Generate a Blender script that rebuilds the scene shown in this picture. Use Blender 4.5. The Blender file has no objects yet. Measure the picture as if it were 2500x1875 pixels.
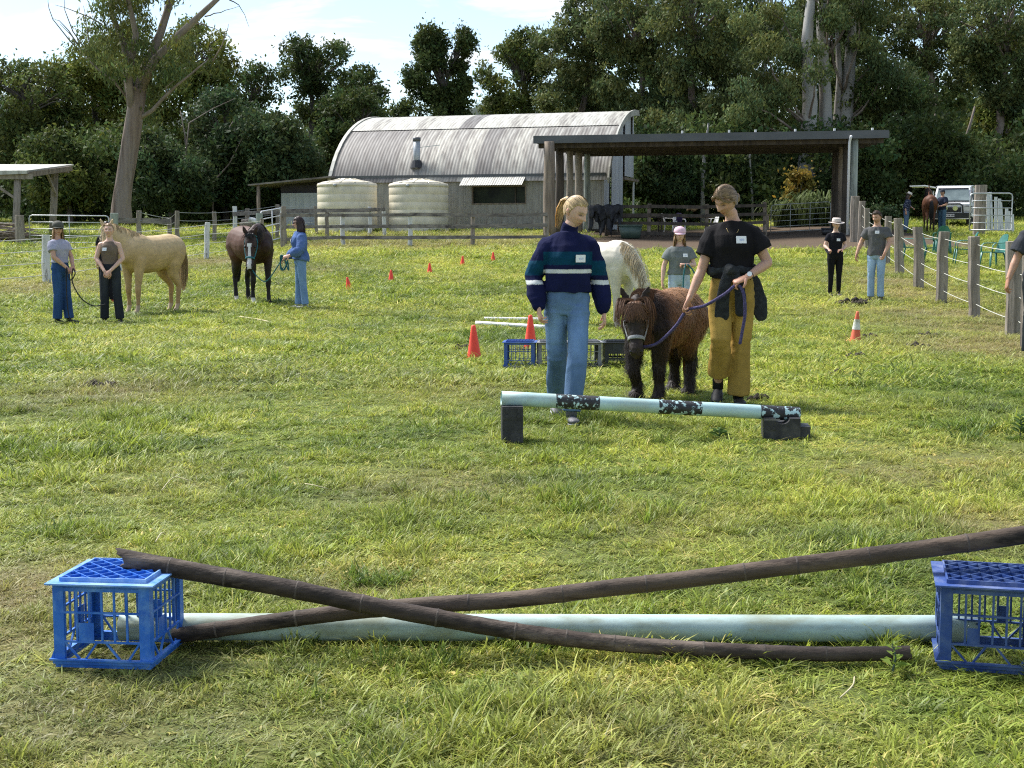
import bpy, bmesh, math, random
import numpy as np
from mathutils import Vector, Matrix, noise as mnoise

scene = bpy.context.scene
COL = scene.collection
R = math.radians

# ------------------------------------------------------------ camera
F = 3467.0            # focal length in photograph pixels (2500 wide)
CAMZ = 1.35
PITCH = math.atan((937.5 - 590.0) / F)
cam_d = bpy.data.cameras.new('camera')
cam = bpy.data.objects.new('camera', cam_d)
COL.objects.link(cam)
cam.location = (0, 0, CAMZ)
cam.rotation_euler = (math.pi / 2 - PITCH, 0, 0)
cam_d.sensor_width = 36.0
cam_d.lens = F / 2500.0 * 36.0
cam_d.clip_end = 3000
scene.camera = cam

# ------------------------------------------------------------ light
SUN_DIR = Vector((-0.54, 0.42, 0.86)).normalized()
SUN_EL = math.asin(SUN_DIR.z)
world = bpy.data.worlds.new('World')
scene.world = world
world.use_nodes = True
wn, wl = world.node_tree.nodes, world.node_tree.links
for n in list(wn):
    wn.remove(n)
w_out = wn.new('ShaderNodeOutputWorld')
w_bg = wn.new('ShaderNodeBackground')
w_bg.inputs['Strength'].default_value = 0.080
w_sky = wn.new('ShaderNodeTexSky')
w_sky.sky_type = 'NISHITA'
w_sky.sun_disc = False
w_sky.sun_elevation = SUN_EL
w_sky.sun_rotation = math.atan2(SUN_DIR.x, SUN_DIR.y)
w_sky.air_density = 1.0
w_sky.dust_density = 0.4
w_sky.ozone_density = 2.0
w_tc = wn.new('ShaderNodeTexCoord')
w_sep = wn.new('ShaderNodeSeparateXYZ')
wl.new(w_tc.outputs['Generated'], w_sep.inputs[0])
w_add = wn.new('ShaderNodeMath'); w_add.operation = 'ADD'; w_add.inputs[1].default_value = 0.10
wl.new(w_sep.outputs['Z'], w_add.inputs[0])
w_dx = wn.new('ShaderNodeMath'); w_dx.operation = 'DIVIDE'
w_dy = wn.new('ShaderNodeMath'); w_dy.operation = 'DIVIDE'
wl.new(w_sep.outputs['X'], w_dx.inputs[0]); wl.new(w_add.outputs[0], w_dx.inputs[1])
wl.new(w_sep.outputs['Y'], w_dy.inputs[0]); wl.new(w_add.outputs[0], w_dy.inputs[1])
w_cmb = wn.new('ShaderNodeCombineXYZ')
wl.new(w_dx.outputs[0], w_cmb.inputs[0]); wl.new(w_dy.outputs[0], w_cmb.inputs[1])
w_map = wn.new('ShaderNodeMapping')
w_map.inputs['Location'].default_value = (3.1, 1.7, 0)
w_map.inputs['Scale'].default_value = (1.7, 1.7, 1)
wl.new(w_cmb.outputs[0], w_map.inputs[0])
w_n1 = wn.new('ShaderNodeTexNoise')
w_n1.inputs['Scale'].default_value = 1.0
w_n1.inputs['Detail'].default_value = 9.0
w_n1.inputs['Roughness'].default_value = 0.62
w_n1.inputs['Distortion'].default_value = 0.4
wl.new(w_map.outputs[0], w_n1.inputs['Vector'])
w_ramp = wn.new('ShaderNodeValToRGB')
w_ramp.color_ramp.elements[0].position = 0.50
w_ramp.color_ramp.elements[0].color = (0.07, 0.07, 0.07, 1)
w_ramp.color_ramp.elements[1].position = 0.66
w_ramp.color_ramp.elements[1].color = (1, 1, 1, 1)
wl.new(w_n1.outputs['Fac'], w_ramp.inputs[0])
w_mix = wn.new('ShaderNodeMixRGB')
w_mix.inputs[2].default_value = (5.7, 5.65, 5.5, 1)
wl.new(w_ramp.outputs[0], w_mix.inputs[0])
wl.new(w_sky.outputs[0], w_mix.inputs[1])
wl.new(w_mix.outputs[0], w_bg.inputs[0])
wl.new(w_bg.outputs[0], w_out.inputs[0])

sun_d = bpy.data.lights.new('sun', 'SUN')
sun_d.energy = 3.0
sun_d.angle = R(20.0)
sun_d.color = (1.0, 0.965, 0.92)
sun = bpy.data.objects.new('sun', sun_d)
COL.objects.link(sun)
sun.rotation_euler = SUN_DIR.to_track_quat('Z', 'Y').to_euler()
sun.location = (-40, 40, 60)

scene.view_settings.view_transform = 'Standard'
scene.view_settings.look = 'None'
scene.view_settings.gamma = 1.0
scene.view_settings.use_curve_mapping = False
scene.view_settings.exposure = 1.40
scene.render.engine = 'CYCLES'
scene.cycles.use_denoising = False
scene.cycles.filter_width = 1.15
scene.cycles.max_bounces = 4
scene.cycles.diffuse_bounces = 3
scene.cycles.glossy_bounces = 2
scene.cycles.transmission_bounces = 3
scene.cycles.transparent_max_bounces = 4

# ------------------------------------------------------------ terrain and picking
KY = np.array([-40, 0, 20, 24, 29, 33, 37, 46, 57, 62, 66, 72, 80, 110, 200, 420, 900], float)
KZ = np.array([0, 0, 0, .02, .15, .29, .47, .80, 1.22, 1.52, 1.70, 1.95, 2.3, 3.0, 6.0, 10, 14], float)

def sstep(a, b, x):
    t = np.clip((x - a) / (b - a), 0, 1)
    return t * t * (3 - 2 * t)

def terr(x, y):
    z = np.interp(y, KY, KZ)
    z = z + 0.30 * sstep(8, 16, x) * sstep(45, 58, y)
    k = sstep(8, 14, y)
    z = z + 0.02 * np.sin(x * 1.3 + y * 0.35) * np.sin(y * 0.8 - x * 0.4) * (0.35 + 0.65 * k)
    return z

CP, SP = math.cos(PITCH), math.sin(PITCH)

def ray(px, py):
    xc = (px - 1250.0) / F
    yc = (937.5 - py) / F
    return np.array([xc, CP + yc * SP, -SP + yc * CP])

def at(px, py, Y):
    """point on the sight line of photograph pixel (px,py) at distance Y"""
    d = ray(px, py)
    t = Y / d[1]
    return Vector((d[0] * t, Y, CAMZ + d[2] * t))

def gp(px, py, y0=2.0, y1=160.0):
    """ground point seen at a pixel"""
    d = ray(px, py)
    prev = None
    for Y in np.arange(y0, y1, 0.05):
        t = Y / d[1]
        z = CAMZ + d[2] * t
        if z <= terr(d[0] * t, Y):
            return Vector((d[0] * t, Y, float(terr(d[0] * t, Y))))
    return at(px, py, y1)

def gz(x, y):
    return float(terr(x, y))

def onG(px, Y, dz=0.0):
    x = (px - 1250.0) / F * Y
    return Vector((x, Y, gz(x, Y) + dz))

def pm(Y):
    return F / Y

# ------------------------------------------------------------ object helpers
def tag(o, label=None, cat=None, group=None, kind=None):
    if label: o['label'] = label
    if cat: o['category'] = cat
    if group: o['group'] = group
    if kind: o['kind'] = kind
    return o

def link(o, parent=None):
    COL.objects.link(o)
    if parent is not None:
        o.parent = parent
    return o

def empty(name, loc=(0, 0, 0), rz=0.0, label=None, cat=None, group=None, scale=1.0):
    o = bpy.data.objects.new(name, None)
    o.empty_display_size = 0.1
    o.location = loc
    o.rotation_euler = (0, 0, rz)
    o.scale = (scale,) * 3
    link(o)
    return tag(o, label, cat, group)

def copy_tree(o, parent=None):
    c = o.copy()
    COL.objects.link(c)
    c.parent = parent
    for ch in o.children:
        copy_tree(ch, c)
    return c

class MB:
    """collects shapes; build() links them as one mesh object"""
    def __init__(self):
        self.v = []; self.f = []; self.c = []; self.use_c = False; self.n = 0
    def add(self, verts, faces, col=None):
        o = self.n
        verts = [tuple(p) for p in verts]
        self.v.extend(verts)
        self.f.extend([tuple(i + o for i in f) for f in faces])
        self.n += len(verts)
        if col is not None:
            self.use_c = True
            self.c.extend([col] * len(verts))
        else:
            self.c.extend([(1, 1, 1)] * len(verts))
        return self
    def box(self, lo, hi, M=None, col=None):
        x0, y0, z0 = lo; x1, y1, z1 = hi
        vs = [Vector(p) for p in ((x0,y0,z0),(x1,y0,z0),(x1,y1,z0),(x0,y1,z0),(x0,y0,z1),(x1,y0,z1),(x1,y1,z1),(x0,y1,z1))]
        if M is not None:
            vs = [M @ p for p in vs]
        return self.add(vs, [(0,3,2,1),(4,5,6,7),(0,1,5,4),(1,2,6,5),(2,3,7,6),(3,0,4,7)], col)
    def bar(self, a, b, w, h, up=(0, 0, 1), col=None):
        """box beam from a to b, width w (sideways) and height h (along up)"""
        a = Vector(a); b = Vector(b); d = (b - a)
        L = d.length; d.normalize()
        u = Vector(up)
        s = d.cross(u)
        if s.length < 1e-5:
            s = d.cross(Vector((0, 1, 0)))
        s.normalize(); u = s.cross(d).normalized()
        M = Matrix(((d.x, s.x, u.x, a.x), (d.y, s.y, u.y, a.y), (d.z, s.z, u.z, a.z), (0, 0, 0, 1)))
        return self.box((0, -w / 2, -h / 2), (L, w / 2, h / 2), M, col)
    def tube(self, pts, rad, n=8, ref=None, cap='flat', col=None):
        """tube through pts; rad: list of r or (a,b), a lies along ref"""
        v, f = tube_data(pts, rad, n, ref, cap)
        return self.add(v, f, col)
    def build(self, name, mat, parent=None, smooth=False, M=None):
        me = bpy.data.meshes.new(name)
        v = self.v if M is None else [tuple(M @ Vector(p)) for p in self.v]
        me.from_pydata(v, [], self.f)
        if smooth:
            me.polygons.foreach_set('use_smooth', [True] * len(me.polygons))
        if self.use_c:
            set_col(me, np.array(self.c, float))
        if mat is not None:
            me.materials.append(mat)
        me.update()
        o = bpy.data.objects.new(name, me)
        return link(o, parent)

def set_col(me, arr):
    a = me.color_attributes.new('Col', 'FLOAT_COLOR', 'POINT')
    full = np.ones((len(me.vertices), 4), np.float32)
    full[:, :3] = arr
    a.data.foreach_set('color', full.ravel())

def tube_data(pts, rad, n=8, ref=None, cap='flat'):
    P = [Vector(p) for p in pts]
    m = len(P)
    if not isinstance(rad, (list, tuple)) or (len(rad) == 2 and m != 2 and not isinstance(rad[0], (list, tuple))):
        rad = [rad] * m
    rr = [(r, r) if not isinstance(r, (list, tuple)) else r for r in rad]
    T = []
    for i in range(m):
        t = P[min(i + 1, m - 1)] - P[max(i - 1, 0)]
        if t.length < 1e-9: t = Vector((0, 0, 1))
        T.append(t.normalized())
    if ref is not None:
        u = Vector(ref)
    else:
        u = Vector((1, 0, 0)) if abs(T[0].x) < 0.8 else Vector((0, 1, 0))
    rings = []
    if cap == 'round':
        P2 = [P[0] - T[0] * (max(rr[0]) * .62), P[0] - T[0] * (max(rr[0]) * .38)] + P + [P[-1] + T[-1] * (max(rr[-1]) * .38), P[-1] + T[-1] * (max(rr[-1]) * .62)]
        r0, r1 = rr[0], rr[-1]
        rr = [(r0[0] * .45, r0[1] * .45), (r0[0] * .82, r0[1] * .82)] + rr + [(r1[0] * .82, r1[1] * .82), (r1[0] * .45, r1[1] * .45)]
        T = [T[0], T[0]] + T + [T[-1], T[-1]]
        P = P2; m = len(P)
    verts = []
    for i in range(m):
        t = T[i]
        a = (u - t * u.dot(t))
        if a.length < 1e-5:
            a = t.orthogonal()
        a.normalize()
        if ref is None:
            u = a
        b = t.cross(a)
        ra, rb = rr[i]
        for k in range(n):
            th = 2 * math.pi * k / n
            verts.append(P[i] + a * (ra * math.cos(th)) + b * (rb * math.sin(th)))
    faces = []
    for i in range(m - 1):
        for k in range(n):
            k2 = (k + 1) % n
            faces.append((i * n + k, i * n + k2, (i + 1) * n + k2, (i + 1) * n + k))
    if cap is not None:
        faces.append(tuple(range(n - 1, -1, -1)))
        faces.append(tuple((m - 1) * n + k for k in range(n)))
    return verts, faces

def lathe_data(prof, n=24):
    """prof: (r,z) list"""
    verts = []; faces = []
    for r, z in prof:
        for k in range(n):
            th = 2 * math.pi * k / n
            verts.append((r * math.cos(th), r * math.sin(th), z))
    for i in range(len(prof) - 1):
        for k in range(n):
            k2 = (k + 1) % n
            faces.append((i * n + k, i * n + k2, (i + 1) * n + k2, (i + 1) * n + k))
    faces.append(tuple(range(n - 1, -1, -1)))
    faces.append(tuple((len(prof) - 1) * n + k for k in range(n)))
    return verts, faces

def raw_mesh(name, V, Fq, mat, parent=None, cols=None, smooth=False):
    """V (n,3) array, Fq (m,k) int array with k = 3 or 4"""
    me = bpy.data.meshes.new(name)
    V = np.asarray(V, np.float32); Fq = np.asarray(Fq, np.int32)
    k = Fq.shape[1]
    me.vertices.add(len(V)); me.vertices.foreach_set('co', V.ravel())
    me.loops.add(Fq.size); me.loops.foreach_set('vertex_index', Fq.ravel())
    me.polygons.add(len(Fq))
    me.polygons.foreach_set('loop_start', np.arange(0, Fq.size, k, dtype=np.int32))
    me.polygons.foreach_set('loop_total', np.full(len(Fq), k, np.int32))
    me.polygons.foreach_set('use_smooth', np.full(len(Fq), smooth, bool))
    me.update(calc_edges=True)
    if cols is not None:
        set_col(me, cols)
    if mat is not None:
        me.materials.append(mat)
    o = bpy.data.objects.new(name, me)
    return link(o, parent)

# ------------------------------------------------------------ materials
def newmat(name):
    m = bpy.data.materials.new(name)
    m.use_nodes = True
    nt = m.node_tree
    return m, nt.nodes, nt.links, nt.nodes['Principled BSDF']

def pmat(name, c1, c2=None, scale=6.0, rough=0.7, bump=0.0, bscale=None, stretch=(1, 1, 1), metal=0.0, detail=6.0,
         lo=0.35, hi=0.65, c3=None, s3=1.5, t3=0.58, vcol=False, spec=None, coord='Object', sub=0.0, w3=0.08):
    """noise mix of c1 and c2, optional patches of c3, bump; vcol multiplies by the mesh's own colours"""
    m, N, L, B = newmat(name)
    tc = N.new('ShaderNodeTexCoord')
    mp = N.new('ShaderNodeMapping'); mp.inputs['Scale'].default_value = stretch
    L.new(tc.outputs[coord], mp.inputs[0])
    nz = N.new('ShaderNodeTexNoise')
    nz.inputs['Scale'].default_value = scale; nz.inputs['Detail'].default_value = detail; nz.inputs['Roughness'].default_value = 0.6
    L.new(mp.outputs[0], nz.inputs['Vector'])
    rp = N.new('ShaderNodeValToRGB')
    rp.color_ramp.elements[0].position = lo; rp.color_ramp.elements[1].position = hi
    c2 = c2 or c1
    rp.color_ramp.elements[0].color = (*c1, 1); rp.color_ramp.elements[1].color = (*c2, 1)
    L.new(nz.outputs['Fac'], rp.inputs[0])
    out = rp.outputs[0]
    if c3 is not None:
        n3 = N.new('ShaderNodeTexNoise'); n3.inputs['Scale'].default_value = s3; n3.inputs['Detail'].default_value = 8.0
        n3.inputs['Roughness'].default_value = 0.65
        L.new(mp.outputs[0], n3.inputs['Vector'])
        r3 = N.new('ShaderNodeValToRGB')
        r3.color_ramp.elements[0].position = t3 - w3 / 2; r3.color_ramp.elements[1].position = t3 + w3 / 2
        L.new(n3.outputs['Fac'], r3.inputs[0])
        mx = N.new('ShaderNodeMixRGB'); mx.inputs[2].default_value = (*c3, 1)
        L.new(r3.outputs[0], mx.inputs[0]); L.new(out, mx.inputs[1])
        out = mx.outputs[0]
    if vcol:
        at_ = N.new('ShaderNodeAttribute'); at_.attribute_name = 'Col'
        mu = N.new('ShaderNodeMixRGB'); mu.blend_type = 'MULTIPLY'; mu.inputs[0].default_value = 1.0
        L.new(out, mu.inputs[1]); L.new(at_.outputs['Color'], mu.inputs[2])
        out = mu.outputs[0]
    L.new(out, B.inputs['Base Color'])
    B.inputs['Roughness'].default_value = rough
    B.inputs['Metallic'].default_value = metal
    if spec is not None:
        B.inputs['Specular IOR Level'].default_value = spec
    if sub:
        B.inputs['Subsurface Weight'].default_value = sub
        B.inputs['Subsurface Radius'].default_value = (0.01, 0.004, 0.002)
        B.inputs['Subsurface Scale'].default_value = 1.0
    if bump:
        nb = N.new('ShaderNodeTexNoise')
        nb.inputs['Scale'].default_value = bscale or scale * 3; nb.inputs['Detail'].default_value = 5.0
        L.new(mp.outputs[0], nb.inputs['Vector'])
        bp = N.new('ShaderNodeBump'); bp.inputs['Strength'].default_value = min(1.0, bump); bp.inputs['Distance'].default_value = 0.02 * max(1.0, bump)
        L.new(nb.outputs['Fac'], bp.inputs['Height']); L.new(bp.outputs[0], B.inputs['Normal'])
    return m

MAT = {}
# ============================================================ ground, grass, trees
rng = np.random.default_rng(7)
random.seed(7)

def _hash(i, j, s):
    n = (i * 374761393 + j * 668265263 + s * 1442695041) & 0x7fffffff
    n = ((n ^ (n >> 13)) * 1274126177) & 0x7fffffff
    n = (n ^ (n >> 16)) & 0xffff
    return n / 65535.0

def vnoise(x, y, s=0):
    x = np.asarray(x, float); y = np.asarray(y, float)
    i = np.floor(x).astype(np.int64); j = np.floor(y).astype(np.int64)
    u = x - i; v = y - j
    u = u * u * (3 - 2 * u); v = v * v * (3 - 2 * v)
    a = _hash(i, j, s); b = _hash(i + 1, j, s); c = _hash(i, j + 1, s); d = _hash(i + 1, j + 1, s)
    return (a * (1 - u) + b * u) * (1 - v) + (c * (1 - u) + d * u) * v

def fnoise(x, y, s=0, oct=4):
    t = 0; a = 0.5; w = 0
    for k in range(oct):
        t = t + a * vnoise(np.asarray(x) * 2 ** k, np.asarray(y) * 2 ** k, s + k); w += a; a *= 0.55
    return t / w

def dirt_mask(x, y):
    """bare earth in front of the carport"""
    n = fnoise(x * 0.6, y * 0.5, 11)
    m = sstep(1.5, 4.0, x + (n - .5) * 3) * (1 - sstep(16.0, 19.0, x)) * sstep(49.5, 53.0, y + (n - .5) * 5) * (1 - sstep(70, 74, y))
    # under the left front crate
    return m

DRY = []      # (x, y, radius, strength) trampled straw patches
def dry_at(px, py, r, s=1.0):
    p = gp(px, py); DRY.append((p.x, p.y, r, s))
for a in ((60, 1440, .42, .75), (40, 1530, .40, .55), (250, 1500, .4, .4), (330, 1620, .5, .35), (860, 1430, .3, .5), (300, 960, 1.0, .55), (2420, 1290, .4, .7), (2280, 1130, .55, .45),
          (2480, 1110, .5, .4), (2170, 1150, .5, .5), (1650, 1270, .5, .25), (2290, 770, 1.6, .8), (2380, 800, 1.7, .8), (2240, 720, 1.6, .8),
          (2190, 690, 1.6, .8), (2460, 850, 1.5, .8), (2060, 770, .8, .35), (2150, 660, 2.0, .6), (120, 700, 1.8, .75), (505, 640, 2.4, .8), (330, 665, 1.8, .5), (700, 660, 2, .5),
          (430, 640, 2.4, .6), (840, 600, 2.6, .7), (1000, 600, 2.6, .7), (1150, 600, 2.6, .6), (930, 585, 3.0, .6), (1230, 582, 3, .6),
          (500, 1800, .6, .3), (1700, 1800, .5, .3), (160, 1760, .6, .4), (1050, 1190, .6, .35), (420, 1180, .6, .3), (1130, 960, 1, .3), (2380, 740, 1.2, .5)):
    dry_at(*a)

def dry_mask(x, y):
    d = np.zeros_like(np.asarray(x, float))
    for cx, cy, r, s in DRY:
        q = ((x - cx) ** 2 + ((y - cy) * 0.7) ** 2) / (r * r)
        d = np.maximum(d, s * np.exp(-q))
    n = fnoise(x * 1.7, y * 1.4, 3)
    base = 0.12 * sstep(.52, .74, fnoise(x * 0.55, y * 0.35, 21))
    return np.clip(d * (0.45 + 1.1 * n) + base, 0, 1)

def terr2(x, y):
    k = 1 - sstep(26, 40, y)
    return terr(x, y) + k * .045 * (fnoise(x * 1.9, y * 1.9, 91, 3) - .5)

# ---- ground sheet
rows = [-8.0]
while rows[-1] < 900:
    y = rows[-1]
    rows.append(y + (0.25 if y < 14 else 0.45 if y < 40 else 0.8 if y < 90 else 6 if y < 200 else 40))
rows = np.array(rows); nc = 150
tt = np.linspace(-1, 1, nc)
GX = tt[None, :] * (7 + 0.95 * np.maximum(rows, 0))[:, None]
GY = np.repeat(rows[:, None], nc, 1)
GZ = terr2(GX, GY) - .008
GV = np.stack([GX, GY, GZ], -1).reshape(-1, 3)
ii = np.arange(len(rows) - 1)[:, None] * nc + np.arange(nc - 1)[None, :]
GF = np.stack([ii, ii + 1, ii + nc + 1, ii + nc], -1).reshape(-1, 4)
gm, N, L, B = newmat('field')
ac = N.new('ShaderNodeAttribute'); ac.attribute_name = 'Col'
sp_ = N.new('ShaderNodeSeparateColor'); L.new(ac.outputs['Color'], sp_.inputs[0])
tc = N.new('ShaderNodeTexCoord')
def _nz(scale, det=6):
    n = N.new('ShaderNodeTexNoise'); n.inputs['Scale'].default_value = scale; n.inputs['Detail'].default_value = det
    L.new(tc.outputs['Object'], n.inputs['Vector']); return n
def _mix(fac, a, b):
    m = N.new('ShaderNodeMixRGB')
    if isinstance(fac, float): m.inputs[0].default_value = fac
    else: L.new(fac, m.inputs[0])
    for k, c in ((1, a), (2, b)):
        if isinstance(c, tuple): m.inputs[k].default_value = (*c, 1)
        else: L.new(c, m.inputs[k])
    return m.outputs[0]
n1 = _nz(30, 8); n2 = _nz(1.1); n3 = _nz(7, 8)
g1 = _mix(n1.outputs['Fac'], (.035, .055, .012), (.12, .15, .035))
g2 = _mix(n2.outputs['Fac'], g1, (.10, .13, .03))
dry_c = _mix(n1.outputs['Fac'], (.12, .085, .045), (.30, .24, .13))
g3 = _mix(sp_.outputs['Red'], g2, dry_c)
dirt_c = _mix(n3.outputs['Fac'], (.07, .05, .034), (.145, .108, .075))
g4 = _mix(sp_.outputs['Green'], g3, dirt_c)
L.new(g4, B.inputs['Base Color']); B.inputs['Roughness'].default_value = 0.95
B.inputs['Specular IOR Level'].default_value = 0.1
bp = N.new('ShaderNodeBump'); bp.inputs['Strength'].default_value = 0.7; bp.inputs['Distance'].default_value = 0.03
L.new(n1.outputs['Fac'], bp.inputs['Height']); L.new(bp.outputs[0], B.inputs['Normal'])
gcol = np.zeros((len(GV), 3)); gcol[:, 0] = dry_mask(GV[:, 0], GV[:, 1]); gcol[:, 1] = dirt_mask(GV[:, 0], GV[:, 1])
ground = raw_mesh('ground', GV, GF, gm, cols=gcol, smooth=True)
tag(ground, 'grassy paddock ground sloping up to the barn', 'ground', kind='structure')

# ---- leaf / grass materials
def leafmat(name, trans=0.35, rough=0.6, mul=1.0):
    m, N, L, B = newmat(name)
    a = N.new('ShaderNodeAttribute'); a.attribute_name = 'Col'
    L.new(a.outputs['Color'], B.inputs['Base Color'])
    B.inputs['Roughness'].default_value = rough
    B.inputs['Specular IOR Level'].default_value = 0.12
    t = N.new('ShaderNodeBsdfTranslucent'); L.new(a.outputs['Color'], t.inputs[0])
    mx = N.new('ShaderNodeMixShader'); mx.inputs[0].default_value = trans
    L.new(B.outputs[0], mx.inputs[1]); L.new(t.outputs[0], mx.inputs[2])
    L.new(mx.outputs[0], N['Material Output'].inputs[0])
    return m
MAT['leaf'] = leafmat('leaf')

gr, N, L, B = newmat('grass_blade')
tc = N.new('ShaderNodeNewGeometry')
ai = N.new('ShaderNodeAttribute'); ai.attribute_type = 'INSTANCER'; ai.attribute_name = 'dry'
ag = N.new('ShaderNodeAttribute'); ag.attribute_type = 'INSTANCER'; ag.attribute_name = 'tint'
av = N.new('ShaderNodeAttribute'); av.attribute_name = 'Col'
def _mix2(fac, a, b, bt='MIX'):
    m = N.new('ShaderNodeMixRGB'); m.blend_type = bt
    if isinstance(fac, float): m.inputs[0].default_value = fac
    else: L.new(fac, m.inputs[0])
    for k, c in ((1, a), (2, b)):
        if isinstance(c, tuple): m.inputs[k].default_value = (*c, 1)
        else: L.new(c, m.inputs[k])
    return m.outputs[0]
ramp = N.new('ShaderNodeValToRGB')
cr = ramp.color_ramp
cr.elements[0].position = 0.0; cr.elements[0].color = (.082, .140, .024, 1)
cr.elements[1].position = 1.0; cr.elements[1].color = (.47, .49, .085, 1)
e = cr.elements.new(.35); e.color = (.185, .255, .038, 1)
e = cr.elements.new(.7); e.color = (.32, .375, .055, 1)
L.new(ag.outputs['Fac'], ramp.inputs[0])
c = _mix2(1.0, ramp.outputs[0], av.outputs['Color'], 'MULTIPLY')
c = _mix2(ai.outputs['Fac'], c, (.36, .28, .15))
L.new(c, B.inputs['Base Color']); B.inputs['Roughness'].default_value = 0.5
B.inputs['Specular IOR Level'].default_value = 0.3
t = N.new('ShaderNodeBsdfTranslucent'); L.new(c, t.inputs[0])
mx = N.new('ShaderNodeMixShader'); mx.inputs[0].default_value = 0.4
L.new(B.outputs[0], mx.inputs[1]); L.new(t.outputs[0], mx.inputs[2])
L.new(mx.outputs[0], N['Material Output'].inputs[0])
MAT['grass'] = gr

# ---- grass tufts, instanced over a cloud of root points
tuft_col = bpy.data.collections.new('tuft_kinds')
def make_tuft(k, nb, spread, hmin, hmax, wid, lean, broad=False):
    r = np.random.default_rng(100 + k)
    V = []; Fc = []; C = []
    for b in range(nb):
        x0, y0 = r.normal(0, spread, 2)
        th = r.uniform(0, 2 * math.pi); h = r.uniform(hmin, hmax); w = wid * r.uniform(.6, 1.3)
        ln = lean * r.uniform(.3, 1.5) * h
        dx, dy = math.cos(th), math.sin(th)
        ph = th + math.pi / 2 + r.normal(0, .5)
        sx, sy = math.cos(ph) * w / 2, math.sin(ph) * w / 2
        col = np.array([1, 1, 1]) * r.uniform(.5, 1.5)
        if r.random() < .11: col = np.array([1.9, 1.45, 2.6]) * r.uniform(.7, 1.25)
        prof = [(0, 0, .7), (.35, .55, 1.0), (.75, .92, .75), (1.15, .98 if lean > .7 else 1.1, .06)]
        if broad: prof = [(0, 0, .25), (.4, .6, 1.0), (.8, .85, .9), (1.1, .8, .1)]
        o = len(V)
        for (q, z, ww) in prof:
            cx = x0 + dx * ln * q; cy = y0 + dy * ln * q
            V.append((cx - sx * ww, cy - sy * ww, h * z)); V.append((cx + sx * ww, cy + sy * ww, h * z))
            C += [col] * 2
        for s in range(3):
            Fc.append((o + 2 * s, o + 2 * s + 1, o + 2 * s + 3, o + 2 * s + 2))
    me = bpy.data.meshes.new('tuft')
    me.from_pydata(V, [], Fc); set_col(me, np.array(C)); me.materials.append(MAT['grass'])
    ob = bpy.data.objects.new('tuft_%02d' % k, me); tuft_col.objects.link(ob)
for k in range(6): make_tuft(k, 26, .030, .020, .055, .0056, 1.25)           # short matted turf
for k in range(6, 9): make_tuft(k, 24, .022, .055, .115, .0060, .65)        # longer tufts
for k in range(9, 11): make_tuft(k, 14, .030, .02, .045, .012, .8, True)   # broad-leaved weeds
make_tuft(11, 7, .05, .05, .12, .0022, 1.2)                                # thin stems
for k in range(12, 14): make_tuft(k, 30, .06, .03, .075, .0085, .9)        # coarser, for the middle distance

def scatter(y0, y1, dens, kinds, scl, margin=1.0):
    out = []
    n = int(dens * ((0.40 * (y1 ** 2 - y0 ** 2)) + 2 * margin * (y1 - y0)))
    y = np.sqrt(rng.uniform(y0 ** 2, y1 ** 2, n))
    x = rng.uniform(-1, 1, n) * (0.385 * y + margin)
    return x, y
PX, PY, PS, PI_, PD, PT = [], [], [], [], [], []
def add_points(y0, y1, dens, scl, mode):
    x, y = scatter(y0, y1, dens, None, scl)
    dm = dirt_mask(x, y)
    keep = rng.random(len(x)) > dm * 1.05
    keep &= ~((y > 70) & (x > -9) & (x < 6))
    x, y = x[keep], y[keep]
    n = len(x)
    long_ = fnoise(x * 0.8, y * 0.55, 31)
    lon = sstep(.52, .70, long_)
    dry = dry_mask(x, y)
    u = rng.random(n)
    if mode == 0:
        idx = rng.integers(0, 6, n)
        idx = np.where(u < .06 + .34 * lon, rng.integers(6, 9, n), idx)
        idx = np.where((u > .84) & (fnoise(x * 2, y * 2, 8) > .46), rng.integers(9, 11, n), idx)
        idx = np.where(rng.random(n) < .025, 11, idx)
    elif mode == 1:
        idx = np.where(u < .25, rng.integers(0, 6, n), rng.integers(12, 14, n))
        idx = np.where(rng.random(n) < .08 + .45 * lon, rng.integers(6, 9, n), idx)
    else:
        idx = rng.integers(12, 14, n)
        idx = np.where(rng.random(n) < .35 * lon, rng.integers(6, 9, n), idx)
    s = scl * rng.uniform(.7, 1.25, n) * (0.8 + .5 * long_) * (1 - .35 * dry)
    tint = 0.27 + 0.85 * (fnoise(x * .45, y * .8 / (1 + y * .03), 41) - .2) + rng.normal(0, .12, n) - .10 * lon + .75 * (fnoise(x * 2.4, y * 2.0, 55, 3) - .5)
    tint = tint + .12 * sstep(12, 40, y)
    PX.append(x); PY.append(y); PS.append(s); PI_.append(idx); PD.append(np.clip(dry * rng.uniform(.4, 1.2, n), 0, .75)); PT.append(np.clip(tint, 0, 1))
add_points(2.6, 7.5, 1000, .80, 0)
add_points(7.5, 13, 430, 1.0, 0)
add_points(13, 26, 150, 1.5, 1)
add_points(26, 46, 48, 2.0, 2)
add_points(46, 100, 15, 3.0, 2)
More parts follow.
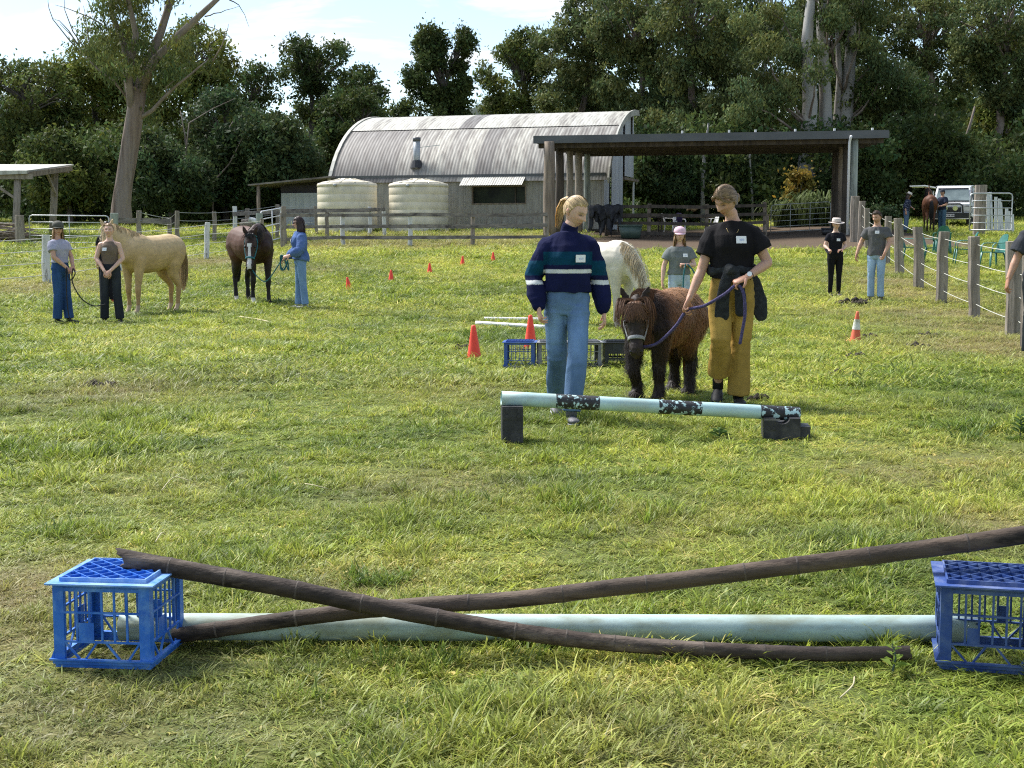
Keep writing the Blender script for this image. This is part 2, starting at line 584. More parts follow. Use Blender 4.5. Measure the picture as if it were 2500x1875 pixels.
# extra tall clumps
def clump_at(px, py, r, n, scl, tint=.25, dry=0.0, kinds=(6, 9)):
    p = gp(px, py)
    x = p.x + rng.normal(0, r, n); y = p.y + rng.normal(0, r * .8, n)
    PX.append(x); PY.append(y); PS.append(scl * (.62 if p.y < 16 else .85) * rng.uniform(.7, 1.3, n)); PI_.append(rng.integers(kinds[0], kinds[1], n))
    PD.append(np.full(n, dry)); PT.append(np.clip(rng.normal(tint, .12, n), 0, 1))
for a in ((30, 1000, .16, 26, 1.5, .2, .35), (175, 930, .22, 30, 1.3, .15, .1), (900, 1420, .07, 26, 1.5, .25, 0), (640, 1190, .2, 30, 1.3, .3, 0),
          (960, 1010, .35, 60, 1.5, .75, 0), (720, 1030, .2, 20, 1.2, .15, 0), (1440, 1240, .3, 60, 1.4, .3, 0), (1900, 1390, .2, 40, 1.4, .6, 0),
          (2120, 1540, .10, 24, 1.2, .7, 0), (2230, 1230, .3, 50, 1.5, .75, 0), (1700, 1330, .3, 50, 1.3, .7, 0), (1080, 1640, .3, 60, 1.1, .3, 0),
          (1500, 1040, .3, 36, 1.2, .6, 0), (1180, 1130, .3, 40, 1.3, .5, 0), (1730, 1090, .25, 40, 1.2, .2, 0), (2440, 1060, .25, 40, 2.0, .2, 0), (1345, 1560, .12, 30, 1.4, .45, 0),
          (2120, 1590, .15, 30, 1.2, .6, 0), (1860, 1050, .2, 30, 1.3, .4, 0), (1950, 1010, .3, 30, 1.2, .6, 0), (540, 1010, .3, 30, 1.3, .3, 0), (130, 815, .4, 40, 1.5, .5, 0)):
    clump_at(*a)
# tall seeding grass along the fences
for px in range(700, 1340, 22):
    clump_at(px, 597, .8, 10, 3.4, .6, .55)
for px in range(690, 1320, 30):
    clump_at(px, 574, 1.0, 10, 3.2, .55, .5)
for px in range(0, 260, 20):
    clump_at(px, 600 + random.randint(-10, 20), .7, 10, 4.0, .15, 0)
for px in range(2290, 2500, 22):
    clump_at(px, 560, .8, 10, 3.2, .6, .45)
X = np.concatenate(PX); Y = np.concatenate(PY); S = np.concatenate(PS)
gme = bpy.data.meshes.new('grass')
gme.vertices.add(len(X))
gme.vertices.foreach_set('co', np.stack([X, Y, terr2(X, Y) - .012], -1).astype(np.float32).ravel())
def fattr(me, name, typ, arr):
    a = me.attributes.new(name, typ, 'POINT'); a.data.foreach_set('vector' if typ == 'FLOAT_VECTOR' else 'value', np.ascontiguousarray(arr).ravel())
ZK = np.interp(Y, [3, 8, 14, 26, 50, 70], [.56, .52, .42, .38, .38, .5])
tall = np.concatenate(PI_) >= 6
tuf = fnoise(X * 3.0, Y * 2.6, 77, 3)
S3 = np.stack([S, S, S * ZK * (.50 + 1.05 * sstep(.30, .75, tuf))], -1)
fattr(gme, 'scl', 'FLOAT_VECTOR', S3.astype(np.float32))
fattr(gme, 'idx', 'INT', np.concatenate(PI_).astype(np.int32))
fattr(gme, 'dry', 'FLOAT', np.concatenate(PD).astype(np.float32))
fattr(gme, 'tint', 'FLOAT', np.concatenate(PT).astype(np.float32))
rot = np.zeros((len(X), 3), np.float32); rot[:, 2] = rng.uniform(0, 6.283, len(X)); rot[:, :2] = rng.normal(0, .12, (len(X), 2))
fattr(gme, 'rot', 'FLOAT_VECTOR', rot)
grass = bpy.data.objects.new('grass', gme); COL.objects.link(grass)
tag(grass, 'green and straw-coloured paddock grass', 'grass', kind='stuff')
ng = bpy.data.node_groups.new('grass_instances', 'GeometryNodeTree')
ng.interface.new_socket('Geometry', in_out='INPUT', socket_type='NodeSocketGeometry')
ng.interface.new_socket('Geometry', in_out='OUTPUT', socket_type='NodeSocketGeometry')
gi = ng.nodes.new('NodeGroupInput'); go = ng.nodes.new('NodeGroupOutput')
iop = ng.nodes.new('GeometryNodeInstanceOnPoints')
ci = ng.nodes.new('GeometryNodeCollectionInfo'); ci.inputs['Collection'].default_value = tuft_col
ci.inputs['Separate Children'].default_value = True; ci.inputs['Reset Children'].default_value = True
def na(name, typ):
    n = ng.nodes.new('GeometryNodeInputNamedAttribute'); n.data_type = typ; n.inputs['Name'].default_value = name
    return n.outputs['Attribute']
ng.links.new(gi.outputs[0], iop.inputs['Points']); ng.links.new(ci.outputs[0], iop.inputs['Instance'])
iop.inputs['Pick Instance'].default_value = True
ng.links.new(na('idx', 'INT'), iop.inputs['Instance Index'])
e2r = ng.nodes.new('FunctionNodeEulerToRotation'); ng.links.new(na('rot', 'FLOAT_VECTOR'), e2r.inputs[0])
ng.links.new(e2r.outputs[0], iop.inputs['Rotation'])
ng.links.new(na('scl', 'FLOAT_VECTOR'), iop.inputs['Scale'])
ng.links.new(iop.outputs[0], go.inputs[0])
gmod = grass.modifiers.new('tufts', 'NODES'); gmod.node_group = ng

# ---- hills far away
def hill(name, cx, cy, rx, ry, h, seed):
    n = 48; xs = np.linspace(-1, 1, n)
    A, Bq = np.meshgrid(xs, xs)
    rr = np.sqrt(A ** 2 + Bq ** 2)
    Z = h * np.clip(1 - rr ** 2, 0, 1) ** 1.2 * (0.75 + .5 * fnoise(A * 3 + 9, Bq * 3 + 9, seed)) + (fnoise(A * 26, Bq * 26, seed + 3) - .5) * 7 * (rr < .97)
    V = np.stack([cx + A * rx, cy + Bq * ry, Z + 4], -1).reshape(-1, 3)
    ii = np.arange(n - 1)[:, None] * n + np.arange(n - 1)[None, :]
    Fq = np.stack([ii, ii + 1, ii + n + 1, ii + n], -1).reshape(-1, 4)
    o = raw_mesh(name, V, Fq, pmat(name, (.018, .032, .022), (.035, .055, .034), scale=.08, rough=.95, bump=1.0, bscale=.15), smooth=True)
    tag(o, kind='structure')
hill('hills', -260, 620, 300, 220, 62, 2)
hill('hills', 360, 640, 330, 220, 70, 5)
hill('hills', 40, 760, 330, 160, 62, 8)

# ---- trees
MAT['bark_grey'] = pmat('bark_grey', (.14, .112, .09), (.28, .235, .195), scale=2.2, rough=.9, bump=.8, bscale=9, stretch=(1, 1, .22), c3=(.12, .085, .065), s3=1.3, t3=.56, w3=.2)
MAT['bark_gum'] = pmat('bark_gum', (.095, .066, .050), (.225, .17, .13), scale=3.0, rough=.9, bump=1.6, bscale=9, stretch=(1.3, 1.3, .13), c3=(.26, .225, .195), s3=1.1, t3=.60, w3=.18)
MAT['bark_pale'] = pmat('bark_pale', (.22, .215, .20), (.38, .37, .34), scale=1.6, rough=.85, bump=.5, bscale=6, stretch=(1, 1, .2), c3=(.22, .19, .16), s3=1.1, t3=.58, w3=.15)
MAT['bark_dark'] = pmat('bark_dark', (.07, .06, .05), (.15, .13, .11), scale=3, rough=.95, bump=.8, bscale=9, stretch=(1, 1, .3))

def leaves(cent, rad, n, size, asp, col, seed, droop=.3, var=.35, flat=.75):
    """n leaf-sized faces spread through blobs: cent (k,3), rad (k,)"""
    r = np.random.default_rng(seed)
    n = int(n * 2.2); size *= 1.0; asp *= 1.15
    cent = np.asarray(cent, float); rad = np.asarray(rad, float)
    w = rad ** 2; w = w / w.sum()
    b = r.choice(len(cent), n, p=w)
    d = r.normal(size=(n, 3)); d /= np.linalg.norm(d, axis=1)[:, None]
    rr = r.random(n) ** .42
    P = cent[b] + d * (rr * rad[b])[:, None] * np.array([1, 1, flat])
    # clumps inside the blob
    out = r.random(n) < .16
    P = P + r.normal(size=(n, 3)) * np.where(out, .28, .06)[:, None]
    ax = r.normal(size=(n, 3)); ax[:, 2] -= droop * 2; ax /= np.linalg.norm(ax, axis=1)[:, None]
    nn = r.normal(size=(n, 3)) * .8 + d * .5; nn[:, 2] += .5
    sd = np.cross(ax, nn); sd /= np.linalg.norm(sd, axis=1)[:, None] + 1e-9
    L_ = size * r.uniform(.6, 1.4, n); W_ = L_ * asp * r.uniform(.7, 1.3, n)
    a = ax * (L_ / 2)[:, None]; s = sd * (W_ / 2)[:, None]
    V = np.stack([P - a, P + s, P + a, P - s], 1).reshape(-1, 3)
    Fq = np.arange(4 * n).reshape(n, 4)
    bc = r.uniform(1 - var, 1 + var, len(cent))[b]
    c = np.array(col)[None, :] * (bc * r.uniform(.7, 1.35, n))[:, None]
    hue = r.normal(0, .10, n) + (r.uniform(-.12, .12, len(cent)))[b]
    c = c * np.stack([1 + hue, np.ones(n), 1 - hue], -1)
    return V, Fq, np.clip(np.repeat(c, 4, 0), 0, 1)

def limb(mb, p0, p1, r0, r1, seed, bend=.12, n=6, k=5):
    r = random.Random(seed)
    p0 = Vector(p0); p1 = Vector(p1); d = p1 - p0; Ld = d.length
    off = Vector((r.uniform(-1, 1), r.uniform(-1, 1), r.uniform(-.2, 1))) * Ld * bend
    pts = []; rad = []
    for i in range(k + 1):
        t = i / k
        p = p0 + d * t + off * math.sin(math.pi * t) + Vector((r.uniform(-1, 1), r.uniform(-1, 1), r.uniform(-1, 1))) * Ld * .018 * (0 < i < k)
        pts.append(p); rad.append(r0 + (r1 - r0) * t)
    mb.tube(pts, rad, n)
    return pts

TREES = 'trees of the wood behind the barn'
def tree(label, px, Y, env, trunk_r=.2, lean=0, nl=3500, size=.3, asp=.4, col=(.055, .08, .025), seed=1, bark='bark_dark', blob=1.0, nb=None,
         name='tree', group=TREES, fork=.45, droop=.3, open_=0.0, dz=0.0, showlimbs=True):
    """env: crown ellipses (cx, cy, rx, ry) in photograph pixels, taken to metres at the tree's own distance"""
    r = random.Random(seed)
    base = onG(px, Y, -.1)
    s = pm(Y)
    root = empty(name, base, 0, label, 'tree', group)
    cents = []; rads = []
    tot = sum(e[2] * e[3] for e in env)
    for (cx, cy, rx, ry) in env:
        c = at(cx, cy, Y) - base
        RX, RZ = rx / s, ry / s
        RY = min(RX, 4.0)
        m = nb if nb else max(8, int(52 * (rx * ry) / 9000.0 / blob ** 2))
        for i in range(m):
            while True:
                q = Vector((r.uniform(-1, 1), r.uniform(-1, 1), r.uniform(-1, 1)))
                if q.length < 1 and q.length > .25: break
            q = q * (q.length ** -.35)
            rb = blob * r.uniform(.32, .95)
            k = max(.1, 1 - .5 * rb / max(RX, .1)), max(.1, 1 - .5 * rb / max(RZ, .1))
            cents.append(Vector((c.x + q.x * RX * k[0], c.y + q.y * RY * k[0], c.z + q.z * RZ * k[1]))); rads.append(rb)
    V, Fq, C = leaves([tuple(c) for c in cents], rads, nl, size, asp, col, seed, droop)
    raw_mesh('crown', V, Fq, MAT['leaf'], root, cols=C)
    mb = MB()
    top = max(cents, key=lambda c: c.z)
    low = min(c.z for c in cents)
    H = top.z
    fz = max(H * fork, .8)
    fx = sum(c.x for c in cents) / len(cents)
    f = Vector((fx * .6 + lean, 0, fz))
    pts = limb(mb, (0, 0, -.3), f, trunk_r, trunk_r * .75, seed, .04, 10, 7)
    pts2 = limb(mb, f, (f.x * .3 + top.x * .7, top.y * .5, H * .9), trunk_r * .75, trunk_r * .15, seed + 1, .06, 8, 6)
    if showlimbs:
        for c in sorted(cents, key=lambda c: -c.length)[:34:1]:
            if c.z < fz * .7: continue
            j = min(range(len(pts2)), key=lambda k: (pts2[k] - (c - Vector((0, 0, c.z * .12)))).length)
            st = pts2[max(0, j - 1)]
            limb(mb, st, c, trunk_r * .28, .025, seed + int(c.x * 97), .10, 5, 5)
    mb.build('trunk', MAT[bark], root, smooth=True)
    return root

OL = (.145, .172, .036); DK = (.068, .094, .028); MID = (.104, .132, .036); EU = (.110, .136, .048); BL = (.064, .097, .038)
# left block of the wood
tree('broad olive-green tree at the far left behind the open shed', 60, 84, [(70, 255, 130, 120), (60, 400, 150, 130)], .25, nl=9000, col=MID, seed=11, size=.26, blob=1.1)
tree('tall rounded olive tree behind the big gum trunk', 250, 88, [(290, 165, 185, 105), (200, 270, 190, 140)], .3, nl=13000, col=OL, seed=12, size=.26, blob=1.2)
tree('olive tree right of the big gum with a domed top', 470, 86, [(490, 135, 105, 92), (470, 270, 120, 130)], .25, nl=8000, col=OL, seed=13, size=.25)
tree('dark leafy tree under the gum\'s right-hand branch', 560, 80, [(560, 330, 110, 120), (520, 440, 130, 100)], .2, nl=8500, col=BL, seed=14, size=.24)
tree('thin open-crowned tree letting sky through right of the gum', 640, 92, [(620, 210, 80, 60), (600, 290, 70, 60)], .18, nl=2600, col=DK, seed=15, size=.24, blob=.75)
tree('umbrella-shaped open tree standing clear against the sky', 762, 95, [(762, 130, 100, 48), (735, 190, 60, 45), (800, 200, 60, 40), (765, 260, 70, 60)], .26, nl=5200, col=DK, seed=16, size=.25, blob=.85, fork=.6)
tree('low dark tree left of the barn', 700, 78, [(690, 400, 110, 110), (660, 330, 90, 70)], .2, nl=8500, col=BL, seed=17, size=.24)
tree('rounded tree bulging up just left of the barn roof', 850, 84, [(870, 300, 100, 100), (840, 400, 110, 90)], .22, nl=9500, col=DK, seed=18, size=.24)
tree('small dark treetop between the umbrella tree and the tall vine-hung tree', 900, 93, [(895, 215, 70, 55), (900, 290, 80, 60)], .2, nl=4500, col=DK, seed=19, size=.24)
tree('tall vine-hung tree with two peaks behind the barn', 1065, 88, [(1050, 110, 42, 62), (1130, 100, 32, 45), (1070, 190, 88, 70), (1060, 280, 100, 70)], .3, nl=12000, col=DK, seed=20, size=.23, blob=.8)
# right block
tree('light-edged tree rising right of the tall vine-hung tree', 1260, 100, [(1250, 190, 90, 95), (1300, 130, 80, 65), (1250, 280, 95, 60)], .25, nl=7500, col=MID, seed=21, size=.26, blob=.9)
tree('gum tree with open outer twigs against the sky, left edge of the right-hand wood', 1400, 92, [(1400, 120, 110, 90), (1460, 40, 90, 70), (1420, 230, 120, 70)], .3, nl=9500, col=EU, seed=22, size=.26, blob=.9, bark='bark_grey')
tree('tall gum behind the arched barn end', 1560, 88, [(1540, 60, 110, 110), (1560, 190, 110, 100), (1600, 290, 120, 70)], .3, nl=11000, col=EU, seed=23, size=.24, droop=.6, bark='bark_grey')
tree('tall drooping gum over the middle of the carport roof', 1700, 84, [(1690, 60, 120, 120), (1720, 190, 110, 110), (1650, 310, 110, 60)], .32, nl=12000, col=EU, seed=24, size=.23, droop=.7, bark='bark_grey')
tree('gum crown over the right end of the carport', 1850, 96, [(1840, 40, 130, 110), (1820, 170, 110, 110), (1860, 300, 120, 90)], .3, nl=11000, col=MID, seed=25, size=.24, droop=.6, bark='bark_pale')
tree('dense tree right of the pale gum trunks', 2180, 84, [(2160, 250, 130, 80), (2200, 350, 140, 90), (2120, 400, 120, 60)], .25, nl=12000, col=DK, seed=26, size=.24)
tree('tall open gum near the right edge with sky between its branches', 2260, 98, [(2250, 60, 130, 90), (2330, 160, 110, 80)], .34, nl=6500, col=EU, seed=27, size=.26, blob=.9, bark='bark_grey', fork=.55)
tree('spreading gum at the top right corner', 2440, 90, [(2430, 60, 120, 90), (2470, 200, 90, 90), (2400, 140, 80, 60)], .34, nl=7500, col=EU, seed=28, size=.26, blob=.9, bark='bark_grey', fork=.5)
tree('yellow-green tree at the right edge behind the white vehicle', 2440, 92, [(2440, 330, 100, 90), (2460, 430, 100, 60)], .2, nl=7500, col=OL, seed=29, size=.25)
tree('dark tree behind the white vehicle', 2310, 80, [(2300, 400, 110, 90), (2330, 470, 100, 50)], .22, nl=9000, col=DK, seed=30, size=.23)
tree('dark tree behind the middle of the carport', 1620, 79, [(1600, 420, 110, 80), (1640, 480, 100, 50)], .2, nl=8500, col=BL, seed=31, size=.23, bark='bark_grey')
tree('dark tree framed by the right half of the carport', 1800, 80, [(1790, 420, 120, 80), (1830, 500, 110, 40)], .2, nl=8500, col=BL, seed=32, size=.23, bark='bark_grey')
tree('dark low tree right of the carport posts', 2110, 78, [(2110, 470, 90, 60), (2160, 500, 80, 45)], .16, nl=6500, col=DK, seed=33, size=.22)
tree('bushy dark tree behind the left wire fence', 430, 76, [(420, 440, 110, 80), (360, 390, 80, 80)], .18, nl=8000, col=BL, seed=34, size=.23)
tree('bushy olive tree between the shed and the gum trunk', 180, 77, [(170, 450, 100, 70), (130, 380, 80, 70)], .18, nl=7500, col=MID, seed=35, size=.23)
tree('tall crown at the top middle right behind the pale trunks', 2040, 102, [(2030, 80, 130, 110), (2060, 200, 100, 80)], .3, nl=9000, col=MID, seed=36, size=.26, bark='bark_grey')

# pale gum trunks rising over the carport
def gum_trunks(label, parts, Y, seed, env, nl):
    base = onG(parts[0][0][0][0], Y, -.1)
    root = empty('gum_tree', base, 0, label, 'tree', 'pale gum trunks over the carport')
    mb = MB()
    for (pts, rad) in parts:
        P = [at(a, b, Y) - base for a, b in pts]
        P[0].z = -.3
        mb.tube(P, [q / pm(Y) for q in rad], 10)
    mb.build('trunk', MAT['bark_pale'], root, smooth=True)
    cents = []; rads = []
    r = random.Random(seed)
    lm = MB()
    for (cx, cy, rx, ry, m) in env:
        for i in range(m):
            c = at(cx + r.uniform(-rx, rx), cy + r.uniform(-ry, ry), Y) - base
            c.y += r.uniform(-3, 2.5)
            cents.append(tuple(c)); rads.append(r.uniform(.5, 1.1))
            if i % 3 == 0:
                src = at(parts[0][0][0][0] + r.uniform(-5, 5), min(cy + ry + 60, 420), Y) - base
                limb(lm, src, c, .09, .02, seed + i * 7 + int(cx), .15, 5, 6)
    V, Fq, C = leaves(cents, rads, nl, .23, .32, EU, seed, .7)
    raw_mesh('crown', V, Fq, MAT['leaf'], root, cols=C)
    lm.build('branch', MAT['bark_grey'], root, smooth=True)
gum_trunks('pale smooth gum trunk, left one of the group above the carport', [([(1975, 560), (1968, 420), (1978, 250), (1970, 100), (1985, -60)], [24, 22, 18, 14, 9])], 80, 51, [(1900, 120, 90, 130, 18), (1830, 230, 80, 60, 9)], 6500)
gum_trunks('pale smooth gum trunk, thickest of the group above the carport', [([(2020, 560), (2018, 400), (2015, 230), (2005, 60), (2010, -80)], [21, 19, 15, 12, 8])], 82, 52, [(2030, 0, 90, 70, 16)], 5000)
gum_trunks('pale twin gum trunk, right one of the group above the carport', [([(2058, 560), (2062, 330), (2072, 200), (2080, 60), (2095, -80)], [20, 18, 15, 11, 7]), ([(2040, 560), (2040, 330), (2050, 180), (2040, 20)], [10, 9, 7, 4])], 83, 53, [(2120, 60, 80, 110, 16), (2170, 200, 70, 50, 7)], 6000)

# the big gum on the left
gY = 64.0
gb = onG(296, gY, -.1)
gum = empty('gum_tree', gb, 0, 'big leaning gum tree with ribbed grey-brown trunk behind the metal gate', 'tree')
mb = MB()
def gpt(a, b, dy=0.0):
    q = at(a, b, gY) - gb; q.y = dy; return q
g_s = pm(gY)
_pp = [gpt(294, 545), gpt(296, 500), gpt(304, 440), gpt(318, 350), gpt(330, 270), gpt(340, 215)]; _rr = [q / g_s for q in (27, 23, 21, 20, 20.5, 17)]; _n = 36
_P = []; _R = []
for _i in range(46):
    _u = _i / 45 * 5; _k = min(int(_u), 4); _f = _u - _k; _P.append(_pp[_k].lerp(_pp[_k + 1], _f)); _R.append(_rr[_k] + (_rr[_k + 1] - _rr[_k]) * _f)
_v, _fc = tube_data(_P, _R, _n, None, 'flat')
for _i in range(46):
    for _k in range(_n):
        _q = Vector(_v[_i * _n + _k]) - _P[_i]; _a = 2 * math.pi * _k / _n
        _d = 1 + .055 * mnoise.noise(Vector((math.cos(_a) * 2.2, math.sin(_a) * 2.2, _i * .09))) * 2 + .03 * mnoise.noise(Vector((math.cos(_a) * 6, math.sin(_a) * 6, _i * .16))) * 2 + .02 * mnoise.noise(Vector((_k * 3.1, _i * .7, 2)))
        _v[_i * _n + _k] = _P[_i] + _q * _d
mb.add(_v, _fc)
limbs_px = [([(335, 240), (350, 170), (385, 80), (400, 20), (420, -60)], [15, 12, 10, 9, 7], .3),
            ([(338, 235), (380, 150), (450, 85), (510, 35), (570, -15)], [11, 10, 8.5, 7, 5], -.4),
            ([(325, 260), (310, 190), (300, 110), (270, 40), (250, -50)], [15, 11, 8, 6, 5], .2),
            ([(328, 300), (320, 200), (345, 90), (330, 0), (330, -60)], [11, 9, 7, 5, 4], -.6),
            ([(336, 292), (375, 270), (405, 240), (440, 210), (470, 190), (520, 150)], [6, 5, 4, 3.2, 2.5, 1], -.3),
            ([(312, 240), (275, 195), (240, 170), (200, 130)], [3, 2.5, 2, 1], 0),
            ([(405, 242), (412, 215), (440, 200)], [2.5, 1.5, .8], -.3)]
mb.build('trunk', MAT['bark_gum'], gum, smooth=True)
for pts, rad, dy in limbs_px:
    m2 = MB(); k = len(pts) - 1
    m2.tube([gpt(a, b, dy * i / k * 3) for i, (a, b) in enumerate(pts)], [q / g_s for q in rad], 9)
    m2.build('branch', MAT['bark_grey'], gum, smooth=True)
r_ = random.Random(4)
for (a, b, c, d) in ((200, 130, 130, -10), (215, 140, 170, 0), (240, 170, 150, 60), (230, 160, 215, 20), (250, 60, 150, 20), (520, 150, 560, 60), (560, 0, 600, 60), (480, 60, 560, 90), (190, 110, 120, 40), (500, 40, 590, 20)):
    tw = MB(); limb(tw, gpt(a, b), gpt(c, d, r_.uniform(-1, 1)), .035, .008, int(a * 3 + d), .15, 4, 6)
    tw.build('twig', MAT['bark_grey'], gum, smooth=True)
cents, rads = [], []
for (cx, cy, rx, ry, m) in ((300, 40, 60, 60, 16), (300, 130, 70, 50, 12), (330, 190, 45, 45, 8), (400, 100, 60, 60, 12), (350, -10, 90, 40, 10), (450, 150, 60, 50, 6), (260, 90, 40, 60, 6), (340, 260, 25, 30, 3)):
    for i in range(m):
        c = gpt(cx + r_.uniform(-rx, rx), cy + r_.uniform(-ry, ry), r_.uniform(-2.2, 2.2))
        cents.append(tuple(c)); rads.append(r_.uniform(.35, .8))
V, Fq, C = leaves(cents, rads, 5200, .22, .26, (.11, .135, .042), 61, .9)
raw_mesh('crown', V, Fq, MAT['leaf'], gum, cols=C)

# ---- undergrowth that reads as one mass at the foot of the wood
cents, rads = [], []
for i in range(520):
    px = r_.uniform(-120, 2620); Yd = r_.uniform(76, 92)
    if 780 < px < 1480 and Yd < 82: continue
    g = onG(px, Yd)
    cents.append((g.x, g.y, g.z + r_.uniform(.2, 5.5))); rads.append(r_.uniform(.8, 1.6))
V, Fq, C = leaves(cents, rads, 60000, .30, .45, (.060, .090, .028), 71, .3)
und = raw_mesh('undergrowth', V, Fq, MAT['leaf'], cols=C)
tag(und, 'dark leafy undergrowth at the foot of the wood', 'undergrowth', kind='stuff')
cents, rads = [], []
for i in range(420):
    px = r_.uniform(-300, 2800); Yd = r_.uniform(100, 128)
    g = onG(px, Yd)
    top = 6.5 if px < 1350 else 9.5
    cents.append((g.x, g.y, g.z + r_.uniform(.5, top))); rads.append(r_.uniform(1.4, 2.6))
for i in range(230):
    px = r_.uniform(1430, 2700); Yd = r_.uniform(98, 122); g = onG(px, Yd)
    cents.append((g.x, g.y, g.z + r_.uniform(6, 24) * min(1, .45 + (px - 1430) / 500))); rads.append(r_.uniform(.8, 1.9))
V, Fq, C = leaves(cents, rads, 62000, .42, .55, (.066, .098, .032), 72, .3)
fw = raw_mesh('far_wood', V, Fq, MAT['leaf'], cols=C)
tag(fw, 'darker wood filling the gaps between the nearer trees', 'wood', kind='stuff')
# thin dead trunks and bare branches showing in the dark wood
for i, (pl, w, Yd, lab) in enumerate((
        ([(455, 360), (462, 300), (520, 265), (575, 240)], 2.0, 78, 'bare forked branch left of the barn reaching right'),
        ([(520, 445), (560, 400), (590, 340), (640, 320)], 2.2, 77, 'slanting dead branch low in the wood left of the barn'),
        ([(455, 400), (452, 330), (440, 270)], 2.4, 79, 'upright dead stem in the wood left of the barn'),
        ([(1715, 560), (1716, 450), (1720, 370), (1730, 300)], 7.0, 77.5, 'pale mottled trunk seen through the middle of the carport'),
        ([(1838, 560), (1836, 470), (1830, 380), (1850, 330)], 4.0, 77.5, 'thin trunk seen through the carport left of the yellow shrub'),
        ([(2235, 420), (2238, 300), (2232, 240)], 7.0, 88, 'grey trunk in the wood right of the pale gum group'),
        ([(2275, 400), (2280, 320), (2286, 250)], 6.0, 88, 'straight grey trunk left of the white vehicle, among dark leaves'),
        ([(2350, 470), (2345, 380), (2370, 300), (2380, 260)], 6.0, 88, 'leaning grey trunk above the white vehicle'))):
    bs = onG(pl[0][0], Yd)
    st = empty('dead_tree' if i < 3 else 'slender_tree', bs, 0, lab, 'tree', 'slim stems in the wood')
    mm = MB(); P = [at(a, b, Yd) - bs for a, b in pl]; P.insert(0, Vector((P[0].x * .5, 0, -.2)))
    mm.tube(P, [w / pm(Yd) * (1.15 - .8 * k / (len(P) - 1)) for k in range(len(P))], 7)
    mm.build('trunk', MAT['bark_pale' if i in (3, 4) else 'bark_grey'], st, smooth=True)

# yellow shrub and strap-leaved clumps beside the carport
def shrub(label, px, Y, env, col, n, seed, size=.2):
    base = onG(px, Y, -.05); root = empty('shrub', base, 0, label, 'shrub')
    r = random.Random(seed); cents = []; rads = []
    m = MB()
    for (cx, cy, rx, ry, k) in env:
        for i in range(k):
            c = at(cx + r.uniform(-rx, rx), cy + r.uniform(-ry, ry), Y) - base; c.y += r.uniform(-.5, .5)
            cents.append(tuple(c)); rads.append(r.uniform(.18, .4))
            limb(m, (r.uniform(-.1, .1), r.uniform(-.1, .1), 0), c, .03, .008, seed + i, .1, 5, 5)
    V, Fq, C = leaves(cents, rads, n, size, .45, col, seed, .1)
    raw_mesh('foliage', V, Fq, MAT['leaf'], root, cols=C)
    m.build('stem', MAT['bark_dark'], root, smooth=True)
shrub('yellow-leaved shrub framed by the right part of the carport', 1950, 72, [(1945, 450, 32, 28, 14), (1955, 490, 20, 20, 6)], (.22, .17, .035), 1500, 81)
shrub('low dark shrub right of the carport\'s downpipe', 2125, 66, [(2140, 525, 30, 18, 10)], (.05, .075, .03), 1500, 82, .15)
def strap(label, px, Y, n, h, seed, col):
    base = onG(px, Y); r = random.Random(seed)
    root = empty('strap_leaf_plant', base, 0, label, 'plant', 'strap-leaved plants beyond the carport rails')
    V = []; Fc = []; C = []
    for i in range(n):
        th = r.uniform(0, 6.283); hh = h * r.uniform(.6, 1.15); ln = h * r.uniform(.25, 1.0); w = .035
        x0, y0 = r.uniform(-.35, .35), r.uniform(-.3, .3); o = len(V); k = r.uniform(.6, 1.4)
        for q, z, ww in ((0, 0, .8), (.25, .6, 1), (.6, .95, .9), (.9, .85, .6), (1.1, .55, .1)):
            cx, cy = x0 + math.cos(th) * ln * q, y0 + math.sin(th) * ln * q
            V += [(cx - math.sin(th) * w * ww, cy + math.cos(th) * w * ww, hh * z), (cx + math.sin(th) * w * ww, cy - math.cos(th) * w * ww, hh * z)]
            C += [tuple(k * q_ for q_ in col)] * 2
        for s_ in range(4): Fc.append((o + 2 * s_, o + 2 * s_ + 1, o + 2 * s_ + 3, o + 2 * s_ + 2))
    raw_mesh('foliage', V, Fc, MAT['leaf'], root, cols=np.array(C))
for i, (px, Y, h) in enumerate(((1905, 69.5, 1.25), (1935, 70, 1.1), (1962, 69, 1.5), (1990, 69.5, 1.6), (2012, 69, 1.3))):
    strap(('left-hand strap-leaved clump beyond the yard gate', 'second strap-leaved clump from the left beyond the yard gate', 'middle strap-leaved clump beyond the yard gate',
           'tall strap-leaved clump left of the dark carport posts', 'strap-leaved clump touching the dark carport posts')[i], px, Y, 110, h, 90 + i, (.10, .13, .045))
# ============================================================ buildings, yards and fences
MAT['zinc'] = pmat('zinc', (.23, .218, .19), (.35, .335, .295), scale=1.6, rough=.6, bump=0, stretch=(2.5, 2.5, .35), c3=(.22, .18, .15), s3=2.2, t3=.60, w3=.2, metal=.15)
MAT['zinc_blue'] = pmat('zinc_blue', (.26, .29, .31), (.38, .41, .43), scale=1.6, rough=.5, stretch=(2, 2, .3), metal=.25)
def roofmat(name, c1, c2, c3, t3):
    m = pmat(name, c1, c2, scale=1.1, rough=.6, stretch=(3.2, .5, .5), c3=c3, s3=1.6, t3=t3, w3=.22, detail=9, metal=.1)
    return m
MAT['roof_a'] = roofmat('roof_a', (.32, .31, .265), (.46, .45, .385), (.15, .135, .115), .54)
MAT['roof_b'] = roofmat('roof_b', (.25, .242, .215), (.38, .37, .325), (.12, .108, .093), .51)
MAT['roof_dark'] = roofmat('roof_dark', (.125, .118, .108), (.245, .237, .22), (.085, .076, .068), .50)
MAT['roof_top'] = roofmat('roof_top', (.38, .375, .325), (.50, .495, .435), (.19, .17, .14), .60)
MAT['slot'] = pmat('slot', (.02, .018, .028), (.03, .027, .035), rough=.8)
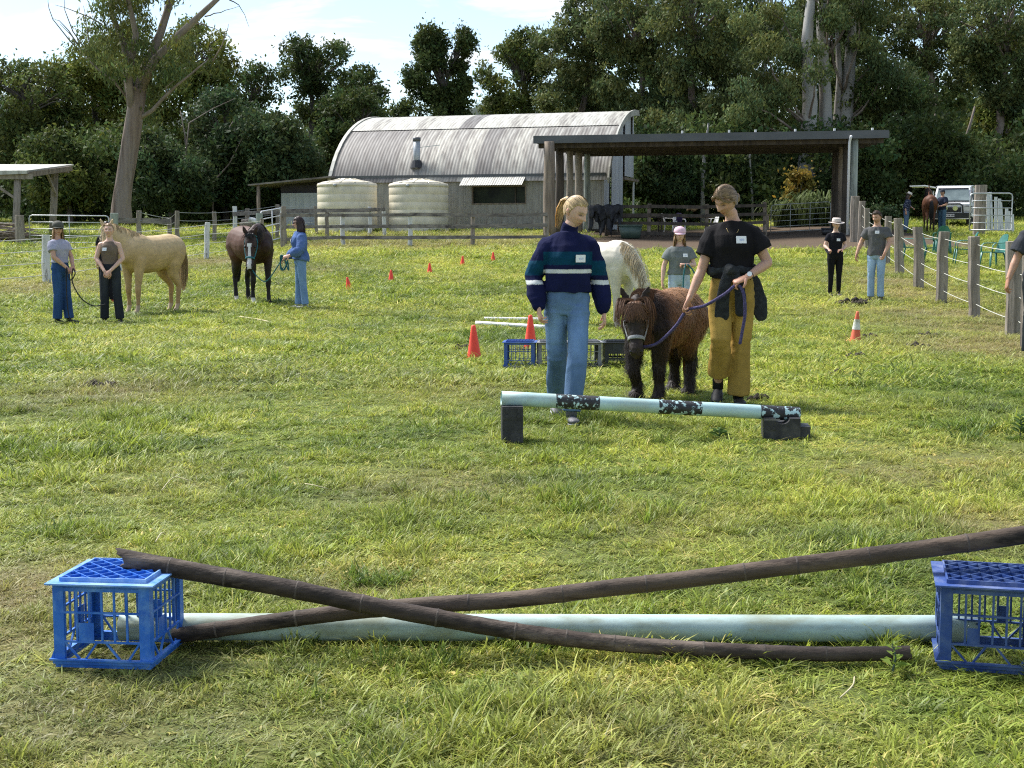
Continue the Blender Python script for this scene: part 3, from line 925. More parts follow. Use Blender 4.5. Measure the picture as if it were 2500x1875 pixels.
MAT['endwall'] = pmat('endwall', (.42, .44, .46), (.56, .58, .60), scale=1.2, rough=.5, stretch=(3, 3, .25), c3=(.25, .22, .20), s3=1.4, t3=.64, w3=.12, metal=.1)
MAT['tank'] = pmat('tank', (.62, .56, .42), (.72, .66, .51), scale=1.5, rough=.5, stretch=(1, 1, .6), c3=(.42, .39, .32), s3=1.2, t3=.62, w3=.3)
MAT['timber'] = pmat('timber', (.15, .125, .098), (.35, .305, .25), scale=5, rough=.92, bump=.9, bscale=16, stretch=(1.6, 1.6, .22), c3=(.08, .07, .06), s3=5, t3=.62, w3=.1)
MAT['timber_h'] = pmat('timber_h', (.12, .105, .095), (.26, .235, .21), scale=4, rough=.92, bump=.7, bscale=12, stretch=(.3, 1.5, 1.5), c3=(.06, .05, .05), s3=3, t3=.6, w3=.15)
MAT['timber_dark'] = pmat('timber_dark', (.035, .028, .022), (.09, .072, .055), scale=4, rough=.9, bump=.6, bscale=12, stretch=(1.5, 1.5, .2))
MAT['timber_brown'] = pmat('timber_brown', (.13, .10, .075), (.26, .21, .16), scale=4, rough=.9, bump=.7, bscale=12, stretch=(1.5, 1.5, .2))
MAT['post_green'] = pmat('post_green', (.20, .23, .20), (.36, .40, .36), scale=3, rough=.85, bump=.5, bscale=10, stretch=(1.5, 1.5, .2), c3=(.12, .13, .11), s3=2, t3=.6, w3=.2)
MAT['white_old'] = pmat('white_old', (.48, .49, .47), (.66, .67, .65), scale=4, rough=.8, bump=.5, bscale=14, stretch=(1.5, 1.5, .3), c3=(.22, .21, .20), s3=5, t3=.60, w3=.08)
MAT['white'] = pmat('white', (.70, .70, .70), (.78, .78, .77), scale=3, rough=.45)
MAT['wire'] = pmat('wire', (.48, .48, .40), (.62, .62, .54), scale=8, rough=.6)
MAT['wire_dark'] = pmat('wire_dark', (.22, .23, .22), (.40, .42, .40), scale=8, rough=.5, metal=.3)
MAT['galv'] = pmat('galv', (.36, .38, .38), (.52, .54, .54), scale=7, rough=.45, metal=.5)
MAT['fascia'] = pmat('fascia', (.055, .062, .068), (.085, .092, .098), scale=2, rough=.45, stretch=(.4, 1, 1))
MAT['black_p'] = pmat('black_p', (.012, .012, .013), (.03, .03, .032), scale=4, rough=.5)
MAT['glass_dark'] = pmat('glass_dark', (.008, .011, .008), (.03, .04, .022), scale=1.4, rough=.35, spec=.15)

# ---------------------------------------------------------------- arched barn
BA = R(16.5)
b_ex = Vector((math.cos(BA), -math.sin(BA), 0)); b_ey = Vector((math.sin(BA), math.cos(BA), 0))
bY0 = 72.9
B0 = Vector(((822 - 1250) / F * bY0, bY0, 0)); B0.z = gz(B0.x, B0.y) - .02
BL_, BW, BE, BR = 14.0, 7.0, 2.70, 3.42
barn = empty('barn', B0, -BA, 'weathered corrugated iron barn with an arched roof behind two water tanks', 'barn')
def wallx(px):
    k = (px - 1250.0) / F
    return (k * B0.y - B0.x) / (b_ex.x - k * b_ex.y)
def wallz(px, py):
    t = wallx(px); p = B0 + b_ex * t
    return at(px, py, p.y).z - B0.z
def zoom3(x, y):
    return 680 + x * .4611, 250 + y * .4611
def corr_sheet(name, w, h, pitch=.13, amp=.010, lo=0.0):
    n = max(4, int(w / pitch * 4)); V = []; Fc = []
    for i in range(n + 1):
        x = w * i / n; y = amp * math.sin(2 * math.pi * x / pitch)
        V += [(x, y, lo), (x, y, h)]
    for i in range(n): Fc.append((2 * i, 2 * i + 2, 2 * i + 3, 2 * i + 1))
    me = bpy.data.meshes.new(name); me.from_pydata(V, [], Fc); me.materials.append(None)
    me.polygons.foreach_set('use_smooth', [True] * len(Fc))
    return me
def put(me, name, parent, loc, mat, rot=(0, 0, 0)):
    o = bpy.data.objects.new(name, me); o.location = loc; o.rotation_euler = rot
    o.material_slots[0].link = 'OBJECT' if False else 'OBJECT'
    o.material_slots[0].material = mat
    return link(o, parent)
sw = BL_ / 18
wx0, wx1 = wallx(zoom3(1030, 0)[0]), wallx(zoom3(1305, 0)[0])
wz1, wz0 = wallz(*zoom3(1160, 447)), wallz(*zoom3(1160, 533))
me_full = corr_sheet('wall_sheet', sw - .006, BE)
for i in range(18):
    x0 = i * sw
    if x0 + sw > wx0 and x0 < wx1:
        pass
    else:
        put(me_full, 'wall_sheet', barn, (x0, 0, 0), MAT['zinc'])
iw0 = int(wx0 / sw); iw1 = int(wx1 / sw) + 1
me_lo = corr_sheet('wall_sheet', sw - .006, wz0 - .02); me_hi = corr_sheet('wall_sheet', sw - .006, BE, lo=wz1 + .02)
for i in range(iw0, iw1):
    put(me_lo, 'wall_sheet', barn, (i * sw, 0, 0), MAT['zinc']); put(me_hi, 'wall_sheet', barn, (i * sw, 0, 0), MAT['zinc'])
for a, b_ in ((iw0 * sw, wx0 - .04), (wx1 + .04, iw1 * sw)):
    if b_ - a > .1:
        put(corr_sheet('wall_sheet', b_ - a, wz1 + .02, lo=wz0 - .02), 'wall_sheet', barn, (a, 0, 0), MAT['zinc'])
win = MB().box((wx0, .12, wz0), (wx1, .14, wz1)).build('window', MAT['glass_dark'], barn)
fr = MB().box((wx0 - .05, -.03, wz0 - .06), (wx1 + .05, .12, wz0)).box((wx0 - .05, -.03, wz1), (wx1 + .05, .12, wz1 + .05)).box((wx0 - .05, -.03, wz0), (wx0, .12, wz1)).box((wx1, -.03, wz0), (wx1 + .05, .12, wz1))
fr.build('frame', MAT['timber_brown'], win)
MB().box(((wx0 + wx1) / 2 + .8, .06, wz0), ((wx0 + wx1) / 2 + .86, .11, wz1)).build('mullion', MAT['timber_dark'], win)
MB().box((0, .05, -.1), (BL_, .08, .10)).build('plinth', MAT['timber_dark'], barn)
# awning sheet over the window
ax0, ax1 = wallx(zoom3(985, 0)[0]), wallx(zoom3(1310, 0)[0])
awn = corr_sheet('awning', ax1 - ax0, .95, pitch=.12)
put(awn, 'awning', barn, (ax0, -.78, wz1 + .06), MAT['roof_top'], (R(-58), 0, 0))
# roof sheets: two rows of curved corrugated iron
def prof(t):
    th = R(22) + (R(90) - R(22)) * t
    y = BW * (math.cos(R(22)) - math.cos(th)) / math.cos(R(22))
    z = BE + BR * (math.sin(th) - math.sin(R(22))) / (1 - math.sin(R(22)))
    return y, z
def roof_sheet(w, t0, t1, lift, pitch=.17, amp=.0055):
    n = int(w / pitch * 4); V = []; Fc = []; m = 9
    for j in range(m + 1):
        t = t0 + (t1 - t0) * j / m
        y, z = prof(t); y2, z2 = prof(t + .01)
        nrm = Vector((0, -(z2 - z), (y2 - y))).normalized()
        for i in range(n + 1):
            x = w * i / n
            h = lift + amp * math.sin(2 * math.pi * x / pitch)
            V.append((x, y + nrm.y * h, z + nrm.z * h))
    for j in range(m):
        for i in range(n):
            a = j * (n + 1) + i; Fc.append((a, a + 1, a + n + 2, a + n + 1))
    me = bpy.data.meshes.new('roof_sheet'); me.from_pydata(V, [], Fc); me.materials.append(None)
    me.polygons.foreach_set('use_smooth', [True] * len(Fc))
    return me
RL = BL_ + .35; nsh = 17; rw = RL / nsh
low_me = roof_sheet(rw - .004, -.06, .50, .03); up_me = roof_sheet(rw - .004, .48, 1.0, .065)
rr_ = random.Random(3)
low_kinds = ['roof_dark', 'roof_dark', 'roof_dark', 'roof_dark'] + [rr_.choice(['roof_a', 'roof_b', 'roof_a', 'roof_b']) for _ in range(13)]
low_kinds[9] = 'roof_dark'
for i in range(nsh):
    put(low_me, 'roof_sheet', barn, (i * rw - .15, 0, 0), MAT[low_kinds[i]])
    put(up_me, 'roof_sheet', barn, (i * rw - .15, 0, 0), MAT[['roof_top', 'roof_a', 'roof_top'][i % 3] if i not in (7,) else 'roof_dark'])
def arc_trim(x0, x1, name, mat, dep=.16):
    m = MB(); pts = [prof(-.06 + 1.06 * k / 12) for k in range(13)]
    V = []; Fc = []
    for (y, z) in pts:
        V += [(x0, y - .02, z + .12), (x1, y - .02, z + .12), (x1, y + dep * .4, z - dep), (x0, y + dep * .4, z - dep)]
    for k in range(12):
        a = 4 * k
        for q in range(4): Fc.append((a + q, a + (q + 1) % 4, a + 4 + (q + 1) % 4, a + 4 + q))
    Fc += [(0, 1, 2, 3), (48, 51, 50, 49)]
    m.add(V, Fc).build(name, mat, barn, smooth=False)
arc_trim(-.34, -.16, 'barge_board', MAT['roof_top']); arc_trim(RL - .15, RL - .07, 'barge_board', MAT['roof_top'])
MB().box((-.2, -.10, BE - .12), (BL_ + .1, -.02, BE + .0)).build('gutter', MAT['fascia'], barn)
# far side and left end, plain iron
MB().box((0, BW - .05, 2.8), (BL_ - .05, BW, BE + BR)).build('rear_wall', MAT['zinc'], barn)
lm = MB(); pts = [prof(k / 12) for k in range(13)]
lm.add([(.02, 0, 0)] + [(.02, y, z) for y, z in pts] + [(.02, BW - .06, 0)], [tuple(range(15))]); lm.build('end_wall', MAT['zinc'], barn)
# right end: tall sheets with dark open slots between
def endpanel(y0, y1, zb, mat, x, name, zt=None):
    V = []; K = 5
    ys = [y0 + (y1 - y0) * k / K for k in range(K + 1)]
    tz = []
    for yy in ys:
        t = 0
        while t < 1 and prof(t)[0] < yy: t += .005
        tz.append(prof(min(t, 1))[1] - .02 if zt is None else zt)
    V = [(x, yy, zb) for yy in ys] + [(x, yy, z) for yy, z in zip(ys, tz)]
    V += [(x - .03, yy, zb) for yy in ys] + [(x - .03, yy, z) for yy, z in zip(ys, tz)]
    Fc = []
    n = K + 1
    for k in range(K):
        Fc += [(k, k + 1, n + k + 1, n + k), (2 * n + k + 1, 2 * n + k, 3 * n + k, 3 * n + k + 1)]
    Fc += [(0, n, 3 * n, 2 * n), (K, 2 * n + K, 3 * n + K, n + K)]
    MB().add(V, Fc).build(name, mat, barn)
for (y0, y1, zb) in ((.02, 1.1, 0), (1.75, 2.6, 0), (2.62, 3.45, 0), (3.47, 4.3, 0), (4.85, 5.5, 2.75), (5.52, 6.15, 2.75)):
    endpanel(y0, y1, zb, MAT['endwall'], BL_, 'end_sheet')
endpanel(6.75, 6.98, 2.75, MAT['endwall'], BL_, 'end_sheet')
endpanel(6.17, 6.73, 2.75, MAT['endwall'], BL_, 'end_sheet', 4.4)
endpanel(1.0, 1.85, 0, MAT['slot'], BL_ - .12, 'slot'); endpanel(4.2, 4.95, 0, MAT['slot'], BL_ - .12, 'slot'); endpanel(6.1, 6.8, 2.8, MAT['slot'], BL_ - .12, 'slot')
MB().box((BL_ - .2, 4.4, 2.55), (BL_ + .1, 7.9, 2.68)).build('landing', MAT['timber_brown'], barn)
MB().tube([(BL_, 7.0, -.2), (BL_, 7.0, 2.56)], .06, 8).build('landing_post', MAT['galv'], barn)
# flue
fx = wallx(zoom3(742, 0)[0])
fz0 = 1.25; ty, tz_ = prof(.09); fx -= .42
flu = MB().tube([(fx + .25, ty, tz_ - .3), (fx + .25, ty, tz_ + 1.2)], .17, 14).build('flue_pipe', MAT['zinc_blue'], barn, smooth=True)
MB().tube([(fx + .25, ty, tz_ + 1.18), (fx + .25, ty, tz_ + 1.36)], .20, 14).build('cowl', MAT['fascia'], flu, smooth=True)
MB().tube([(fx + .25, ty, tz_ - .15), (fx + .25, ty, tz_ + .22)], [.34, .22], 12).build('flashing', MAT['black_p'], flu)
MB().bar((fx + .25, ty, tz_ + .85), (fx + 1.3, ty + .55, tz_ + 1.0), .03, .03).build('stay', MAT['galv'], flu)
MB().bar((fx + .25, ty, tz_ + .85), (fx - .2, ty + .3, tz_ + .8), .03, .03).build('stay', MAT['galv'], flu)
# lean-to on the left end
MB().add([(-4.6, -.6, 2.25), (.05, -.6, 2.62), (.05, 3.6, 2.62), (-4.6, 3.6, 2.25), (-4.6, -.6, 2.33), (.05, -.6, 2.70), (.05, 3.6, 2.70), (-4.6, 3.6, 2.33)],
         [(0, 3, 2, 1), (4, 5, 6, 7), (0, 1, 5, 4), (1, 2, 6, 5), (2, 3, 7, 6), (3, 0, 4, 7)]).build('lean_to_roof', MAT['timber_h'], barn)
MB().tube([(-4.1, -.4, -.3), (-4.1, -.4, 2.28)], .10, 8).build('lean_to_post', MAT['timber_brown'], barn, smooth=True)
ls = corr_sheet('lean_to_sheet', .8, 2.0)
for k in range(4):
    put(ls, 'lean_to_sheet', barn, (-3.3 + k * .81, .6, -.1), MAT['zinc_blue'])
MB().box((-3.4, .75, -.1), (0, .8, 2.3)).build('lean_to_lining', MAT['slot'], barn)

# ---------------------------------------------------------------- water tanks
def tank(px, label):
    Y = 68.3; g = onG(px, Y); root = empty('water_tank', g, 0, label, 'water tank', 'cream water tanks beside the barn')
    r0 = 1.42; prof_ = [(r0 - .03, -.1)]
    z = 0.0
    for k in range(6):
        prof_ += [(r0, z + .02), (r0, z + .30), (r0 - .012, z + .325), (r0 - .012, z + .345)]; z += .355
    prof_ += [(r0 + .01, z + .0), (r0 + .01, z + .10), (r0 - .03, z + .16)]
    MB().add(*lathe_data(prof_, 48)).build('tank_wall', MAT['tank'], root, smooth=True)
    zt = z + .15
    MB().add(*lathe_data([(r0 - .02, zt), (r0 - .25, zt + .08), (r0 - .7, zt + .16), (.42, zt + .21), (.42, zt + .25), (.05, zt + .26)], 48)).build('tank_roof', MAT['tank'], root, smooth=True)
    for a in (-2.2, -1.7, -1.2, -.7):
        MB().bar((math.cos(a) * (r0 - .05), math.sin(a) * (r0 - .05), zt + .02), (math.cos(a) * .45, math.sin(a) * .45, zt + .22), .09, .06).build('roof_rib', MAT['tank'], root)
    MB().tube([(-.42, -r0 + .03, zt - .12), (-.42, -r0 - .10, zt - .12)], .075, 12).build('overflow', MAT['galv'], root, smooth=True)
tank(851, 'cream ribbed water tank nearest the lean-to, left of the pair')
tank(1024, 'cream ribbed water tank in front of the barn wall, right of the pair')

# ---------------------------------------------------------------- carport
carport = empty('carport', onG(1345, 62.3), 0, 'open carport with dark flat roof, charcoal fascia and thick timber posts', 'carport')
c0 = carport.location
def cl(p): return Vector(p) - Vector(c0)
zt_, zb_ = 5.93, 5.62
FLc, FRc, RRc, RLc = Vector((.93, 62.5, 0)), Vector((15.65, 59.7, 0)), Vector((15.6, 66.6, 0)), Vector((3.2, 69.2, 0))
def quad_slab(a, b, c, d, z0, z1, dz=(0, 0, 0, 0)):
    lo = [cl(Vector((q.x, q.y, z0 + e_))) for q, e_ in zip((a, b, c, d), dz)]; hi = [cl(Vector((q.x, q.y, z1 + e_))) for q, e_ in zip((a, b, c, d), dz)]
    return MB().add(lo + hi, [(0, 3, 2, 1), (4, 5, 6, 7), (0, 1, 5, 4), (1, 2, 6, 5), (2, 3, 7, 6), (3, 0, 4, 7)])
quad_slab(FLc, FRc, RRc, RLc, zt_ - .13, zt_ - .06, (0, .04, .0, 0)).build('roof', MAT['fascia'], carport)
fd = (FRc - FLc).normalized()
MB().bar(cl(FLc + Vector((0, 0, zt_ - .17))), cl(FRc + Vector((0, 0, zt_ - .13))), .06, .33).build('fascia', MAT['fascia'], carport)
MB().bar(cl(FRc + Vector((0, .02, zt_ - .15))), cl(RRc + Vector((0, 0, zt_ - .17))), .05, .28).build('fascia', MAT['fascia'], carport)
MB().bar(cl(FLc + Vector((.04, .05, zt_ - .17))), cl(RLc + Vector((0, 0, zt_ - .17))), .05, .28).build('fascia', MAT['fascia'], carport)
for k in range(7):
    t = .06 + k * .15
    a = FLc.lerp(RLc, t); b_ = FRc.lerp(RRc, t)
    MB().bar(cl(Vector((a.x + .1, a.y, zb_ - .08))), cl(Vector((b_.x - .1, b_.y, zb_ - .04))), .12, .26).build('rafter', MAT['timber_dark'], carport)
for k in range(9):
    t = .05 + k * .112
    a = FLc.lerp(FRc, t); b_ = RLc.lerp(RRc, t)
    MB().bar(cl(Vector((a.x, a.y + .1, zb_ + .13))), cl(Vector((b_.x, b_.y, zb_ + .13))), .08, .10).build('purlin', MAT['timber_dark'], carport)
lposts = [(1.62, 62.35), (2.12, 63.6), (2.62, 64.9), (3.08, 66.2), (3.55, 67.6)]
for k, (x, y) in enumerate(lposts):
    z0 = gz(x, y)
    rad = (.27, .2, .17, .19, .17)[k]
    pts = [cl((x + math.sin(q * 2 + k) * .012, y, z0 - .2 + (zb_ - z0 + .25) * q / 5)) for q in range(6)]
    MB().tube(pts, [rad * (1 - .03 * q) for q in range(6)], 12).build('post', MAT[('timber_brown', 'timber_dark', 'timber', 'timber', 'post_green')[k]], carport, smooth=True)
for k, (px, Yp, rd, mm) in enumerate(((2077, 60.2, .15, 'post_green'), (2056, 61.4, .13, 'timber_dark'), (2046, 62.8, .13, 'timber_brown'), (2037, 64.2, .13, 'timber_dark'), (2030, 65.6, .13, 'timber_dark'))):
    g = onG(px, Yp)
    pts = [cl((g.x, g.y, g.z - .2 + (zb_ - g.z + .25) * q / 4)) for q in range(5)]
    MB().tube(pts, rd, 12).build('post', MAT[mm], carport, smooth=True)
g = onG(2064, 60.0)
MB().tube([cl((g.x, g.y, g.z)), cl((g.x, g.y, 5.45)), cl((g.x + .02, g.y - .05, 5.6)), cl((g.x + .02, g.y - .2, 5.72))], .055, 10).build('downpipe', MAT['white'], carport, smooth=True)
for px in (1670, 1783, 1846, 1940, 2032, 2120):
    t = (px - 1302) / 854
    a = FLc.lerp(FRc, t)
    MB().box((-.04, -.03, 0), (.04, .03, .14), Matrix.Translation(cl((a.x, a.y + .15, zt_ + .0)))).build('roof_bracket', MAT['white'], carport)

# ---------------------------------------------------------------- fence builders
def post_mesh(h, w, d, seed, round_=False, taper=.95):
    r = random.Random(seed); m = MB(); n = 8
    P = []; ra = []
    for q in range(5):
        P.append((r.uniform(-.018, .018), r.uniform(-.018, .018), -.25 + (h + .25) * q / 4)); k = (1 - (1 - taper) * q / 4) * r.uniform(.92, 1.06)
        ra.append((w / 2 * k * 1.08, d / 2 * k * 1.08))
    P.append((P[-1][0], P[-1][1], h + r.uniform(.004, .010))); ra.append((w / 2 * .90, d / 2 * .90))
    m.tube(P, ra, n, ref=(1, .0, 0) if round_ else (math.cos(.39), math.sin(.39), 0))
    return m
def fence(name, label, bases, hs, ws, wire_h, mats, wmat='wire', sag=.03, wr=.008, ext=None, cat='fence'):
    """bases: world points of the posts; wires run post to post at the heights wire_h (fractions)"""
    o = empty(name, bases[0], 0, label, cat)
    b0 = Vector(bases[0])
    tops = []
    for i, b in enumerate(bases):
        h = hs[i] if isinstance(hs, (list, tuple)) else hs
        w = ws[i] if isinstance(ws, (list, tuple)) else ws
        mt = mats[i] if isinstance(mats, (list, tuple)) else mats
        p = post_mesh(h, w, w * .9, i * 7 + int(bases[0].x * 10)).build('post', MAT[mt], o, smooth=False)
        p.location = Vector(b) - b0; p.rotation_euler = (random.uniform(-.05, .05), random.uniform(-.05, .05), random.uniform(-.5, .5))
        tops.append((Vector(b) - b0, h, w))
    for f_ in wire_h:
        seq = [(p + Vector((0, -w * .52, f_ * h))) for p, h, w in tops]
        if ext:
            if ext[0] is not None: seq.insert(0, Vector(ext[0]) - b0 + Vector((0, 0, f_ * tops[0][1])))
            if ext[1] is not None: seq.append(Vector(ext[1]) - b0 + Vector((0, 0, f_ * tops[-1][1])))
        pts = []
        for a, b in zip(seq[:-1], seq[1:]):
            for k in range(5):
                t = k / 5; p = a.lerp(b, t); p.z -= sag * 4 * t * (1 - t); pts.append(p)
        pts.append(seq[-1])
        MB().tube(pts, wr, 5).build('wire', MAT[wmat], o, smooth=True)
    return o
def rail_fence(name, label, bases, h, w, rails, mat_p, mat_r, rail_w=.05, rail_h=.13, over=.15):
    o = empty(name, bases[0], 0, label, 'fence'); b0 = Vector(bases[0])
    for i, b in enumerate(bases):
        mt = mat_p[i] if isinstance(mat_p, (list, tuple)) else mat_p
        hh = h[i] if isinstance(h, (list, tuple)) else h
        p = post_mesh(hh, w, w, i * 5 + int(b0.x)).build('post', MAT[mt], o); p.location = Vector(b) - b0
        p.rotation_euler = (0, random.uniform(-.03, .03), random.uniform(-.3, .3))
    for f_ in rails:
        for a, b in zip(bases[:-1], bases[1:]):
            a2 = Vector(a) - b0 + Vector((-over * .1, -w * .5 - rail_w * .6, f_ + random.uniform(-.02, .02))); b2 = Vector(b) - b0 + Vector((over * .1, -w * .5 - rail_w * .6 + .01, f_ + random.uniform(-.02, .02)))
            mid = a2.lerp(b2, .5); mid.z += random.uniform(-.02, .01)
            MB().bar(a2, b2 - (b2 - a2) * .002, rail_w, rail_h * random.uniform(.9, 1.1)).build('rail', MAT[mat_r], o)
    return o
def gate(label, p0, p1, h, bars, mat, r=.022, z0=.12, curved=True, ups=(.5,), group=None):
    o = empty('farm_gate', p0, 0, label, 'gate', group); d = Vector(p1) - Vector(p0)
    c = .12 if curved else .02
    L_ = d.length; u = d / L_
    fr = [Vector((0, 0, z0))] + [Vector((0, 0, h - c)), u * (c * .3) + Vector((0, 0, h - c * .3)), u * c + Vector((0, 0, h)), d - u * c + Vector((0, 0, h)), d - u * c * .3 + Vector((0, 0, h - c * .3)), d + Vector((0, 0, h - c)), d + Vector((0, 0, z0)), Vector((0, 0, z0))]
    MB().tube(fr, r, 8).build('gate_frame', MAT[mat], o, smooth=True)
    for q in range(1, bars):
        z = z0 + (h - z0) * q / bars
        MB().tube([Vector((0, 0, z)), d + Vector((0, 0, z))], r * .8, 6).build('gate_bar', MAT[mat], o, smooth=True)
    for t in ups:
        MB().tube([d * t + Vector((0, .02, z0)), d * t + Vector((0, .02, h))], r * .8, 6).build('gate_upright', MAT[mat], o, smooth=True)
    return o

# right-hand post and wire fence
rb = [gp(2520, 852), gp(2477, 823), gp(2377, 776), gp(2298, 739), gp(2243, 706), gp(2195, 670), gp(2164, 646), gp(2142, 622), gp(2118, 606), gp(2101, 595)]
fence('wire_fence', 'weathered timber post fence with white cord wires along the right of the field', rb, [1.4, 1.36, 1.40, 1.40, 1.40, 1.46, 1.42, 1.42, 1.42, 1.60],
      [.27, .26, .21, .22, .24, .24, .22, .22, .22, .24], (.90, .66, .42, .17), 'timber', sag=.02, wr=.0055)
# end post group of that fence
pb = gp(2085, 590); p = post_mesh(1.75, .34, .3, 3).build('gate_post', MAT['timber'], None); p.location = pb
tag(p, 'stout grey timber post where the right fence meets the carport', 'post')
# left fence with white cord wires
lb = [gp(113, 692), gp(290, 663), gp(505, 633), gp(640, 612)]
fence('wire_fence', 'white post fence with four pale cords behind the palomino horse', lb, [1.16, 1.1, 1.17, 1.15], [.19, .14, .16, .14], (.93, .68, .43, .17), ['white_old', 'white_old', 'white_old', 'timber'],
      sag=.02, wr=.010, ext=(gp(-160, 712), None))
# darker wire fence behind it
fence('wire_fence', 'grey post and wire fence running along the foot of the wood', [onG(345, 57), onG(420, 57.5), onG(438, 56.5), onG(528, 58), onG(610, 59.5), onG(680, 61), onG(775, 64)],
      [1.35, 1.05, 1.35, 1.3, 1.35, 1.45, 1.3], [.2, .17, .19, .17, .17, .16, .15], (.96, .72, .45, .2), 'timber', 'wire_dark', sag=.02, wr=.010)
rl = MB().bar(onG(290, 56.8, 1.0), onG(420, 57.2, .92), .06, .2).build('loose_rail', MAT['timber_h'])
tag(rl, 'horizontal grey plank rail right of the green gate post', 'rail')
# metal gate on the left with its two posts
gate('long galvanised tube gate below the big gum tree', onG(79, 56.2), onG(272, 56.2), 1.18, 4, 'galv', .024, ups=(.5,))
for px, w, h, mt, lab in ((56, .34, 1.18, 'timber', 'thick split timber post at the left end of the tube gate'), (285, .30, 1.28, 'post_green', 'lichen-green timber post at the right end of the tube gate')):
    p = post_mesh(h, w, w * .9, px).build('gate_post', MAT[mt]); p.location = onG(px, 56.4); tag(p, lab, 'post')
fence('wire_fence', 'plain wire strands left of the thick gate post', [onG(-60, 58), onG(50, 56.8)], 1.1, .2, (.8, .5), 'timber', 'wire_dark')
# yard rails in front of the barn
rail_fence('rail_fence', 'grey three-rail timber fence along the barn front', [gp(690, 608), gp(838, 603), gp(1002, 603), gp(1155, 602), gp(1335, 600)], [1.32, 1.2, 1.2, 1.22, 1.2], .18, (.36, .80, 1.22),
           ['timber', 'white_old', 'white_old', 'timber', 'timber'], 'timber_h', .05, .13)
rail_fence('rail_fence', 'old log rail on white-topped posts behind the bay horse', [onG(578, 58.0), onG(692, 60.5), onG(801, 62), onG(905, 62.5), onG(940, 63.5)], [1.5, 1.35, 1.2, 1.3, 1.25], .17, (1.17,),
           ['white_old', 'white_old', 'timber', 'white_old', 'white_old'], 'timber_h', .14, .17)
gate('white tube gate standing open behind the bay horse', onG(641, 56), onG(689, 59.5), 1.35, 4, 'white', .025, curved=True, ups=(.55,))
p = post_mesh(1.30, .26, .26, 9).build('gate_post', MAT['post_green']); p.location = onG(637, 55); tag(p, 'round greenish post beside the white tube gate', 'post')
p = post_mesh(1.55, .2, .2, 19).build('gate_post', MAT['timber']); p.location = onG(697, 57); tag(p, 'dark timber corner post behind the woman in blue', 'post')
# log pieces stacked behind the bay horse
for k, (a, b_) in enumerate((((590, 542), (628, 540)), ((586, 549), (622, 548)), ((608, 535), (632, 544)))):
    Yl = 59 - k * .3
    m_ = MB().tube([at(a[0], a[1], Yl), at((a[0] + b_[0]) / 2, (a[1] + b_[1]) / 2 - 1, Yl), at(b_[0], b_[1], Yl)], [.10, .11, .09], 8).build('log', MAT['white_old' if k == 2 else 'timber'], None, smooth=True)
    tag(m_, ('pale upper log lying on the yard rail behind the bay horse', 'grey lower log behind the bay horse', 'short whitish log end behind the bay horse')[k], 'log')

# dark rails under the carport
rail_fence('rail_fence', 'dark stained rail fence under the carport', [onG(1480, 64), onG(1581, 63.5), onG(1721, 63), onG(1864, 62.5)], [1.35, 1.42, 1.42, 1.45], .17, (.10, .55, .92, 1.3),
           ['timber_dark', 'timber_brown', 'timber_brown', 'timber_brown'], 'timber_dark', .06, .14)
gate('dark tube gate between the carport rails and its right posts', onG(1878, 62.6), onG(2022, 62.2), 1.30, 5, 'wire_dark', .018, ups=(.33, .66))
# metal gate near the white vehicle
gate('galvanised tube gate standing beside the white vehicle', onG(2360, 57), onG(2462, 57), 1.75, 5, 'galv', .028, z0=.30, ups=(.5,))
p = post_mesh(2.05, .48, .45, 29).build('gate_post', MAT['timber']); p.location = onG(2384, 57.4); tag(p, 'massive grey timber post behind the right-hand tube gate', 'post')
for k in range(9):
    px = 2398 + k * 8.5; h = 1.72 - max(0, k - 2) * .15 + random.uniform(-.06, .06)
    g = onG(px, 60.5)
    m_ = MB().box((-.060, -.02, -.1), (.060, .02, h)).build('paling', MAT['white_old']); m_.location = g; m_.rotation_euler = (R(-8), random.uniform(-.03, .03), random.uniform(-.2, .2))
    tag(m_, ('tallest white paling, next to the massive post', 'white paling, second from the massive post', 'white paling, third from the massive post', 'white paling, fourth from the massive post', 'middle white paling of the stepped stack', 'white paling, fourth from the short end of the stack', 'white paling, third from the short end of the stack', 'white paling, second from the short end of the stack', 'shortest white paling at the right end of the stack')[k], 'paling', 'white palings beside the vehicle')

# ---------------------------------------------------------------- open shed at the left edge
shY = 61.0
sh = empty('shed', onG(80, shY), 0, 'low open-sided timber shed with a tin roof at the left edge', 'shed'); s0 = Vector(sh.location)
def sl(a, b, Y): return at(a, b, Y) - s0
MB().add([sl(-90, 430, 59), sl(66, 424, 59), sl(180, 405, 64.5), sl(-60, 405, 64.5), sl(-90, 417, 59), sl(66, 416, 59), sl(180, 401, 64.5), sl(-60, 401, 64.5)],
         [(0, 3, 2, 1), (4, 5, 6, 7), (0, 1, 5, 4), (1, 2, 6, 5), (2, 3, 7, 6), (3, 0, 4, 7)]).build('roof', MAT['roof_top'], sh)
MB().bar(sl(-90, 431, 59.2), sl(80, 431, 59.2), .1, .22).build('beam', MAT['timber'], sh)
MB().bar(sl(70, 426, 59.2), sl(175, 411, 64), .08, .22).build('beam', MAT['timber_brown'], sh)
MB().bar(sl(-60, 419, 63.5), sl(168, 418, 63.5), .1, .16).build('beam', MAT['timber_brown'], sh)
for (px, pt, Y_, w) in ((42, 432, 59.4, .15), (133, 420, 63.4, .16)):
    g = onG(px, Y_) - s0; t_ = sl(px + 1, pt, Y_)
    MB().tube([g - Vector((0, 0, .2)), g.lerp(t_, .5) + Vector((.02, 0, 0)), t_], w, 8).build('post', MAT['timber'], sh, smooth=True)
MB().bar(sl(-10, 452, 59.4), sl(42, 487, 59.4), .1, .1).build('brace', MAT['timber'], sh)
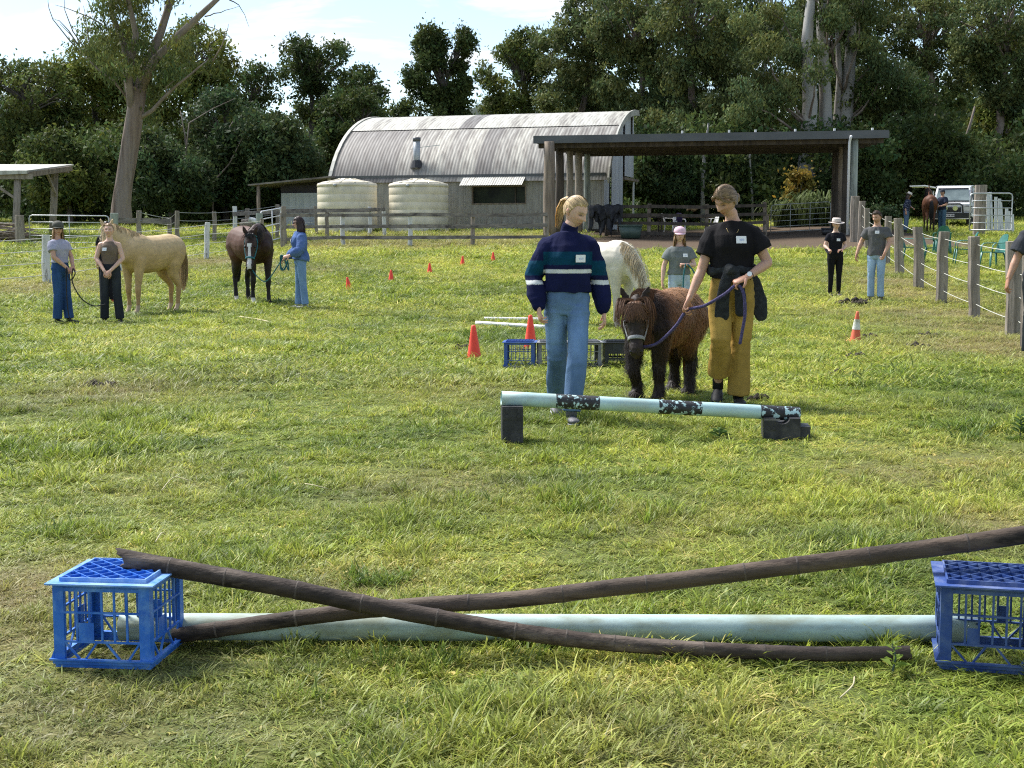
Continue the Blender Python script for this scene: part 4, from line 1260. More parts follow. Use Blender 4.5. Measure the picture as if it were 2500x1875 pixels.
MB().bar(sl(114, 421, 62.5), sl(138, 478, 63.2), .1, .1).build('brace', MAT['timber'], sh)
# heap of branches beside it
r_ = random.Random(12)
br0 = onG(20, 57.5); hp = MB()
for k in range(90):
    a = Vector((r_.uniform(-1.2, .7), r_.uniform(-.5, .6), r_.uniform(0, .85) * (1 - .25 * abs(r_.uniform(-1, 1)))))
    th = r_.uniform(-.5, .5)
    d_ = Vector((math.cos(th), r_.uniform(-.4, .4), math.sin(th) * .35)) * r_.uniform(.3, .8)
    hp.tube([a - d_, a + Vector((0, 0, .05)), a + d_], [.018, .03, .014], 5)
hb = hp.build('brush_heap', MAT['timber_brown']); hb.location = br0; tag(hb, 'brown heap of cut branches left of the thick gate post', 'brush heap', kind='stuff')
# ============================================================ crates, poles, cones, chairs, vehicle
def plastic(name, c1, c2, c3=None, t3=.62, rough=.42):
    return pmat(name, c1, c2, scale=9, rough=rough, c3=c3, s3=16, t3=t3 - .06, w3=.25, spec=.4, bump=.08, bscale=60)
MAT['crate_blue'] = plastic('crate_blue', (.014, .105, .46), (.03, .17, .60), (.13, .30, .62), .66)
MAT['crate_blue_lip'] = plastic('crate_blue_lip', (.05, .20, .60), (.12, .30, .68), (.28, .44, .70), .58)  # sky reflection put into this paler lip and base-rim colour, plus worn patches
MAT['crate_navy_lip'] = plastic('crate_navy_lip', (.016, .048, .20), (.04, .09, .29), (.14, .18, .32), .62, .6)
MAT['crate_navy'] = plastic('crate_navy', (.012, .040, .17), (.028, .075, .26), (.085, .13, .25), .62, .6)
MAT['crate_blue2'] = plastic('crate_blue2', (.015, .06, .30), (.03, .10, .38), (.08, .14, .30), .6)
MAT['crate_grey'] = plastic('crate_grey', (.20, .205, .21), (.30, .30, .30), (.14, .14, .14), .6, .7)
MAT['crate_black'] = plastic('crate_black', (.014, .016, .02), (.035, .04, .048), None)
MAT['pipe_blue'] = pmat('pipe_blue', (.40, .59, .59), (.48, .66, .65), scale=5, rough=.5, stretch=(.5, 1, 1), c3=(.36, .42, .36), s3=7, t3=.60, w3=.25, bump=.05)
MAT['pipe_dirty'] = pmat('pipe_dirty', (.36, .50, .48), (.48, .60, .56), scale=6, rough=.6, stretch=(.35, 1, 1), c3=(.27, .31, .23), s3=11, t3=.53, w3=.22, bump=.08)
MAT['band'] = pmat('band', (.012, .012, .014), (.03, .03, .032), scale=20, rough=.6, c3=(.50, .70, .70), s3=24, t3=.555, w3=.03)
MAT['bamboo'] = pmat('bamboo', (.022, .017, .014), (.085, .064, .050), scale=8, rough=.7, stretch=(.7, 2.2, 2.2), c3=(.21, .165, .13), s3=5, t3=.60, w3=.16, bump=.22, bscale=70, spec=.2)
MAT['bamboo_pale'] = pmat('bamboo_pale', (.045, .032, .024), (.20, .15, .11), scale=8, rough=.7, stretch=(.6, 2.4, 2.4), c3=(.022, .017, .014), s3=4, t3=.53, w3=.16, bump=.22, bscale=70, spec=.2)
MAT['bamboo_in'] = pmat('bamboo_in', (.04, .03, .022), (.10, .075, .055), scale=12, rough=.9, bump=.4)
MAT['node'] = pmat('node', (.045, .034, .027), (.10, .078, .06), scale=20, rough=.8, bump=.3)
MAT['cone'] = pmat('cone', (.85, .055, .025), (.95, .085, .04), scale=5, rough=.55)
MAT['cone_old'] = pmat('cone_old', (.62, .11, .05), (.75, .17, .08), scale=9, rough=.7, c3=(.5, .28, .2), s3=6, t3=.62)
MAT['cone_band'] = pmat('cone_band', (.60, .60, .50), (.72, .72, .66), scale=9, rough=.6, c3=(.36, .36, .24), s3=7, t3=.5, w3=.1)
MAT['chair_green'] = pmat('chair_green', (.016, .115, .088), (.03, .16, .125), scale=4, rough=.45, c3=(.10, .28, .24), s3=3, t3=.6, w3=.3)
MAT['block'] = pmat('block', (.013, .013, .015), (.035, .035, .036), scale=10, rough=.6, c3=(.08, .075, .068), s3=5, t3=.62, w3=.25, bump=.15, bscale=50)
MAT['block_edge'] = pmat('block_edge', (.10, .095, .09), (.17, .16, .15), scale=12, rough=.8)

# ---------------------------------------------------------------- milk crates (upside down, base grid on top)
def build_crate(name, label, mat, kind, loc, rz, group, sc=1.0):
    root = empty(name, loc, rz, label, 'crate', group, sc)
    W = .158; H = .278; m = MAT[mat]
    # foot rim (the crate's mouth, two steps)
    rim = MB()
    for (z0, z1, w, t) in ((.0, .012, W - .006, .006), (.012, .024, W, .007), (.024, .029, W + .008, .016)):
        o = w; i = w - t
        rim.box((-o, -o, z0), (o, -i, z1)).box((-o, i, z0), (o, o, z1)).box((-o, -i, z0), (-i, i, z1)).box((i, -i, z0), (o, i, z1))
    rim.build('rim', m, root)
    # corner columns, slightly tapering to the rim
    for sx in (-1, 1):
        for sy in (-1, 1):
            c = MB(); w = W - .004
            for (a0, a1, b0, b1) in ((w - .034, w, w - .005, w), (w - .005, w, w - .034, w - .0052), (w - .036, w - .033, w - .010, w - .0051), (w - .010, w - .0051, w - .036, w - .033)):
                xs = sorted((sx * a0, sx * a1)); ys = sorted((sy * b0, sy * b1))
                c.box((xs[0], ys[0], .029), (xs[1], ys[1], .262))
            # little gusset at the foot
            c.add([(sx * (w), sy * w, .029), (sx * (w + .010), sy * w, .029), (sx * w, sy * w, .056), (sx * w, sy * (w + .001), .029), (sx * (w + .010), sy * (w + .001), .029), (sx * w, sy * (w + .001), .056)], [(0, 1, 2), (3, 5, 4), (0, 3, 4, 1), (1, 4, 5, 2), (2, 5, 3, 0)])
            c.build('corner', m, root)
    # sides
    for k in range(4):
        M = Matrix.Rotation(k * math.pi / 2, 4, 'Z')
        s = MB(); w = W - .006; x1 = w - .032
        s.box((-x1, -w, .252), (x1, -w + .004, .262), M)
        if kind != 'solid':
            s.box((-x1, -w - .001, .240), (x1, -w + .0035, .2515), M)
            for i in range(1, 6):
                x = -x1 + 2 * x1 * i / 6
                s.box((x - .0032, -w + .0004, .085), (x + .0032, -w + .0066, .2515), M)
            s.box((-x1, -w - .0026, .171), (x1, -w + .005, .177), M)
        else:
            s.box((-x1, -w, .150), (x1, -w + .004, .2515), M)
            for i in range(1, 5):
                x = -x1 + 2 * x1 * i / 5
                s.box((x - .003, -w - .002, .1502), (x + .003, -w - .0002, .2513), M)
            for i in range(0, 6):
                x = -x1 + .004 + (2 * x1 - .008) * i / 5
                s.box((x - .006, -w + .0004, .110), (x + .006, -w + .0036, .1498), M)
            s.box((-x1, -w, .088), (x1, -w + .004, .1098), M)
        s.box((-x1, -w - .0026, .079), (x1, -w + .0052, .0848), M)
        for i, (a, b) in enumerate(((-1, -.62), (-.15, -.45), (.1, .45), (.98, .70))):
            p0 = M @ Vector((a * x1, -w + .003, .079)); p1 = M @ Vector((b * x1, -w + .003, .028))
            s.bar(p0, p1, .006, .006)
        s.build('side', m, root)
        if kind == 'grid':
            MB().box((-x1 + .046, -w - .0016, .0850), (-x1 + .095, -w + .0002, .142), M).build('plaque', m, root)
        elif kind == 'grid2':
            MB().box((-x1 + .046, -w - .0016, .0850), (-x1 + .080, -w + .0002, .135), M).build('plaque', m, root)
    # top lip and base grid
    lip = MB(); o = W + .014; i = W - .026
    lip.box((-o, -o, .262), (o, -i, .267)).box((-o, i, .262), (o, o, .267)).box((-o, -i, .262), (-i, i, .267)).box((i, -i, .262), (o, i, .267))
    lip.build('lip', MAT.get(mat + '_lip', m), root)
    gr_ = MB(); b = W - .020
    gr_.box((-b, -b, .267), (b, -b + .005, .280)).box((-b, b - .005, .267), (b, b, .280)).box((-b, -b + .005, .267), (-b + .005, b - .005, .280)).box((b - .005, -b + .005, .267), (b, b - .005, .280))
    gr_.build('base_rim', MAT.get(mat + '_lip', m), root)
    la = MB(); q = b - .005; st = .062
    for sgn in (1, -1):
        c = -2 * q + st * .5
        while c < 2 * q:
            # line y = sgn*x + c clipped to the square
            xs = [x for x in (-q, q)]
            pts = []
            for x in (-q, q):
                y = sgn * x + c
                if abs(y) <= q: pts.append((x, y))
            for y in (-q, q):
                x = (y - c) * sgn
                if abs(x) < q: pts.append((x, y))
            if len(pts) >= 2:
                a_, b_ = pts[0], pts[1]
                zc = .2745 if sgn > 0 else .2742
                la.bar((a_[0], a_[1], zc), (b_[0], b_[1], zc), .0035, .010)
            c += st
    la.box((-q, -q, .2645), (q, q, .2665))
    la.build('base_grid', m, root)
    return root
CR = 'milk crates used as jump stands'
fl = gp(252, 1634)
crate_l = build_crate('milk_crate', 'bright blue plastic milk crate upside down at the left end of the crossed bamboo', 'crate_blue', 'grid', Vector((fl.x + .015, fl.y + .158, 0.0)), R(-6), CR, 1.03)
fr_ = gp(2424, 1646)
build_crate('milk_crate', 'faded dark blue milk crate upside down at the right edge under the bamboo', 'crate_navy', 'grid2', Vector((fr_.x + .035, fr_.y + .158, 0.0)), R(-14), CR, 1.03)
for px, lab, mt, kd in ((1270, 'small blue milk crate behind the striped pole, in front of the red cone', 'crate_blue2', 'grid3'), (1350, 'grey milk crate next to the small blue one, behind the woman in navy', 'crate_grey', 'grid2'),
                        (1430, 'grey milk crate beside the black one, behind the woman in navy', 'crate_grey', 'grid3'), (1512, 'black milk crate with solid upper sides, left of the pony', 'crate_black', 'solid')):
    g = gp(px, 904); build_crate('milk_crate', lab, mt, kd, Vector((g.x, g.y + .16, g.z + .015)), R(random.uniform(-4, 4)), CR, 1.04)

# ---------------------------------------------------------------- bamboo poles and pipes
def spline(pts, n):
    P = [Vector(p) for p in pts]; out = []
    for i in range(len(P) - 1):
        p0 = P[max(i - 1, 0)]; p1 = P[i]; p2 = P[i + 1]; p3 = P[min(i + 2, len(P) - 1)]
        for k in range(n):
            t = k / n
            out.append(.5 * ((2 * p1) + (-p0 + p2) * t + (2 * p0 - 5 * p1 + 4 * p2 - p3) * t * t + (-p0 + 3 * p1 - 3 * p2 + p3) * t ** 3))
    out.append(P[-1]); return out
def bamboo(label, pts, r0, r1, step, mat, broken, seed):
    """pole with swollen joints, hollow at both ends"""
    path = spline(pts, 24); r = random.Random(seed)
    L_ = [0]
    for a, b in zip(path[:-1], path[1:]): L_.append(L_[-1] + (b - a).length)
    tot = L_[-1]
    nodes = []; s = step * .6
    while s < tot: nodes.append(s); s += step * r.uniform(.68, 1.3)
    o0 = path[0].copy()
    root = empty('bamboo_pole', o0, 0, label, 'bamboo pole', 'crossed bamboo poles')
    P = []; ra = []
    for q, p in zip(L_, path):
        rad = r0 + (r1 - r0) * q / tot
        dn = min(abs(q - x) for x in nodes)
        rad *= 1 + .045 * math.exp(-(dn / .012) ** 2) + .012 * math.sin(q * 31 + seed)
        P.append(p - o0); ra.append((rad * r.uniform(.985, 1.015), rad * r.uniform(.985, 1.015)))
    n = 20
    v, f = tube_data(P, ra, n, None, None)
    v = [Vector(x) for x in v]
    ax = (P[1] - P[0]).normalized()
    for k in range(n):
        if broken: v[k] = v[k] - ax * (r.uniform(0, .018) + (.03 if 3 < k < 9 else 0))
        j = (len(P) - 1) * n + k
        v[j] = v[j] + (P[-1] - P[-2]).normalized() * r.uniform(0, .012)
    MB().add(v, f).build('culm', MAT[mat], root, smooth=True)
    # hollow inside, seen at the ends
    inn = MB(); k = 7
    inn.tube([P[i] for i in range(k)], [(a * .72, b * .72) for a, b in ra[:k]], 14, None, 'flat')
    inn.build('hollow', MAT['bamboo_in'], root)
    vr = MB()
    for i in range(n):
        j = (i + 1) % n; c0 = P[0]
        vr.add([v[i], v[j], c0 + (v[j] - c0) * .70, c0 + (v[i] - c0) * .70], [(0, 1, 2, 3)])
    vr.build('cut_end', MAT['bamboo_in'], root)
    for x in nodes:
        i = min(range(len(L_)), key=lambda q: abs(L_[q] - x))
        i = min(max(i, 1), len(P) - 2)
        t = (P[i + 1] - P[i - 1]).normalized(); rad = r0 + (r1 - r0) * x / tot
        MB().tube([P[i] - t * .004, P[i] - t * .0015, P[i] + t * .0015, P[i] + t * .004], [rad * 1.035, rad * 1.075, rad * 1.07, rad * 1.03], 18, None, None).build('joint', MAT['node'], root, smooth=True)
    return root
def solveY(px, py, z):
    d = ray(px, py); t = (z - CAMZ) / d[2]; return d[1] * t
pipe_y = solveY(1250, 1531, .044)
zb_l = crate_l.location.y
A = [(312, 1366), (480, 1397), (680, 1432), (900, 1477), (1060, 1507), (1250, 1540), (1450, 1566), (1650, 1582), (1850, 1592), (2030, 1597), (2215, 1594)]
yA0 = zb_l + .02; yA1 = solveY(2030, 1597, .03)
Apts = [at(px, py, yA0 + (yA1 - yA0) * min(1, (px - 312) / 1500)) for px, py in A]
bamboo('dark bamboo pole sloping from the left blue crate down to the grass at right', Apts, .0315, .023, .235, 'bamboo', True, 3)
B_ = [(424, 1553), (620, 1524), (800, 1500), (1000, 1480), (1250, 1464), (1475, 1437), (1680, 1414), (1900, 1386), (2120, 1358), (2360, 1326), (2560, 1297)]
yB0 = min(solveY(424, 1553, .034), pipe_y - .06); yB1 = fr_.y + .20
Bpts = [at(px, py, yB0 + (yB1 - yB0) * (px - 424) / 2100) for px, py in B_]
bamboo('brown bamboo pole rising from the left crate\'s foot to the top of the right crate', Bpts, .026, .030, .25, 'bamboo_pale', False, 5)
def hollow_pipe(name, label, p0, p1, r, mat, cat, group=None):
    p0 = Vector(p0); p1 = Vector(p1); d = (p1 - p0); L_ = d.length
    o = empty(name, p0, 0, label, cat, group)
    o.rotation_euler = d.to_track_quat('X', 'Z').to_euler()
    prof_ = [(L_ * i / 12) for i in range(13)]
    v, f = tube_data([(x, 0, 0) for x in prof_], [r] * 13, 28, None, None)
    v2, f2 = tube_data([(x, 0, 0) for x in prof_], [r * .93] * 13, 28, None, None)
    k = len(v); v = list(v) + list(v2); f = list(f) + [tuple(reversed([i + k for i in q])) for q in f2]
    for e_ in (0, 12 * 28):
        for i in range(28):
            j = (i + 1) % 28; q = (e_ + i, e_ + j, k + e_ + j, k + e_ + i); f.append(q if e_ else tuple(reversed(q)))
    MB().add(v, f).build('pipe', MAT[mat], o, smooth=True)
    return o, L_
pl, pr = at(295, 1527, pipe_y), at(2382, 1541, pipe_y - .03)
pl.z = .046; pr.z = .046
hollow_pipe('plastic_pipe', 'long pale blue plastic pipe lying behind the crossed bamboo', pl, pr, .046, 'pipe_dirty', 'pipe')
# striped jump pole on two black blocks
bl = gp(1250, 1086); yL = bl.y + .12
brp = gp(1905, 1074); yR = brp.y + .10
jp0, jp1 = at(1224, 972, yL), at(1950, 1011, yR)
jp, JL = hollow_pipe('jump_pole', 'pale blue jump pole with flaking black bands resting on two black blocks', jp0, jp1, .049, 'pipe_blue', 'pole')
for a, b in ((.178, .322), (.52, .665), (.865, .9995)):
    MB().tube([(JL * (a + (b - a) * k / 6), 0, 0) for k in range(7)], .0498, 28, None, None).build('paint_band', MAT['band'], jp, smooth=True)
jb = empty('jump_block', (bl.x, bl.y + .10, bl.z - .01), R(3), 'black moulded block standing upright under the left end of the striped pole', 'jump block', 'black jump blocks')
hB = jp0.z - .049 - bl.z + .012
bm_ = MB().box((-.070, -.09, 0), (.070, .15, hB)); bm_.build('block_body', MAT['block'], jb)
for (z0, z1) in ((.005, .075), (hB - .085, hB - .008)):
    MB().box((-.0705, -.098, z0), (.0705, -.0905, z1)).build('end_band', MAT['block'], jb)
    for x in (-.040, .040):
        for z in (z0 + .022, z1 - .022):
            MB().tube([(x, -.0982, z), (x, -.104, z)], [.0135, .0125], 14).build('stud', MAT['block'], jb, smooth=False)
MB().box((-.058, -.0925, .09), (.058, -.0902, hB - .10)).build('recess', MAT['block'], jb)
jb2 = empty('jump_block', (brp.x + .02, brp.y + .06, brp.z - .01), R(-6), 'black moulded block lying low under the right end of the striped pole', 'jump block', 'black jump blocks')
h2 = jp1.z - .049 - brp.z + .045
def cradle(x0, x1):
    n = 10; V = []; prof2 = [(-.085, 0), (-.085, h2)]
    c = []
    xs = [x0] + [(x0 + x1) / 2 + .052 * math.cos(math.pi - math.pi * k / n) for k in range(n + 1)] + [x1]
    zs = [h2] + [h2 - .040 * math.sin(math.pi * k / n) for k in range(n + 1)] + [h2]
    m = len(xs)
    for y in (-.09, .16):
        V += [(x, y, z) for x, z in zip(xs, zs)] + [(x, y, 0) for x in xs]
    Fc = []
    for k in range(m - 1):
        Fc += [(k, m + k, m + k + 1, k + 1), (2 * m + k, 2 * m + k + 1, 3 * m + k + 1, 3 * m + k), (k, k + 1, 2 * m + k + 1, 2 * m + k)]
    Fc += [(0, 2 * m, 3 * m, m), (m - 1, 2 * m - 1, 4 * m - 1, 3 * m - 1)]
    return V, Fc
MB().add(*cradle(-.13, .12)).build('block_body', MAT['block'], jb2)
MB().box((.121, -.06, .0), (.19, .14, h2 * .62)).build('block_foot', MAT['block'], jb2)
for x in (-.095, -.06):
    MB().tube([(x, -.0902, h2 * .55), (x, -.096, h2 * .55)], [.013, .012], 14).build('stud', MAT['block'], jb2)
MB().box((-.128, -.0915, h2 * .9), (-.02, -.0902, h2 * .97)).build('scuffed_edge', MAT['block_edge'], jb2)
# two white ground poles
for (a, b, lab) in (((1182, 787), (1350, 789), 'white plastic pole on the grass behind the red cones, the farther one'), ((1163, 797), (1335, 808), 'white plastic pole on the grass behind the red cones, the nearer one')):
    g0, g1 = gp(*a), gp(*b); hollow_pipe('white_pole', lab, g0 + Vector((0, 0, .055)), g1 + Vector((0, 0, .055)), .032, 'white', 'pole', 'white ground poles')

# ---------------------------------------------------------------- cones
def cone(label, base, h, w, mat, group, lean=(0, 0), band=False):
    o = empty('traffic_cone', base, random.uniform(-.3, .3), label, 'traffic cone', group); o.rotation_euler = (lean[0], lean[1], o.rotation_euler.z)
    MB().box((-w / 2, -w / 2, -.005), (w / 2, w / 2, h * .035)).build('cone_base', MAT[mat], o)
    r0, r1 = w * .37, w * .10
    MB().add(*lathe_data([(r0, h * .0352), (r0 * .96, h * .06), (r1 * 1.15, h * .93), (r1, h * .985), (r1 * .6, h)], 28)).build('cone_body', MAT[mat], o, smooth=True)
    if band:
        f0, f1 = .40, .74; k0 = r0 * .96 + (r1 * 1.15 - r0 * .96) * (f0 - .06) / .87; k1 = r0 * .96 + (r1 * 1.15 - r0 * .96) * (f1 - .06) / .87
        v, f = lathe_data([(k0 + .003, h * f0), (k1 + .003, h * f1)], 28)
        MB().add(v, f[:-2]).build('reflective_band', MAT['cone_band'], o, smooth=True)
    return o
SC = 'row of small red cones'
for (px, py, lab, le) in ((853, 709, 'small red cone leaning over, nearest of the row of five', (0, -.16)), (877 + 78, 689, 'small red cone, second nearest of the row of five', (0, 0)), (1049, 670, 'small red cone in the middle of the row of five', (0, 0)),
                          (1129, 650, 'small red cone, second farthest of the row of five', (0, .03)), (1204, 639, 'small red cone, farthest of the row of five', (0, 0))):
    cone(lab, gp(px, py), .30, .215, 'cone', SC, le)
cone('tall red cone standing clear left of the blue crate', gp(1158, 884), .42, .24, 'cone', 'tall red cones', (0, -.02))
cone('tall red cone standing behind the small blue crate', gp(1295, 858), .45, .24, 'cone', 'tall red cones')
cone('faded orange cone with a grubby white band on the right', gp(2088, 834), .41, .20, 'cone_old', None, (0, .06), True)

# ---------------------------------------------------------------- green garden chairs
def make_chair(label, loc, rz, proto=None, group='green plastic garden chairs behind the fence', mat='chair_green', name='garden_chair'):
    if proto is not None:
        o = copy_tree(proto); o.location = loc; o.rotation_euler = (0, 0, rz); o['label'] = label; o['group'] = group; return o
    o = empty(name, loc, rz, label, 'chair', group); m = MAT[mat]
    MB().add([(-.22, -.22, .42), (.22, -.22, .42), (.19, .2, .40), (-.19, .2, .40), (-.22, -.22, .445), (.22, -.22, .445), (.19, .2, .425), (-.19, .2, .425)], [(0, 3, 2, 1), (4, 5, 6, 7), (0, 1, 5, 4), (1, 2, 6, 5), (2, 3, 7, 6), (3, 0, 4, 7)]).build('seat', m, o)
    # rounded fan back
    V = []; Fc = []; n = 14
    for j, (y, k) in enumerate(((0, 0), (.018, 0))):
        for i in range(n + 1):
            t = i / n; x = -.20 + .40 * t; hz = .43 + .46 * (1 - abs(2 * t - 1) ** 3.2) ** .5
            bend = .05 * (1 - (2 * t - 1) ** 2)
            V.append((x, .18 + bend + y, .42)); V.append((x * 1.08, .18 + bend + .12 * (hz - .42) / .46 + y, hz))
    m_ = 2 * (n + 1)
    for i in range(n):
        a = 2 * i
        Fc += [(a, a + 2, a + 3, a + 1), (m_ + a, m_ + a + 1, m_ + a + 3, m_ + a + 2), (a + 1, a + 3, m_ + a + 3, m_ + a + 1)]
    MB().add(V, Fc).build('back', m, o, smooth=False)
    for s in (-1, 1):
        MB().tube([(s * .24, -.20, .42), (s * .255, -.19, .60), (s * .25, -.12, .655), (s * .24, .05, .66), (s * .215, .22, .67)], [(.028, .012)] * 5, 8, (s, 0, 0)).build('arm', m, o, smooth=True)
        for (x, y, dx, dy) in ((.20, -.20, .05, -.05), (.18, .19, .05, .07)):
            MB().tube([(s * x, y, .425), (s * (x + dx * .5), y + dy * .5, .22), (s * (x + dx), y + dy, 0)], [(.045, .022), (.04, .02), (.03, .016)], 8, (1, 0, 0)).build('leg', m, o, smooth=True)
    return o
ch = [((2424, 657), R(-75), 'green plastic chair at the right end of the group, its back to the right'), ((2352, 647), R(-100), 'green plastic chair in the middle, facing left with its arm towards us'),
      ((2278, 642), R(70), 'green plastic chair facing right between two fence posts'), ((2222, 641), R(60), 'green plastic chair partly hidden by a fence post, left of the group'), ((2300, 622), R(170), 'green plastic chair farthest back behind the others')]
proto = None
for (a, rz, lab) in ch:
    c_ = make_chair(lab, gp(*a) - Vector((0, 0, .0)), rz, proto); c_.scale = (1.1,) * 3
    if proto is None: proto = c_
# garden seats and tables under the trees beyond the carport
proto = None
for k, (px, Y, rz, lab) in enumerate(((1655, 67, .3, 'white plastic chair with a dark garment over it beyond the dark rails'), (1632, 68, 1.4, 'white plastic chair side-on beyond the dark rails'), (1735, 67, -1.2, 'white plastic chair right of the middle rail post'))):
    c_ = make_chair(lab, onG(px, Y), rz, proto, 'white chairs beyond the dark rails', 'white')
    if proto is None: proto = c_
dr = MB().tube([(0, -.02, 0), (.02, -.06, .3), (.0, .0, .5), (-.02, .08, .55), (-.03, .18, .2)], [(.10, .03), (.12, .03), (.13, .03), (.12, .03), (.1, .03)], 8, (1, 0, 0)).build('hung_garment', pmat('purple_cloth', (.02, .012, .05), (.05, .03, .10), rough=.9))
dr.location = onG(1656, 66.6, .40); tag(dr, 'dark purple garment draped over a white chair', 'garment')
def table(label, px, Y, w, mat):
    o = empty('garden_table', onG(px, Y), R(8), label, 'table')
    for k in range(4): MB().box((-w / 2, -.4 + k * .2, .70), (w / 2, -.4 + k * .2 + .18, .74)).build('table_plank', MAT[mat], o)
    for x in (-w / 2 + .12, w / 2 - .12):
        for y in (-.3, .28): MB().box((x - .04, y - .04, 0), (x + .04, y + .04, .70)).build('leg', MAT[mat], o)
table('long dark table behind the left part of the dark rails', 1560, 67.5, 2.2, 'timber_dark'); table('timber table seen beyond the middle of the dark rails', 1690, 68.5, 1.8, 'timber_brown'); table('grey table beyond the right end of the dark rails', 1830, 68, 1.7, 'timber')
sd = MB(); sd.tube([(-.3, 0, .0), (-.18, 0, .12), (0, 0, .05), (.18, 0, .16), (.28, 0, .12)], [(.05, .16), (.1, .2), (.11, .2), (.1, .18), (.03, .1)], 10, (0, 0, 1))
sd_o = sd.build('saddle', pmat('tan', (.30, .19, .085), (.42, .29, .14), rough=.6), None, smooth=True); sd_o.location = onG(1690, 65, 1.12); tag(sd_o, 'tan saddle resting beyond the dark rails', 'saddle')
# tubs and rug rack
def tub(label, px, Y, r, h, mat, name='feed_tub'):
    o = empty(name, onG(px, Y), 0, label, 'tub')
    MB().add(*lathe_data([(r * .82, 0), (r, h - .05), (r * .93, h - .06), (r * .75, .04)], 24)).build('tub_wall', MAT[mat], o, smooth=True)
    v, f = lathe_data([(r * .99, h - .052), (r * 1.06, h - .05), (r * 1.06, h), (r * .95, h), (r * .93, h - .058)], 24)
    MB().add(v, f[:-2]).build('tub_rim', MAT[mat], o)
MAT['tub_green'] = pmat('tub_green', (.035, .065, .05), (.06, .095, .075), scale=4, rough=.55)
tub('dark green round tub at the foot of the dark rails', 1538, 61.6, .5, .58, 'tub_green'); tub('low black tub beside the dark carport posts', 2016, 60.5, .26, .30, 'black_p')
MAT['rug'] = pmat('rug', (.012, .013, .017), (.04, .042, .05), scale=3, rough=.9, bump=.6, bscale=8)
def rugs(label, px, Y, w, seed):
    o = empty('horse_rug', onG(px, Y), 0, label, 'horse rug', 'rugs hung on the dark rails'); r = random.Random(seed); n = 14; m = 12
    V = []; Fc = []
    for i in range(n + 1):
        for j in range(m + 1):
            t = j / m; s_ = (t - .35) * 1.9
            z = 1.44 - abs(s_) * (.80 + .28 * math.sin(i * .55 + seed) + .10 * math.sin(i * 1.7 + seed * 2)); y = (-.10 if s_ < 0 else .08) * min(1, abs(s_) * 6) + .085 * math.sin(i * 1.25 + seed + s_) * min(1, abs(s_) * 2)
            V.append((-w / 2 + w * i / n * (1 - .12 * abs(s_)) + r.uniform(-.025, .025), y, z + .03 * math.sin(i * .9 + seed)))
    for i in range(n):
        for j in range(m): a = i * (m + 1) + j; Fc.append((a, a + m + 1, a + m + 2, a + 1))
    c = MB().add(V, Fc).build('rug_cloth', MAT['rug'], o, smooth=True)
    sm = c.modifiers.new('thick', 'SOLIDIFY'); sm.thickness = .03
rugs('dark horse rug hung over the rail beside the left carport posts', 1460, 63.2, .85, 2); rugs('black crumpled horse rug hung right of the other rug', 1497, 63.0, .8, 5)

# ---------------------------------------------------------------- white four wheel drive, seen from the front
MAT['car_white'] = pmat('car_white', (.72, .72, .71), (.78, .78, .77), scale=2, rough=.3, spec=.5, c3=(.55, .54, .5), s3=2.5, t3=.66, w3=.2)
MAT['tyre'] = pmat('tyre', (.012, .012, .012), (.03, .03, .03), scale=10, rough=.9)
MAT['chrome'] = pmat('chrome', (.5, .5, .5), (.6, .6, .6), rough=.2, metal=.9)
MAT['lamp_clear'] = pmat('lamp_clear', (.62, .60, .56), (.78, .76, .70), scale=20, rough=.15)
MAT['lamp_amber'] = pmat('lamp_amber', (.60, .20, .08), (.7, .28, .12), rough=.25)
MAT['lamp_yellow'] = pmat('lamp_yellow', (.55, .56, .22), (.65, .66, .3), rough=.25)
MAT['plate'] = pmat('plate', (.55, .52, .56), (.66, .62, .66), scale=20, rough=.5)
MAT['screen'] = pmat('screen', (.10, .13, .13), (.22, .27, .26), scale=1.2, rough=.08)
cg = onG(2313, 64.6)
car = empty('four_wheel_drive', cg, R(-21), 'white four wheel drive with black bull bar parked facing us at right', 'car')
HW = .93
def slab(sections, mat, name, parent=car, n=0, smooth=False):
    """sections: (y, halfwidth_bottom, halfwidth_top, z0, z1) joined front to back"""
    V = []; Fc = []
    for (y, wb, wt, z0, z1) in sections:
        b = min(.07, (z1 - z0) * .2)
        V += [(-wb, y, z0), (wb, y, z0), (wb, y, z0 + .3 * (z1 - z0)), (wt, y, z1 - b), (wt - b * .6, y, z1), (-wt + b * .6, y, z1), (-wt, y, z1 - b), (-wb, y, z0 + .3 * (z1 - z0))]
    k = 8
    for i in range(len(sections) - 1):
        for q in range(k): Fc.append((i * k + q, i * k + (q + 1) % k, (i + 1) * k + (q + 1) % k, (i + 1) * k + q))
    Fc += [tuple(range(k - 1, -1, -1)), tuple((len(sections) - 1) * k + q for q in range(k))]
    return MB().add(V, Fc).build(name, MAT[mat], parent, smooth=smooth)
slab([(-.0, HW - .05, HW - .10, .62, 1.10), (.12, HW - .02, HW - .06, .55, 1.14), (1.15, HW, HW - .05, .5, 1.20), (4.4, HW, HW - .02, .5, 1.22)], 'car_white', 'body')
slab([(1.05, HW - .05, HW - .10, 1.20, 1.22), (1.62, HW - .06, HW - .17, 1.20, 1.90), (2.0, HW - .05, HW - .15, 1.20, 1.97), (4.4, HW - .05, HW - .12, 1.20, 1.99)], 'car_white', 'cab')
